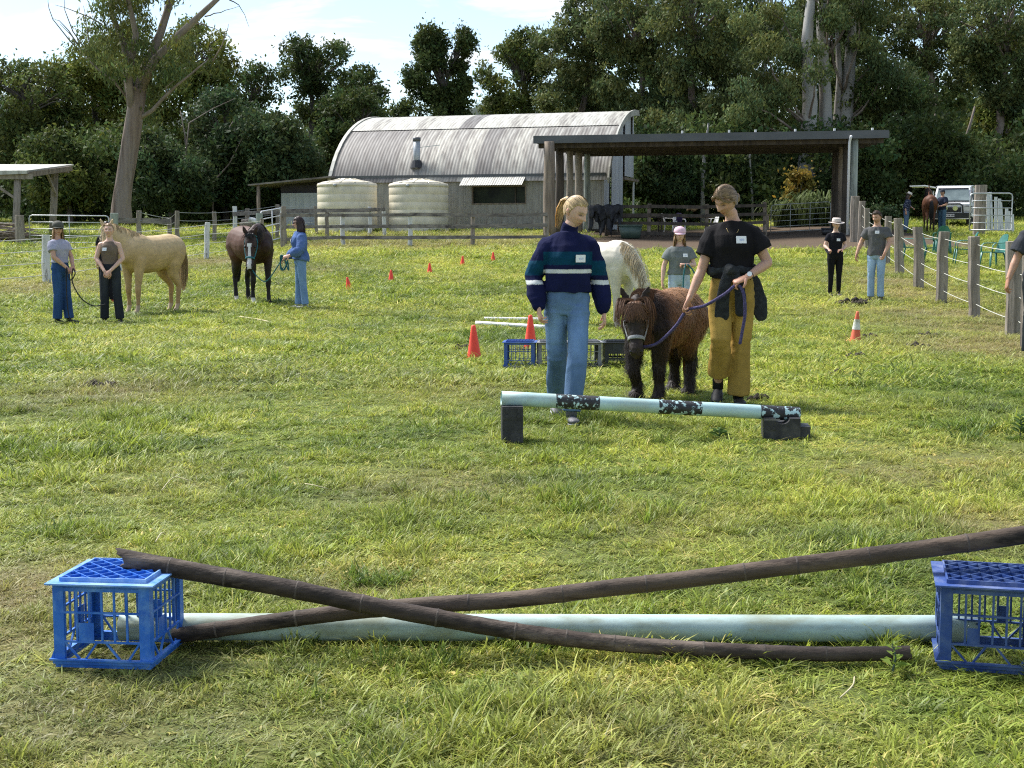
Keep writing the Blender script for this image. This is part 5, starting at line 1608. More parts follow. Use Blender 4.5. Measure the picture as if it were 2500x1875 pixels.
ws = MB().add([(-HW + .17, 1.115, 1.255), (HW - .17, 1.115, 1.255), (HW - .27, 1.555, 1.80), (-HW + .27, 1.555, 1.80), (-HW + .17, 1.05, 1.25), (HW - .17, 1.05, 1.25), (HW - .27, 1.49, 1.82), (-HW + .27, 1.49, 1.82)],
              [(0, 3, 2, 1), (4, 5, 6, 7), (0, 1, 5, 4), (1, 2, 6, 5), (2, 3, 7, 6), (3, 0, 4, 7)]).build('windscreen', MAT['screen'], car)
MB().bar((-HW + .20, 1.03, 1.26), (HW - .20, 1.03, 1.26), .05, .05).build('wiper_scuttle', MAT['black_p'], ws); MB().bar((-HW + .26, 1.50, 1.835), (HW - .26, 1.50, 1.835), .05, .06).build('sun_strip', MAT['slot'], ws)
for s in (-1, 1):
    MB().box((s * HW * .97 - .01, 1.35, 1.28), (s * HW * .97 + .01, 2.1, 1.75)).build('side_window', MAT['screen'], car)
MB().box((-.45, -.03, .74), (.45, -.005, .98)).build('grille', MAT['black_p'], car)
MB().box((-.42, -.04, .95), (.42, -.032, .985)).build('grille_trim', MAT['chrome'], car)
for s in (-1, 1):
    MB().box((s * .66 - .15, -.035, .78), (s * .66 + .15, -.003, .99)).build('headlight', MAT['lamp_clear'], car)
    MB().box((s * .845 - .03, -.03, .78), (s * .845 + .03, .1, .99)).build('indicator', MAT['lamp_amber'], car)
bb = MB().box((-.90, -.25, .42), (.90, -.06, .70)).build('bull_bar', MAT['black_p'], car)
MB().tube([(-.55, -.22, .70), (-.52, -.22, 1.02), (-.42, -.22, 1.10), (.42, -.22, 1.10), (.52, -.22, 1.02), (.55, -.22, .70)], .035, 8).build('hoop', MAT['black_p'], bb, smooth=True)
MB().tube([(-.93, -.16, .70), (-.93, -.16, .98), (-.55, -.2, 1.02)], .025, 8).build('hoop', MAT['black_p'], bb, smooth=True); MB().tube([(.93, -.16, .70), (.93, -.16, .98), (.55, -.2, 1.02)], .025, 8).build('hoop', MAT['black_p'], bb, smooth=True)
MB().box((-.9, -.256, .42), (.9, -.251, .45)).build('bumper_strip', MAT['chrome'], bb)
for x in (-.22, .22): MB().tube([(x, -.25, .90), (x, -.33, .90)], [.10, .11], 18).build('driving_lamp', MAT['lamp_yellow'], bb, smooth=False)
pl_ = MB().box((-.19, -.262, .52), (.19, -.257, .65)).build('number_plate', MAT['plate'], car)
for k in range(6):
    x = -.15 + k * .055 + (.02 if k > 2 else 0); MB().box((x, -.2645, .555), (x + .034, -.2625, .62)).build('plate_mark', MAT['slot'], pl_)
for s in (-1, 1):
    for y in (.75, 3.5):
        w_ = MB().add(*lathe_data([(.20, -.12), (.36, -.12), (.39, -.08), (.39, .08), (.36, .12), (.20, .12)], 26)).build('wheel', MAT['tyre'], car, M=Matrix.Translation((s * .78, y, .39)) @ Matrix.Rotation(math.pi / 2, 4, 'Y'), smooth=False)
        MB().add(*lathe_data([(.19, -.10), (.205, -.09), (.205, .09), (.19, .10)], 20)).build('rim', MAT['chrome'], w_, M=Matrix.Translation((s * .78, y, .39)) @ Matrix.Rotation(math.pi / 2, 4, 'Y'))
    MB().box((s * 1.05 - .09, 1.15, 1.22), (s * 1.05 + .09, 1.22, 1.46)).build('mirror', MAT['car_white'], car); MB().bar((s * .85, 1.2, 1.25), (s * .99, 1.2, 1.28), .03, .03).build('mirror_stalk', MAT['black_p'], car)
MB().tube([(.80, .9, 1.1), (.82, 1.0, 1.3), (.80, 1.55, 1.9)], .03, 8).build('snorkel', MAT['black_p'], car, smooth=True)
slab([(2.6, .86, .80, 1.99, 2.02), (4.3, .86, .80, 1.99, 2.02)], 'car_white', 'canopy_top')
MB().add([(-.86, 2.4, 1.96), (-1.35, 2.4, 2.06), (-2.05, 2.4, 2.04), (-.86, 4.2, 1.96), (-1.35, 4.2, 2.06), (-2.05, 4.2, 2.04), (-.86, 2.4, 1.90), (-1.35, 2.4, 2.00), (-2.05, 2.4, 1.99), (-.86, 4.2, 1.90), (-1.35, 4.2, 2.00), (-2.05, 4.2, 1.99)],
         [(0, 1, 4, 3), (1, 2, 5, 4), (6, 9, 10, 7), (7, 10, 11, 8), (0, 6, 7, 1), (1, 7, 8, 2), (2, 8, 11, 5), (3, 4, 10, 9), (4, 5, 11, 10)]).build('raised_side_hatch', MAT['car_white'], car)

# ---------------------------------------------------------------- droppings, dry stalks and weeds
MAT['dung'] = pmat('dung', (.022, .018, .012), (.065, .05, .03), scale=20, rough=.95, bump=1.0, bscale=50)
def dung(label, px, py, r, n, seed, grp='droppings in the grass on the right'):
    g = gp(px, py); rr = random.Random(seed); m = MB()
    for k in range(n):
        a = rr.uniform(0, 6.28); q = r * math.sqrt(rr.random()); s_ = .035 * rr.uniform(.6, 1.2) * (1.6 if r > .2 else 1)
        z = max(0, (1 - q / r)) * r * .42 * rr.random()
        v, f = tube_data([(q * math.cos(a) * 1.3 - s_ * .6, q * math.sin(a), z + s_ * .3), (q * math.cos(a) * 1.3, q * math.sin(a), z + s_ * .6), (q * math.cos(a) * 1.3 + s_ * .6, q * math.sin(a), z + s_ * .3)], [s_ * .6, s_ * .95, s_ * .6], 6, None, 'round')
        m.add(v, f)
    o = m.build('horse_droppings', MAT['dung'], None, smooth=True); o.location = g; tag(o, label, 'droppings', grp, 'stuff')
dung('large dark heap of droppings in front of the couple on the right', 2082, 745, .26, 70, 1); dung('droppings beside the faded orange cone', 2112, 826, .14, 18, 2)
dung('small droppings halfway to the fence right of the orange cone', 2268, 822, .12, 14, 3); dung('small dark droppings in the grass below the orange cone', 2088, 874, .10, 12, 4)
dung('scattered droppings right of the orange cone, low in the grass', 2235, 851, .16, 16, 5); dung('flat old droppings in the grass at left below the jeans woman', 243, 945, .13, 16, 6, None); dung('old droppings left of the tall red cone', 1133, 853, .12, 12, 7, None)
dung('old grey droppings right of the striped pole', 2062, 922, .16, 22, 8); dung('crumbled droppings behind the right jump block', 1850, 978, .07, 10, 9)
MAT['straw'] = pmat('straw', (.42, .36, .20), (.58, .52, .33), scale=20, rough=.8)
for k, (a, b, c) in enumerate((((395, 1215), (425, 1190), (462, 1190)), ((745, 1200), (765, 1212), (800, 1210)), ((380, 1345), (395, 1335), (405, 1330)), ((585, 778), (640, 790), (680, 798)), ((2050, 1745), (2080, 1720), (2085, 1690)))):
    P = [gp(*q) + Vector((0, 0, .035 + .02 * (i == 1))) for i, q in enumerate((a, b, c))]
    st = MB().tube(spline(P, 4), .0026 if P[0].y < 12 else .010, 5).build('dry_stalk', MAT['straw'], None, smooth=True)
    tag(st, ('curved dry stalk on the grass above the left crate', 'straight dry stalk in the grass left of the striped pole', 'dry stalk poking up behind the broken bamboo end', 'long pale stalk lying on the grass between the two led horses', 'bent dry stalk in the bottom right grass')[k], 'stalk')
def weed(label, px, py, h, n, col, seed, wl=.035):
    g = gp(px, py); o = empty('weed', g, 0, label, 'weed'); r = random.Random(seed); V = []; Fc = []; C = []
    MB().tube([(0, 0, 0), (.01, 0, h * .5), (.0, .01, h * .95)], [.004, .003, .002], 5).build('stem', MAT['tub_green'], o)
    for i in range(n):
        t = i / n; z = h * (.15 + .85 * t); th = i * 2.4 + r.uniform(-.3, .3); L_ = wl * (1.5 - .8 * t) * r.uniform(.8, 1.3); w = L_ * .32
        dx, dy = math.cos(th), math.sin(th); k = len(V); b = r.uniform(.8, 1.25)
        V += [(0, 0, z), (dx * L_ * .5 - dy * w, dy * L_ * .5 + dx * w, z + L_ * .35), (dx * L_, dy * L_, z + L_ * .3), (dx * L_ * .5 + dy * w, dy * L_ * .5 - dx * w, z + L_ * .35)]
        C += [tuple(b * q for q in col)] * 4; Fc.append((k, k + 1, k + 2, k + 3))
    raw_mesh('foliage', V, Fc, MAT['leaf'], o, cols=np.array(C))
weed('leafy weed growing in front of the bamboo end by the right crate', 2178, 1655, .10, 12, (.20, .28, .05), 1, .032)
weed('low broad-leaved weed under the striped pole', 1755, 1075, .07, 12, (.12, .2, .05), 3, .06)
weed('small weed clump at the right edge below the fence', 2490, 1070, .16, 24, (.09, .15, .04), 4, .06)
# ============================================================ bodies: volumes fused by a voxel remesh, evaluated in one go
JOBS = []
def remesh_job(mb, voxel, smooth, cb):
    me = bpy.data.meshes.new('tmp'); me.from_pydata(mb.v, [], mb.f)
    o = bpy.data.objects.new('tmp', me); COL.objects.link(o)
    r = o.modifiers.new('r', 'REMESH'); r.mode = 'VOXEL'; r.voxel_size = voxel; r.adaptivity = 0.0
    if smooth:
        s = o.modifiers.new('s', 'SMOOTH'); s.factor = .5; s.iterations = smooth
    JOBS.append((o, cb))
def run_jobs():
    dg = bpy.context.evaluated_depsgraph_get()
    res = []
    for o, cb in JOBS:
        res.append((bpy.data.meshes.new_from_object(o.evaluated_get(dg)), cb, o))
    for me, cb, o in res:
        tm = o.data; bpy.data.objects.remove(o); bpy.data.meshes.remove(tm)
        n = len(me.vertices)
        V = np.empty(n * 3, np.float32); me.vertices.foreach_get('co', V); V = V.reshape(-1, 3)
        Nn = np.empty(n * 3, np.float32); me.vertex_normals.foreach_get('vector', Nn); Nn = Nn.reshape(-1, 3)
        cb(me, V, Nn)
    JOBS.clear()
def finish(me, name, mat, parent, V=None, cols=None):
    if V is not None: me.vertices.foreach_set('co', np.ascontiguousarray(V, np.float32).ravel())
    me.polygons.foreach_set('use_smooth', np.ones(len(me.polygons), bool))
    if cols is not None: set_col(me, cols)
    me.materials.clear(); me.materials.append(mat); me.name = name; me.update()
    return link(bpy.data.objects.new(name, me), parent)
def join_mesh(me, extra):
    """append (V,F,C) groups to the mesh so that the body stays one object"""
    bm = bmesh.new(); bm.from_mesh(me)
    lay = bm.verts.layers.float_color.get('Col')
    for V, Fc, C in extra:
        vs = [bm.verts.new(tuple(float(q) for q in v)) for v in V]
        if lay:
            for v, c in zip(vs, C): v[lay] = (float(c[0]), float(c[1]), float(c[2]), 1.0)
        for f in Fc:
            try: fc = bm.faces.new([vs[i] for i in f]); fc.smooth = True
            except ValueError: pass
    bm.to_mesh(me); bm.free(); me.update()
def ss2(a, b, x):
    t = np.clip((x - a) / (b - a), 0, 1); return t * t * (3 - 2 * t)
def ridge(a): return 1 - 2 * np.abs(a)
def n3(V, sc, seed=0, st=(1, 1, 1)):
    return np.array([mnoise.noise(Vector((v[0] * sc * st[0] + seed * 7.3, v[1] * sc * st[1], v[2] * sc * st[2]))) for v in V])

MAT['skin'] = pmat('skin', (.92, .92, .92), (1.05, 1.03, 1.02), scale=25, rough=.5, vcol=True, spec=.35, sub=.12)
MAT['cloth'] = pmat('cloth', (.85, .85, .85), (1.1, 1.1, 1.1), scale=9, rough=.92, vcol=True, bump=.22, bscale=160, spec=.15)
MAT['denim'] = pmat('denim', (.80, .82, .85), (1.18, 1.15, 1.12), scale=7, rough=.92, vcol=True, bump=.25, bscale=220, spec=.12, stretch=(1, 1, .35))
MAT['hair'] = pmat('hair', (.75, .75, .75), (1.2, 1.18, 1.15), scale=30, rough=.5, vcol=True, spec=.4, stretch=(1, 1, .3))
MAT['badge'] = pmat('badge', (.80, .80, .82), (.85, .85, .86), scale=30, rough=.5)
MAT['ink'] = pmat('ink', (.45, .50, .68), (.62, .66, .78), scale=60, rough=.6)
MAT['shoe'] = pmat('shoe', (.9, .9, .9), (1.1, 1.1, 1.1), scale=20, rough=.6, vcol=True)
MAT['gold'] = pmat('gold', (.5, .36, .14), (.6, .45, .2), rough=.35, metal=.8)

def capsule(mb, pts, rad, n=12, ref=None): mb.tube(pts, rad, n, ref, 'round')
def bez(p0, p1, t): return Vector(p0).lerp(Vector(p1), t)

def hand_geo(w, d, pn, curl, side, k=1.0, grip=None):
    """palm, four fingers of unequal length and a thumb; w wrist, d finger direction, pn palm normal"""
    w = Vector(w); d = Vector(d).normalized(); pn = Vector(pn); pn = (pn - d * pn.dot(d)).normalized()
    s = d.cross(pn) * side      # across the palm towards the thumb
    m = MB()
    pal = [w - d * .03, w + d * .005, w + d * .045, w + d * .088]
    capsule(m, pal, [(.024 * k, .019 * k), (.030 * k, .019 * k), (.040 * k, .016 * k), (.039 * k, .013 * k)], 12, s)
    lens = (.066, .074, .069, .054)
    for i in range(4):
        off = (.030 - i * .020) * k
        b = w + d * (.080 + (.004, .008, .005, -.004)[i]) * k + s * off
        c = curl * (1 + .12 * i); L_ = lens[i] * k; pts = [b - d * .015, b]; a = 0; p = b
        for q, fr in enumerate((.45, .31, .24)):
            a += c * (.75, 1.1, .8)[q]
            dd = d * math.cos(a) + pn * math.sin(a)
            p = p + dd * (L_ * fr); pts.append(p)
        capsule(m, pts, [.0085 * k, .0088 * k, .008 * k, .0074 * k, .006 * k], 8)
    tb = w + d * .022 * k + s * .030 * k
    a = .55 + .3 * curl
    t1 = tb + (d * .55 + s * .75 + pn * .30 * (1 + curl)).normalized() * .036 * k
    t2 = t1 + (d * .85 + s * .25 + pn * .35 * (1 + curl)).normalized() * .028 * k
    capsule(m, [tb - s * .012 - d * .006, tb, t1, t2], [.013 * k, .0125 * k, .0105 * k, .0085 * k], 8)
    return m

def head_geo(skin, brow, lips=None, beard=None, eyes='open'):
    nu, nv = 56, 46; V = []; C = []; Fc = []
    lips = lips or (skin[0] * .78, skin[1] * .42, skin[2] * .42)
    for j in range(nv + 1):
        ph = math.pi * j / nv; dz = math.cos(ph); sr = math.sin(ph)
        for i in range(nu):
            th = 2 * math.pi * i / nu
            dx, dy = sr * math.sin(th), -sr * math.cos(th)
            t = max(0, -dz)
            x = dx * .074 * (1 - .30 * t ** 1.6); z = dz * .115
            y = dy * (.092 if dy < 0 else .100 * (1 - .55 * t))
            if dy < 0: y *= 1 - .10 * abs(dx) ** 2
            if dz > .2: y *= 1 - .05 * (dz - .2)
            if dy < 0.25:
                f = min(1, (.25 - dy) / .4)
                g = lambda a, b: math.exp(-(a / b) ** 2)
                nz = max(0, min(1, (.022 - z) / .045)) if z > -.024 else max(0, 1 - (-.024 - z) / .012)
                y -= f * .030 * g(x, .0125 if z > -.015 else .016) * nz
                y += f * .014 * g(abs(x) - .031, .017) * g(z - .010, .013)
                y -= f * .005 * g(z - .031, .010) * g(x, .05)
                y -= f * .0085 * g(x, .022) * (g(z + .054, .007) + g(z + .067, .008))
                y += f * .004 * g(x, .026) * g(z + .0605, .003)
                y -= f * .012 * g(x, .024) * g(z + .094, .016)
                y -= f * .004 * g(abs(x) - .042, .02) * g(z + .018, .02)
            V.append((x, y, z))
            c = list(skin)
            if dy < .1:
                bl = .30 * math.exp(-((abs(x) - .044) / .018) ** 2 - ((z + .022) / .018) ** 2)
                c = [c[0] * (1 - .05 * bl), c[1] * (1 - .35 * bl), c[2] * (1 - .35 * bl)]
                def mixc(c, tgt, k): return [c[q] * (1 - k) + tgt[q] * k for q in range(3)]
                k = math.exp(-((abs(x) - .033) / .017) ** 4 - ((z - .030 + .12 * abs(abs(x) - .03)) / .0045) ** 2) ; c = mixc(c, brow, .95 * k)
                k = math.exp(-((abs(x) - .031) / .0145) ** 4 - ((z - .0085) / .0066) ** 2); c = mixc(c, (.03, .02, .018), .95 * k)
                k = math.exp(-(x / .023) ** 4 - ((z + .0605) / .0095) ** 2); c = mixc(c, lips, .85 * k)
                k = math.exp(-(x / .020) ** 4 - ((z + .0605) / .0022) ** 2); c = mixc(c, (lips[0] * .4, lips[1] * .35, lips[2] * .35), .8 * k)
                k = math.exp(-((abs(x) - .009) / .005) ** 2 - ((z + .030) / .004) ** 2); c = mixc(c, (skin[0] * .35, skin[1] * .25, skin[2] * .22), .8 * k)
                if beard and z < -.03:
                    k = min(1, (-.03 - z) / .02) * (1 - .7 * math.exp(-(x / .02) ** 2 - ((z + .06) / .01) ** 2)); c = mixc(c, beard, .35 * k)
            C.append(c)
    for j in range(nv):
        for i in range(nu):
            a = j * nu + i; b = j * nu + (i + 1) % nu
            Fc.append((a, a + nu, b + nu, b))
    # ears
    for s in (-1, 1):
        v, f = tube_data([(s * .068, .008, -.03), (s * .075, .012, -.018), (s * .079, .018, .002), (s * .077, .016, .022), (s * .070, .010, .030)], [(.008, .005), (.012, .006), (.016, .006), (.014, .006), (.006, .004)], 8, (0, 1, 0), 'round')
        o = len(V); V += [tuple(p) for p in v]; C += [(skin[0], skin[1] * .85, skin[2] * .82)] * len(v); Fc += [tuple(i + o for i in q) for q in f]
    return V, Fc, C

def hair_shell(mask, thick, col, seed, nu=44, nv=34):
    V = []; C = []; Fc = []; r = random.Random(seed)
    for j in range(nv + 1):
        ph = math.pi * j / nv; dz = math.cos(ph); sr = math.sin(ph)
        for i in range(nu):
            th = 2 * math.pi * i / nu; dx, dy = sr * math.sin(th), -sr * math.cos(th)
            k = mask(dx, dy, dz); t = max(0, -dz)
            off = thick * k - .022 * (1 - k) + .0025 * math.sin(th * 23 + dz * 6) * k
            sc = Vector((.074 * (1 - .22 * t), .094 if dy < 0 else .100 * (1 - .35 * t), .116))
            V.append((dx * (sc.x + off), dy * (sc.y + off), dz * (sc.z + off)))
            b = .85 + .3 * r.random(); C.append(tuple(q * b for q in col))
    for j in range(nv):
        for i in range(nu):
            a = j * nu + i; b = j * nu + (i + 1) % nu; Fc.append((a, a + nu, b + nu, b))
    return V, Fc, C

def ss(a, b, x):
    t = max(0, min(1, (x - a) / (b - a))); return t * t * (3 - 2 * t)

def ribbons(paths, width, cols, taper=True):
    V = []; Fc = []; C = []
    for P, c in zip(paths, cols):
        o = len(V); m = len(P)
        for i, p in enumerate(P):
            t = (P[min(i + 1, m - 1)] - P[max(i - 1, 0)])
            side = t.cross(Vector((p.x, p.y, .02)) if (p.x * p.x + p.y * p.y) > 1e-8 else Vector((0, 1, 0)))
            if side.length < 1e-9: side = t.orthogonal()
            side.normalize()
            w = width * (1 if not taper else (1.0 - .85 * (i / (m - 1)) ** 2)) * .5
            V += [tuple(p - side * w), tuple(p + side * w)]; C += [c, c]
        for i in range(m - 1): Fc.append((o + 2 * i, o + 2 * i + 1, o + 2 * i + 3, o + 2 * i + 2))
    return V, Fc, C

def shade(col, r, a=.5, b=1.5):
    k = r.uniform(a, b); return tuple(q * k for q in col)

def strands_to(mask, target, n, col, seed, rad=.012, seg=7, w=.005):
    """hair combed over the skull towards target direction(s)"""
    r = random.Random(seed); paths = []; cols = []
    while len(paths) < n:
        d = Vector((r.gauss(0, 1), r.gauss(0, 1), r.gauss(0, 1))).normalized()
        if mask(d.x, d.y, d.z) < .45: continue
        tg = target(d); P = []
        for k in range(seg):
            t = k / (seg - 1); q = d.lerp(tg, t * r.uniform(.7, 1.0)).normalized(); tt = max(0, -q.z)
            P.append(Vector((q.x * (.074 * (1 - .22 * tt) + rad), q.y * ((.094 if q.y < 0 else .100 * (1 - .35 * tt)) + rad), q.z * (.116 + rad))))
        paths.append(P); cols.append(shade(col, r))
    return ribbons(paths, w, cols)

def build_hair(style, col, HM, parent, seed, back=None):
    """HM maps head space to the person's space"""
    m_ = MAT['hair']; r = random.Random(seed)
    def emit(groups, name='hair'):
        mb = MB()
        for V, Fc, C in groups:
            o = mb.n; mb.v += [tuple(HM @ Vector(v)) for v in V]; mb.f += [tuple(i + o for i in f) for f in Fc]; mb.c += [tuple(c) for c in C]; mb.n += len(V); mb.use_c = True
        return mb.build(name, m_, parent, smooth=True)
    front = {'pony': .64, 'tied': .52, 'short': .60, 'bob': .52, 'long': .50, 'back': .62}[style]
    low = {'pony': -.42, 'tied': -.45, 'short': -.40, 'bob': -.75, 'long': -.75, 'back': -.45}[style]
    side = {'pony': -.10, 'tied': -.28, 'short': .08, 'bob': -.55, 'long': -.55, 'back': -.05}[style]
    def mask(dx, dy, dz):
        lim = front if dy < -.45 else (front + (side - front) * ss(-.45, .05, dy) if dy < .05 else side + (low - side) * ss(.05, .55, dy))
        return ss(lim - .10, lim + .10, dz + .05 * math.sin(dx * 19 + dy * 13))
    th = {'pony': .008, 'tied': .013, 'short': .016, 'bob': .015, 'long': .012, 'back': .007}[style]
    g = [hair_shell(mask, th, col, seed)]
    if style == 'pony':
        tg = lambda d: Vector((d.x * .12, .92, .22))
        g.append(strands_to(mask, tg, 420, col, seed, th + .003))
        pt = [Vector((0, .085, .040)), Vector((0, .112, .040)), Vector((0, .132, .005)), Vector((0, .134, -.055)), Vector((0, .122, -.12)), Vector((0, .105, -.175))]
        v, f = tube_data(pt, [.018, .026, .034, .035, .027, .008], 12, None, 'round'); g.append((v, f, [shade(col, r, 1.0, 1.7) for _ in v]))
        paths = []; cols = []
        for i in range(160):
            a = r.uniform(0, 6.28); q = []
            for k, p in enumerate(pt):
                rr = (.016, .026, .034, .036, .030, .018)[k] * r.uniform(.8, 1.15); q.append(p + Vector((math.cos(a) * rr, math.sin(a) * rr * .8, r.uniform(-.006, .006) - (.03 * r.random() if k == 5 else 0))))
            paths.append(q); cols.append(shade(col, r, .8, 2.1))
        g.append(ribbons(paths, .006, cols))
        v, f = tube_data([(0, .096, .041), (0, .106, .041)], .026, 12); emit([(v, f, [(.02, .015, .012)] * len(v))], 'hair_tie')
    elif style == 'tied':
        tg = lambda d: Vector(((.35 if d.x > -.1 else -.5) * .9, .80, -.32 if abs(d.x) > .2 else -.1))
        g.append(strands_to(mask, tg, 520, col, seed, th + .003))
        pt = [Vector((0, .095, -.05)), Vector((0, .125, -.06)), Vector((0, .130, -.085))]
        v, f = tube_data(pt, [.030, .036, .024], 12, None, 'round'); g.append((v, f, [shade(col, r) for _ in v]))
        paths = []; cols = []
        for s in (-1, 1):
            for i in range(90):
                x0 = r.uniform(.005, .05) * s; z0 = .118 - abs(x0) * .35
                paths.append([Vector((x0, -.070 + r.uniform(-.01, .01), z0 - .02)), Vector((s * .052, -.090, .066 + r.uniform(-.01, .012))), Vector((s * .078, -.060, .034 + r.uniform(-.012, .012))), Vector((s * .088, -.01, .012)), Vector((s * .080, .05, -.02)), Vector((s * .03, .10, -.05))])
                cols.append(shade(col, r, .55, 1.35))
        g.append(ribbons(paths, .007, cols, False))
    elif style in ('long', 'bob'):
        L_ = .24 if style == 'long' else .17
        tg = lambda d: Vector((.75 * (1 if d.x > 0 else -1), .35, -.55))
        g.append(strands_to(mask, tg, 300, col, seed, th + .003))
        paths = []; cols = []
        for s in (-1, 1):
            for i in range(150):
                y0 = r.uniform(-.045, .09); x = s * (.084 - .25 * max(0, y0 - .03)); wv = r.uniform(-.012, .012)
                paths.append([Vector((x * .9, y0, .03)), Vector((x, y0 + .004, -.04)), Vector((x * 1.08 + wv, y0 + .008 + wv, -.11)), Vector((x * 1.05 + wv * 2, y0 - .005, -.11 - L_ * .45)), Vector((x * .95 + wv * 2.5, y0 - .012, -.11 - L_ * r.uniform(.7, 1.0) + .06))])
                cols.append(shade(col, r, .6, 1.4))
            v, f = tube_data([(s * .070, .03, .0), (s * .076, .035, -.08), (s * .078, .03, -.12 - L_ * .35), (s * .070, .02, -.09 - L_ * .6)], [(.05, .014), (.058, .018), (.050, .018), (.02, .008)], 10, (0, 1, 0), 'round'); g.append((v, f, [shade(col, r) for _ in v]))
        v, f = tube_data([(0, .075, -.01), (0, .085, -.09), (0, .085, -.12 - L_ * .35), (0, .08, -.08 - L_ * .6)], [(.07, .022), (.076, .024), (.066, .02), (.03, .01)], 12, (1, 0, 0), 'round'); g.append((v, f, [shade(col, r) for _ in v]))
        for i in range(160):
            x = r.uniform(-.075, .075); paths.append([Vector((x, .102, -.02)), Vector((x, .112, -.10)), Vector((x * .95, .108, -.12 - L_ * .4)), Vector((x * .85, .10, -.1 - L_ * r.uniform(.5, .8)))]); cols.append(shade(col, r, .6, 1.4))
        g.append(ribbons(paths, .007, cols))
    elif style == 'short':
        paths = []; cols = []
        for i in range(500):
            d = Vector((r.gauss(0, 1), r.gauss(0, 1), r.gauss(0, 1))).normalized()
            if mask(d.x, d.y, d.z) < .5: continue
            p = Vector((d.x * .092, d.y * .112, d.z * .132)); dr = Vector((r.uniform(-.5, .5), -.5, -.2)) * .03
            paths.append([p, p + dr * .6 + d * .012, p + dr]); cols.append(shade(col, r, .6, 1.5))
        g.append(ribbons(paths, .008, cols))
    else:
        tg = lambda d: Vector((d.x * .3, .85, -.35)); g.append(strands_to(mask, tg, 260, col, seed, th + .003))
    return emit(g)

def build_hat(kind, col, HM, parent):
    m = MB(); mt = pmat('hat_' + kind + '%d' % len(bpy.data.materials), tuple(q * .9 for q in col), col, scale=20, rough=.85, bump=.15, bscale=120)
    def tr(v): return [tuple(HM @ Vector(p)) for p in v]
    if kind == 'cap':
        prof_ = [(.100, .030), (.101, .055), (.094, .085), (.072, .115), (.035, .131), (.008, .135)]
        v, f = lathe_data(prof_, 28); v = [(x * .96, y * 1.10 + .002, z) for x, y, z in v]; o = MB().add(tr(v), f).build('cap', mt, parent, smooth=True)
        V = []; n = 12
        for dz, in ((0,), (-.006,)):
            for i in range(n + 1):
                a = math.pi * (1.12 + .76 * i / n) ; x = math.cos(a) * .094; y = math.sin(a) * .105
                V.append((x, y, .034 + dz)); k = math.sin(math.pi * i / n) ** .6; V.append((x * 1.0, y - .075 * k, .030 - .012 * k + .10 * x * x * -8 * k + dz))
        q = 2 * (n + 1); Fc = []
        for i in range(n):
            a = 2 * i; Fc += [(a, a + 1, a + 3, a + 2), (q + a, q + a + 2, q + a + 3, q + a + 1), (a + 1, q + a + 1, q + a + 3, a + 3)]
        MB().add(tr(V), Fc).build('peak', mt, o, smooth=True)
    else:
        cr = [(.098, .035), (.097, .060), (.090, .115), (.080, .135), (.045, .128), (.01, .120)]
        v, f = lathe_data(cr, 28); v = [(x, y * 1.12, z) for x, y, z in v]; o = MB().add(tr(v), f).build('hat_crown', mt, parent, smooth=True)
        br = []
        for r0, z in ((.092, .042), (.135, .036), (.175, .034), (.178, .030), (.135, .030), (.092, .034)): br.append((r0, z))
        v, f = lathe_data(br, 36); v = [(x, y * 1.08, z - .10 * y * y * 8 * .2 + .35 * x * x) for x, y, z in v]
        MB().add(tr(v), f[:-2]).build('brim', mt, o, smooth=True)
        v, f = lathe_data([(.0995, .038), (.0985, .058)], 28); v = [(x, y * 1.12, z) for x, y, z in v]
        MB().add(tr(v), f[:-2]).build('hat_band', MAT['timber_brown'], o, smooth=True)

TORSO_F = [(.86, .150, .100, .0), (.93, .166, .112, .010), (1.0, .148, .102, .006), (1.07, .126, .090, 0), (1.16, .134, .098, -.006), (1.24, .142, .112, -.016), (1.31, .146, .100, -.008), (1.355, .135, .084, .002), (1.395, .106, .072, .006), (1.425, .074, .062, .010), (1.45, .056, .055, .012)]
TORSO_M = [(.86, .150, .105, .0), (.93, .160, .112, .005), (1.0, .142, .104, .0), (1.07, .136, .100, -.004), (1.16, .143, .104, -.006), (1.25, .154, .110, -.008), (1.32, .158, .104, -.004), (1.365, .146, .090, .002), (1.40, .116, .078, .006), (1.43, .082, .066, .010), (1.455, .062, .060, .012)]
SKIN = {'fair': (.62, .40, .30), 'mid': (.52, .31, .21), 'tan': (.44, .25, .16)}

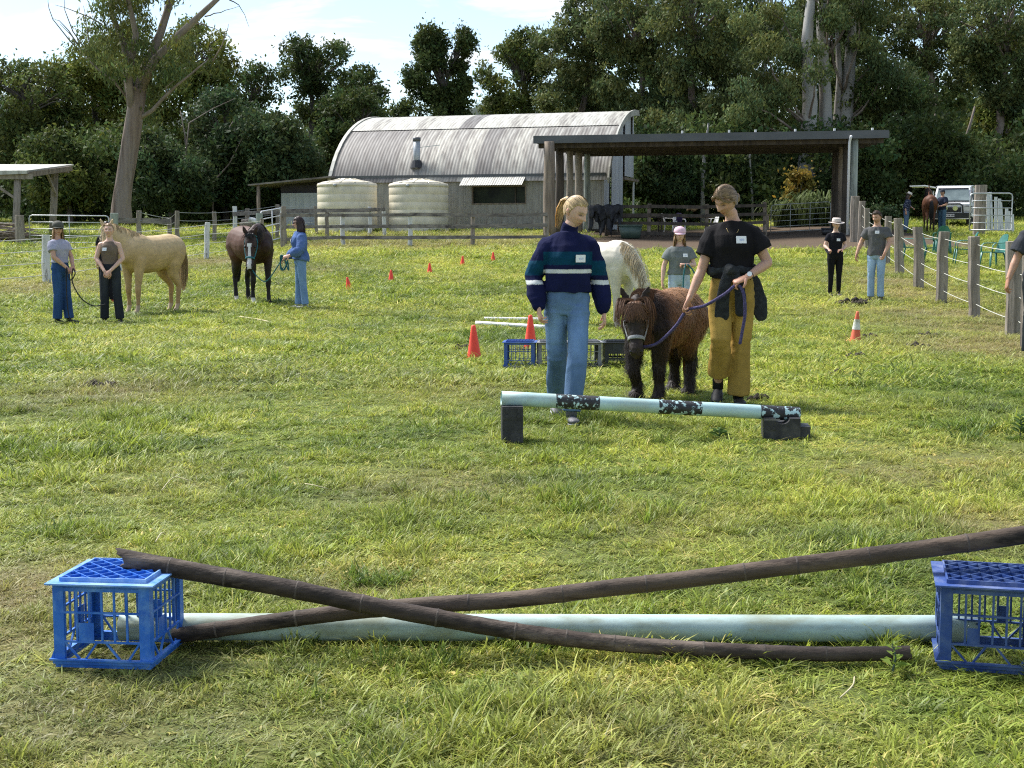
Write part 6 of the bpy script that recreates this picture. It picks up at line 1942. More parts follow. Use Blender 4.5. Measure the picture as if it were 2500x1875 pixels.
def person(label, loc, yaw, H, male=False, skin='fair', arms=None, legs=None, head=(0, 0, 0), hx=0.0, hy=0.0, top=None, pants=None, shoes=((.02, .02, .022), 0), hair=None, hat=None,
           badge=None, seed=1, voxel=.010, group=None, lean=0.0, leanx=0.0, cut_legs=False, glasses=False):
    k = H / 1.70
    root = empty('person', loc, yaw, label, 'person', group, k)
    T = TORSO_M if male else TORSO_F
    sw = .168 if male else .146
    arms = arms or {}; legs = legs or {}
    def lx(z): return leanx * max(0, z - .95) / .5
    def ly(z): return lean * max(0, z - .95) / .5
    sh = {s: Vector((s * sw + lx(1.35), .004 + ly(1.35), 1.345)) for s in (-1, 1)}
    dflt = lambda s: (Vector((s * (sw + .055), .02, 1.10)), Vector((s * (sw + .065), -.04, .86)), (0, -.1, -1), (-s, 0, 0), .35)
    A = {s: tuple(arms.get(s, dflt(s))) for s in (-1, 1)}
    Lg = {s: legs.get(s, ((s * .09, -.01, .49), (s * .095, .02, .085), s * .12)) for s in (-1, 1)}
    sk = SKIN[skin]
    # ---- body
    b = MB()
    capsule(b, [(lx(z), cy + ly(z), z) for z, a, bb, cy in T], [(a - (.030 if z < 1.0 else .006), bb - (.030 if z < 1.0 else .006)) for z, a, bb, cy in T], 20, (1, 0, 0))
    hc = Vector((hx + lx(1.58), -.022 + hy + ly(1.58), 1.588))
    capsule(b, [(lx(1.4), .016 + ly(1.4), 1.40), Vector((lx(1.45), .012 + ly(1.45), 1.46)).lerp(hc, .25), hc + Vector((0, .018, -.05))], [(.056, .058), (.050, .054), (.050, .054)] if not male else [(.066, .066), (.058, .062), (.056, .060)], 14, (1, 0, 0))
    for s in (-1, 1):
        el, wr = Vector(A[s][0]), Vector(A[s][1]); f_ = 1.12 if male else 1.0
        capsule(b, [sh[s] - Vector((s * .03, 0, -.005)), sh[s], bez(sh[s], el, .45), el], [.05 * f_, .054 * f_, .045 * f_, .039 * f_], 12)
        capsule(b, [el, bez(el, wr, .28), bez(el, wr, .7), wr], [.039 * f_, .041 * f_, .031 * f_, .0265 * f_], 12)
        kn, an = Vector(Lg[s][0]), Vector(Lg[s][1])
        hp = Vector((s * .085, 0, .89))
        capsule(b, [hp, bez(hp, kn, .4), kn], [.056, .050, .040], 12); capsule(b, [kn, bez(kn, an, .3), an], [.042, .042, .032], 12)
    HMr = Matrix.Translation(hc) @ Matrix.Rotation(head[0], 4, 'Z') @ Matrix.Rotation(head[1], 4, 'X') @ Matrix.Rotation(head[2], 4, 'Y')
    hv, hf, hcol = head_geo(sk, (.10, .06, .035) if hair is None else tuple(q * .55 for q in hair[1]), beard=(.10, .06, .04) if male else None)
    hv = [tuple(HMr @ Vector(p)) for p in hv]
    hands = []
    for s in (-1, 1):
        d, pn, cu = A[s][2], A[s][3], A[s][4]
        hm = hand_geo(A[s][1], d, pn, cu, s if len(A[s]) < 6 else A[s][5], 1.0 if not male else 1.1)
        hands.append(hm)
    def body_cb(me, V, Nn):
        c = np.tile(np.array(sk), (len(V), 1)) * (1 + .06 * n3(V, 9, seed))[:, None]
        ob = finish(me, 'body', MAT['skin'], root, None, c)
        ext = [(hv, hf, hcol)]
        for hm in hands: ext.append((hm.v, hm.f, [(sk[0] * .98, sk[1] * .88, sk[2] * .85)] * hm.n))
        join_mesh(me, ext)
    remesh_job(b, voxel, 3, body_cb)
    # ---- top
    if top:
        t = MB(); inf = top.get('inf', .018); hem = top.get('hem', .90); sl = top.get('sleeve', .45)
        rings = [(z, a, bb, cy) for z, a, bb, cy in T if z > hem + .015]
        if rings[0][0] - hem > .01:
            zi = np.array([q[0] for q in T]); f = lambda q: float(np.interp(hem, zi, [x[q] for x in T])); rings.insert(0, (hem, f(1), f(2), f(3)))
        bl = top.get('blouse', 0.0)
        pts = []; rd = []
        for i, (z, a, bb, cy) in enumerate(rings):
            if z > top.get('neck', 1.412 if not top.get('collar') else 1.44): continue
            e_ = inf + bl * math.exp(-((z - hem - .10) / .09) ** 2)
            if top.get('tank') and z > 1.34: a = min(a, .104 if z < 1.38 else .080)
            pts.append((lx(z), cy + ly(z), z)); rd.append((a + e_, bb + e_))
        t.tube(pts, rd, 24, (1, 0, 0), 'flat')
        if top.get('collar'):
            cz = top['collar']; t.tube([(lx(1.4), .012 + ly(1.4), 1.405), Vector((lx(1.45), .010 + ly(1.45), 1.45)).lerp(hc, .12), Vector((lx(1.45), .010 + ly(1.45), 1.45)).lerp(hc, cz)], [.075, .066, .064], 18, (1, 0, 0), 'flat')
        if sl > 0:
            for s in (-1, 1):
                el, wr = Vector(A[s][0]), Vector(A[s][1]); r0 = top.get('r0', .070); r1 = top.get('r1', .066)
                if sl <= 1:
                    e = bez(sh[s], el, sl)
                    t.tube([sh[s] - Vector((s * .055, 0, -.012)), sh[s] + Vector((0, 0, -.006)), bez(sh[s], e, .5), e], [r0 * .78, r0 * .88, (r0 + r1) / 2, r1], 16, None, 'flat')
                else:
                    e = bez(el, wr, sl - 1); r2 = top.get('r2', .05)
                    t.tube([sh[s] - Vector((s * .055, 0, -.012)), sh[s] + Vector((0, 0, -.008)), bez(sh[s], el, .5), el, bez(el, e, .45), bez(el, e, .85), e], [r0 * .74, r0 * .86, (r0 + r1) / 2, r1, r1 * .97, r2 * 1.12, r2 * .86], 16, None, 'round')
        def top_cb(me, V, Nn, top=top):
            amp = top.get('fold', .006)
            zz = V[:, 2]
            d = amp * (n3(V, 7, seed, (1.4, 1.4, 1)) + .5 * n3(V, 17, seed + 3, (1, 1, .7)) + .8 * (ridge(n3(V, 6.5, seed + 21, (1.6, 1, .8))) - .6))
            if top.get('sleeve', 0) > 1:
                av = np.abs(V[:, 0]) > sw + .02
                d = d + np.where(av, amp * .3 * n3(V, 22, seed + 9, (.5, .5, 1.4)), 0)
            V2 = V + Nn * d[:, None]
            c = np.array([top['col'](v, Vector(n)) if callable(top['col']) else top['col'] for v, n in zip(V, Nn)], float)
            c = c * (1 + .10 * n3(V, 5, seed + 5))[:, None]
            ob = finish(me, top.get('name', 'shirt'), MAT[top.get('mat', 'cloth')], root, V2, c)
            if badge:
                bx, bz = badge
                q = np.hypot(V2[:, 0] - bx, V2[:, 2] - bz) + np.where(Nn[:, 1] < -.2, 0, 1.0)
                i = int(np.argmin(q)); nrm = Vector(Nn[i]).normalized(); up = Vector((0, 0, 1)); sx = up.cross(nrm).normalized() * -1; up = nrm.cross(sx) * -1
                if up.z < 0: up = -up
                c0 = Vector(V2[i]) + nrm * .010; hw, hh = .040, .028
                def P(u, v, w): return c0 + sx * u + up * v + nrm * w
                bd = MB().add([P(-hw, -hh, 0), P(hw, -hh, 0), P(hw, hh, 0), P(-hw, hh, 0), P(-hw, -hh, -.0025), P(hw, -hh, -.0025), P(hw, hh, -.0025), P(-hw, hh, -.0025)], [(0, 1, 2, 3), (7, 6, 5, 4), (0, 4, 5, 1), (1, 5, 6, 2), (2, 6, 7, 3), (3, 7, 4, 0)]).build('name_badge', MAT['badge'], root)
                mk = MB().add([P(-hw * .55, -hh * .3, .0006), P(hw * .35, -hh * .3, .0006), P(hw * .35, hh * .25, .0006), P(-hw * .55, hh * .25, .0006)], [(0, 1, 2, 3)]).build('faint_writing', MAT['ink'], bd)
        remesh_job(t, top.get('voxel', voxel), 2, top_cb)
    # ---- trousers
    if pants:
        p = MB(); wz = pants.get('waist', 1.03); inf = pants.get('inf', .012)
        pts = []; rd = []
        for z, a, bb, cy in T:
            if z < wz - .01: pts.append((0, cy, z)); rd.append((a + inf, bb + inf))
        zi = np.array([q[0] for q in T]); f = lambda q: float(np.interp(wz, zi, [x[q] for x in T])); pts.append((0, f(3), wz)); rd.append((f(1) + inf * .7, f(2) + inf * .7))
        pts.insert(0, (0, .0, .80)); rd.insert(0, (.135, .09))
        p.tube(pts, rd, 24, (1, 0, 0), 'flat')
        q0, q1, q2 = pants['r']; hemf = pants.get('hem', {-1: 1.0, 1: 1.0})
        hem_pts = {}
        for s in (-1, 1):
            kn, an = Vector(Lg[s][0]), Vector(Lg[s][1]); hp = Vector((s * .088, 0, .91))
            e = bez(kn, an, hemf[s] if isinstance(hemf, dict) else hemf); hem_pts[s] = e
            p.tube([hp, bez(hp, kn, .22), bez(hp, kn, .6), kn, bez(kn, e, .5), e], [q0 * .92, q0, (q0 + q1) / 2, q1, (q1 + q2) / 2, q2], 18, None, 'flat')
        def p_cb(me, V, Nn, pants=pants):
            amp = pants.get('fold', .006)
            d = amp * (n3(V, 6, seed + 1, (1.6, 1.6, .6)) + .5 * (ridge(n3(V, 9, seed + 2, (1.5, 1.5, .22))) - .6) * ss2(.62, .40, V[:, 2]) + .45 * (ridge(n3(V, 9, seed + 12, (.7, .7, 1.5))) - .6) * np.exp(-((V[:, 2] - .50) / .13) ** 2) + .45 * (ridge(n3(V, 8, seed + 13, (.5, .5, 1.6))) - .6) * np.exp(-((V[:, 2] - .84) / .10) ** 2) + .55 * n3(V, 20, seed + 4, (.5, .5, 1.6)) * np.exp(-((V[:, 2] - .84) / .10) ** 2) + .5 * n3(V, 18, seed + 6, (.6, .6, 1.5)) * np.exp(-((V[:, 2] - .48) / .10) ** 2))
            V2 = V + Nn * d[:, None]
            base = np.array(pants['col']); c = np.tile(base, (len(V), 1))
            fade = pants.get('fade', 0.0)
            if fade:
                kf = np.clip(-Nn[:, 1], 0, 1) * np.exp(-((V[:, 2] - .68) / .18) ** 2) * fade
                c = c * (1 + kf)[:, None]
            c = c * (1 + .14 * n3(V, 4, seed + 7) + .10 * n3(V, 14, seed + 8, (1.5, 1.5, .4)))[:, None]
            # side seams, fly and waistband stitching
            ob = finish(me, pants.get('name', 'trousers'), MAT[pants.get('mat', 'denim')], root, V2, c)
        remesh_job(p, voxel, 2, p_cb)
        if pants.get('belt'):
            MB().tube([(0, f(3), wz - .03), (0, f(3), wz)], [(f(1) + inf + .006, f(2) + inf + .006)] * 2, 28, (1, 0, 0), None).build('waistband', MAT['slot'] if pants['belt'] == 1 else pants['belt'], root, smooth=True)
    # ---- shoes
    for s in (-1, 1):
        an = Vector(Lg[s][1]); ty = Lg[s][2]; pit = Lg[s][3] if len(Lg[s]) > 3 else 0
        fwd = Vector((math.sin(ty), -math.cos(ty), -math.sin(pit))); fwd.normalize()
        c, bh = shoes[0], shoes[1]
        sm = MB(); gz_ = an + Vector((0, 0, -.055))
        sm.tube([gz_ - fwd * .055, gz_ - fwd * .03, gz_ + fwd * .04, gz_ + fwd * .11, gz_ + fwd * .165, gz_ + fwd * .185], [(.022, .022), (.036, .032), (.040, .034), (.045, .025), (.036, .018), (.016, .010)], 14, Vector((math.cos(ty), math.sin(ty), 0)), 'flat', col=c)
        sm.tube([an + Vector((0, 0, -.04)), an + Vector((0, .005, .03 + bh))], [.042, .044], 14, None, 'flat', col=c)
        sole = tuple(q * .5 for q in c) if len(shoes) < 3 else shoes[2]
        sh_o = sm.build('shoe', MAT['shoe'], root, smooth=True)
        so = MB(); so.tube([gz_ - fwd * .06 - Vector((0, 0, .026)), gz_ - fwd * .02 - Vector((0, 0, .028)), gz_ + fwd * .10 - Vector((0, 0, .026)), gz_ + fwd * .18 - Vector((0, 0, .018))], [(.028, .010), (.040, .010), (.046, .009), (.024, .008)], 12, Vector((math.cos(ty), math.sin(ty), 0)), 'flat', col=sole); so.build('sole', MAT['shoe'], sh_o, smooth=True)
    if hair: build_hair(hair[0], hair[1], HMr, root, seed)
    if hat: build_hat(hat[0], hat[1], HMr, root)
    if glasses:
        g_ = MB()
        for s in (-1, 1): g_.tube([HMr @ Vector((s * .012, -.098, .010)), HMr @ Vector((s * .034, -.100, .009)), HMr @ Vector((s * .058, -.086, .010))], [(.012, .004), (.017, .004), (.010, .004)], 10, HMr.to_3x3() @ Vector((0, 0, 1)))
        g_.tube([HMr @ Vector((-.078, -.02, .014)), HMr @ Vector((-.070, -.075, .014)), HMr @ Vector((0, -.104, .014)), HMr @ Vector((.070, -.075, .014)), HMr @ Vector((.078, -.02, .014))], .0025, 6)
        g_.build('glasses', MAT['slot'], root, smooth=True)
    return root, HMr, A

def rope(name, label, pts, r, mat, twist=False, cat='rope', parent=None, grp=None):
    P = spline(pts, 8)
    o = empty(name, P[0], 0, label, cat, grp); o0 = P[0].copy()
    MB().tube([p - o0 for p in P], r, 8, None, 'round').build('rope_strand', MAT[mat], o, smooth=True)
    return o
MAT['rope_purple'] = pmat('rope_purple', (.045, .035, .11), (.10, .085, .20), scale=60, rough=.85, bump=.8, bscale=120)
MAT['rope_teal'] = pmat('rope_teal', (.012, .10, .12), (.03, .17, .19), scale=60, rough=.85, bump=.5)
MAT['rope_black'] = pmat('rope_black', (.01, .01, .012), (.03, .03, .032), scale=60, rough=.85)
MAT['knit'] = pmat('knit', (.010, .012, .013), (.03, .034, .036), scale=30, rough=.95, bump=.6, bscale=120)

# ---------------------------------------------------------------- woman in the navy striped jumper
def jumper_col(v, n):
    x, y, z = v
    navy = (.008, .011, .048); teal = (.003, .045, .085); wh = (.62, .64, .62)
    arm = abs(x) > .185
    if not arm:
        if 1.185 < z < 1.285: return teal
        if 1.122 < z < 1.150: return wh
        return navy
    if 1.105 < z < 1.215: return teal
    if 1.035 < z < 1.067: return wh
    return navy
w1 = gp(1383, 1024)
person('woman in a navy jumper with teal and white stripes and wide blue jeans', w1, R(4), 1.70, skin='fair', seed=3, voxel=.007,
       arms={-1: ((-.250, .05, 1.10), (-.225, -.07, .87), (.12, -.3, -1), (1, .1, 0), .55), 1: ((.250, .06, 1.08), (.285, .00, .83), (.05, -.1, -1), (-1, .2, 0), .45)},
       legs={-1: ((-.068, .08, .48), (-.050, .34, .15), -.05, .5), 1: ((.064, -.16, .50), (.010, -.25, .085), .05)},
       head=(R(48), R(30), R(-6)), hx=.042, hy=-.018, leanx=.015, top=dict(col=jumper_col, hem=.985, sleeve=1.97, inf=.026, r0=.088, r1=.074, r2=.058, collar=.30, blouse=.020, fold=.011, name='jumper', voxel=.006),
       pants=dict(col=(.098, .165, .27), r=(.094, .076, .072), waist=1.03, fold=.011, fade=.9, name='jeans', hem={-1: .98, 1: .99}), shoes=((.10, .10, .11), 0, (.5, .5, .5)), hair=('pony', (.46, .33, .17)), badge=(.085, 1.235))
# ---------------------------------------------------------------- woman in black tee and mustard trousers
w2 = gp(1782, 990)
R2, HM2, A2 = person('woman in a black tee and mustard trousers leading the pony', w2, R(-8), 1.80, skin='mid', seed=5, voxel=.007,
       arms={-1: ((-.235, -.04, 1.05), (-.325, -.14, .83), (-.35, -.2, -.9), (.75, -.4, -.3), .85), 1: ((.272, -.03, 1.11), (.110, -.22, 1.005), (-.85, -.2, -.35), (-.2, .3, -.9), .8)},
       legs={-1: ((-.075, -.14, .53), (-.095, .06, .16), -.10, .45), 1: ((.075, .0, .49), (.065, .03, .085), .12)},
       head=(R(-40), R(36), R(8)), hx=-.058, hy=-.035, lean=-.02, top=dict(col=(.012, .011, .012), hem=1.00, sleeve=.62, inf=.028, r0=.082, r1=.092, neck=1.43, blouse=.016, fold=.010, name='t_shirt', voxel=.006),
       pants=dict(col=(.33, .215, .052), r=(.098, .078, .086), waist=1.05, fold=.012, fade=.25, name='trousers', mat='cloth', hem={-1: .78, 1: 1.0}), shoes=((.012, .012, .013), .14), hair=('tied', (.20, .135, .075)), badge=(.062, 1.285))
# jumper tied round her waist, watch and necklace
kn_ = MB()
V_ = [(.178 * math.cos(a), .128 * math.sin(a), 1.055 + .012 * math.sin(3 * a)) for a in [2 * math.pi * q / 28 for q in range(29)]]
kn_.tube(V_, [(.034, .022)] * 29, 12, (0, 0, 1), None)
kn_.tube([(-.03, -.135, 1.07), (-.01, -.165, 1.055), (.02, -.150, 1.04)], [.04, .045, .035], 12, None, 'round')
kn_.tube([(-.03, -.155, 1.05), (-.055, -.165, .95), (-.070, -.165, .82), (-.075, -.160, .70)], [(.040, .020), (.052, .018), (.058, .018), (.060, .016)], 12, (1, 0, 0), 'round')
kn_.tube([(.02, -.155, 1.04), (.050, -.160, .95), (.065, -.155, .85), (.072, -.150, .73)], [(.034, .020), (.042, .018), (.046, .018), (.046, .016)], 12, (1, 0, 0), 'round')
kn_.tube([(.10, .09, 1.05), (.15, .09, .95), (.21, .08, .80), (.235, .07, .69)], [(.06, .022), (.085, .018), (.075, .018), (.05, .016)], 12, (1, .3, 0), 'round')
kn_.tube([(-.05, .125, 1.05), (-.03, .140, .92), (.0, .145, .72)], [(.11, .022), (.13, .02), (.12, .018)], 12, (1, 0, 0), 'round')
def kn_cb(me, V, Nn):
    finish(me, 'tied_jumper', MAT['knit'], R2, V + Nn * (.010 * n3(V, 9, 2, (1.5, 1.5, .4)))[:, None])
remesh_job(kn_, .008, 2, kn_cb)
wr_ = Vector(A2[1][1]); wd_ = (Vector(A2[1][1]) - Vector(A2[1][0])).normalized()
wt = MB().tube([wr_ - wd_ * .042, wr_ - wd_ * .022], .033, 18, None, None).build('watch_strap', MAT['slot'], R2, smooth=True)
MB().tube([wr_ - wd_ * .032 + Vector((.0, -.030, .010)), wr_ - wd_ * .032 + Vector((.0, -.040, .013))], .019, 18).build('watch_face', MAT['badge'], wt)
MB().tube(spline([(-.070, -.02, 1.44), (-.045, -.115, 1.37), (.0, -.150, 1.295), (.045, -.115, 1.37), (.065, -.02, 1.44)], 6), .0022, 5).build('necklace', MAT['gold'], R2, smooth=True)
# ---------------------------------------------------------------- pink cap
w3 = onG(1657, 20.6)
person('woman in a pink cap, grey v-neck shirt and pale jeans holding a teal rope', w3, R(0), 1.55, skin='fair', seed=7,
       arms={-1: ((-.24, .02, 1.10), (-.27, -.04, .86), (0, -.1, -1), (1, 0, 0), .5), 1: ((.235, -.02, 1.11), (.10, -.20, 1.12), (-.9, -.1, .1), (0, .2, -1), .9)},
       head=(R(0), R(4), 0), top=dict(col=(.17, .185, .18), hem=.97, sleeve=.62, inf=.028, r0=.082, r1=.088, fold=.008, blouse=.012), pants=dict(col=(.38, .46, .53), r=(.090, .068, .066), waist=1.02, name='jeans', fade=.2),
       shoes=((.3, .3, .3), 0), hair=('long', (.33, .21, .10)), hat=('cap', (.72, .48, .55)), badge=(.075, 1.26))
# ---------------------------------------------------------------- felt hat, black clothes
w4 = gp(2037, 724)
person('woman in a pale felt hat and all-black clothes on the right', w4, R(6), 1.63, skin='fair', seed=9,
       arms={-1: ((-.235, .02, 1.11), (-.20, -.17, 1.02), (-.1, -.9, -.15), (.3, 0, -1), .8), 1: ((.235, .01, 1.11), (.10, -.19, 1.04), (-.9, -.2, -.2), (0, .2, -1), .5)},
       head=(R(4), R(6), 0), top=dict(col=(.012, .012, .017), hem=.93, sleeve=.55, inf=.016, r0=.068, r1=.062), pants=dict(col=(.010, .010, .011), r=(.094, .062, .046), waist=1.02, mat='cloth', name='leggings', fold=.004),
       shoes=((.16, .13, .10), 0), hair=('back', (.25, .16, .09)), hat=('felt', (.60, .52, .46)), badge=(.015, 1.24))
ph = MB().box((-.036, -.008, -.07), (.036, .0, .07)).build('mobile_phone', MAT['black_p']); ph.location = w4 + Vector((-.24, -.27, .96)); ph.rotation_euler = (R(-50), 0, R(20)); tag(ph, 'dark phone in the hand of the woman with the felt hat', 'phone')
# ---------------------------------------------------------------- man in grey tee
w5 = gp(2137, 735)
person('young man in a grey t-shirt and light blue jeans beside the right fence', w5, R(-28), 1.80, male=True, skin='mid', seed=11,
       arms={-1: ((-.30, .03, 1.13), (-.36, -.06, .90), (-.15, -.3, -1), (1, 0, 0), .5), 1: ((.245, -.02, 1.12), (.20, -.17, .92), (-.25, -.4, -1), (-.8, .2, 0), .6)},
       head=(R(-18), R(16), 0), hy=-.02, top=dict(col=(.105, .105, .105), hem=.86, sleeve=.66, inf=.026, r0=.088, r1=.088, fold=.009), pants=dict(col=(.27, .38, .52), r=(.090, .070, .066), waist=1.0, name='jeans', fade=.35, fold=.010),
       shoes=((.05, .04, .04), 0), hair=('short', (.06, .038, .024)), badge=(.03, 1.30))
# ---------------------------------------------------------------- man cut off by the right edge
w6 = onG(2536, 16.6)
person('person in a dark t-shirt half out of the picture at the right edge', w6, R(8), 1.80, male=True, skin='tan', seed=13,
       arms={-1: ((-.275, .02, 1.10), (-.385, -.03, .885), (-.25, -.1, -1), (1, -.1, 0), .5)}, top=dict(col=(.045, .048, .055), hem=.88, sleeve=.72, inf=.034, r0=.105, r1=.108, fold=.010),
       pants=dict(col=(.012, .018, .02), r=(.11, .085, .08), waist=1.0, mat='cloth', fold=.008), shoes=((.02, .02, .02), 0), hair=('short', (.05, .035, .03)))
# ---------------------------------------------------------------- left group
w7 = gp(152, 790)
person('woman in an olive cap, lilac grey t-shirt and dark blue jeans at the far left', w7, R(62), 1.66, skin='mid', seed=15,
       arms={-1: ((-.205, -.06, 1.12), (-.06, -.22, .93), (.6, -.3, -.55), (.2, .3, -.8), .55), 1: ((.200, -.05, 1.12), (.075, -.21, .95), (-.7, -.25, -.5), (-.2, .3, -.8), .55)},
       legs={-1: ((-.07, .0, .49), (-.075, .03, .085), -.1), 1: ((.08, -.03, .49), (.10, -.06, .085), .3)}, head=(R(-36), R(2), 0), lean=.04, top=dict(col=(.36, .36, .45), hem=1.02, sleeve=.60, inf=.026, r0=.078, r1=.080),
       pants=dict(col=(.030, .075, .19), r=(.090, .078, .082), waist=1.06, name='jeans', fade=.2), shoes=((.02, .02, .022), .05), hair=('long', (.38, .25, .12)), hat=('cap', (.075, .075, .058)), glasses=True)
w8 = gp(273, 790)
def tank_col(v, n): return (.165, .125, .095)
person('woman in a brown sleeveless top and black jeans with hands clasped', w8, R(2), 1.63, skin='fair', seed=17,
       arms={-1: ((-.225, -.03, 1.11), (-.045, -.20, .89), (.62, -.2, -.6), (.3, .5, -.6), .5), 1: ((.225, -.03, 1.11), (.050, -.21, .90), (-.62, -.15, -.6), (-.3, .5, -.6), .5)},
       legs={-1: ((-.105, .0, .49), (-.125, .02, .085), -.2), 1: ((.105, 0, .49), (.14, .02, .085), .25)}, head=(R(3), R(0), 0), top=dict(col=tank_col, hem=1.01, sleeve=0, inf=.010, tank=True, fold=.003),
       pants=dict(col=(.024, .028, .034), r=(.088, .072, .074), waist=1.04, name='jeans', fade=.5), shoes=((.012, .012, .014), 0), hair=('back', (.30, .19, .10)), badge=(-.055, 1.27))
w9 = onG(266, 28.3)
person('person in black with orange shoes standing hidden behind the palomino\'s head', w9, R(12), 1.62, skin='mid', seed=19, top=dict(col=(.012, .012, .014), hem=.92, sleeve=.6, inf=.022), pants=dict(col=(.014, .014, .018), r=(.100, .085, .080), waist=1.0, mat='cloth'),
       shoes=((.75, .16, .07), 0), hair=('back', (.05, .035, .025)))
w10 = gp(735, 754)
person('woman in a loose blue shirt and jeans facing the bay horse', w10, R(-72), 1.70, skin='fair', seed=21,
       arms={-1: ((-.24, -.03, 1.10), (-.18, -.24, .93), (-.1, -.8, -.4), (.4, .2, -.9), .8), 1: ((.24, -.04, 1.09), (.21, -.24, .99), (-.1, -.9, -.2), (-.6, .2, -.6), .8)},
       legs={-1: ((-.08, -.02, .49), (-.085, -.03, .085), -.1), 1: ((.08, .03, .49), (.09, .07, .085), .1)}, head=(R(-10), R(6), 0), top=dict(col=(.085, .145, .32), hem=.90, sleeve=1.75, inf=.042, r0=.098, r1=.090, r2=.070, collar=.12, fold=.011, blouse=.01),
       pants=dict(col=(.17, .28, .46), r=(.088, .068, .068), waist=1.0, name='jeans', fade=.3), shoes=((.5, .5, .52), 0), hair=('bob', (.035, .018, .016)), badge=(-.03, 1.28), glasses=True)
# ---------------------------------------------------------------- far pair by the vehicle
w11 = onG(2206, 61.0)
def floral(v, n):
    return (.25, .27, .33) if math.sin(v[0] * 90) * math.sin(v[2] * 80 + v[0] * 30) * math.sin(v[1] * 85) > .35 else (.020, .026, .055)
person('person in a white sun hat and dark patterned shirt left of the far brown horse', w11, R(60), 1.66, skin='mid', seed=23, voxel=.014,
       arms={1: ((.22, -.05, 1.12), (.10, -.25, 1.03), (-.5, -.6, -.2), (0, .2, -1), .8)}, head=(R(20), R(25), 0), lean=-.06, top=dict(col=floral, hem=.88, sleeve=1.3, inf=.03, r0=.085, r1=.08, r2=.07), pants=dict(col=(.11, .17, .24), r=(.104, .08, .078), waist=1.0, name='jeans'),
       shoes=((.05, .04, .04), 0), hair=('bob', (.06, .04, .03)), hat=('felt', (.72, .66, .58)))
w12 = onG(2293, 61.0)
person('man in a dark cap and navy polo shirt right of the far brown horse', w12, R(-62), 1.80, male=True, skin='tan', seed=25, voxel=.014,
       arms={-1: ((-.26, -.05, 1.12), (-.20, -.28, 1.10), (-.2, -.9, 0), (0, .2, -1), .7), 1: ((.26, -.04, 1.10), (.22, -.28, 1.05), (-.2, -.9, 0), (0, .2, -1), .7)}, head=(R(10), R(-5), 0),
       top=dict(col=(.022, .028, .05), hem=.88, sleeve=.75, inf=.028, r0=.092, r1=.088), pants=dict(col=(.07, .13, .19), r=(.108, .085, .08), waist=1.0, name='jeans'), shoes=((.03, .025, .02), 0), hair=('short', (.04, .03, .02)), hat=('cap', (.03, .032, .045)))
# ============================================================ horses
MAT['coat'] = pmat('coat', (.88, .88, .88), (1.12, 1.1, 1.08), scale=14, rough=.62, vcol=True, spec=.3, bump=.10, bscale=90)
MAT['mane'] = pmat('mane', (.8, .8, .8), (1.2, 1.18, 1.15), scale=40, rough=.6, vcol=True, spec=.3)
MAT['eye'] = pmat('eye', (.006, .005, .004), (.012, .01, .008), rough=.1)
MAT['halter_grey'] = pmat('halter_grey', (.22, .23, .23), (.34, .35, .35), scale=30, rough=.8)
MAT['halter_teal'] = MAT['rope_teal']

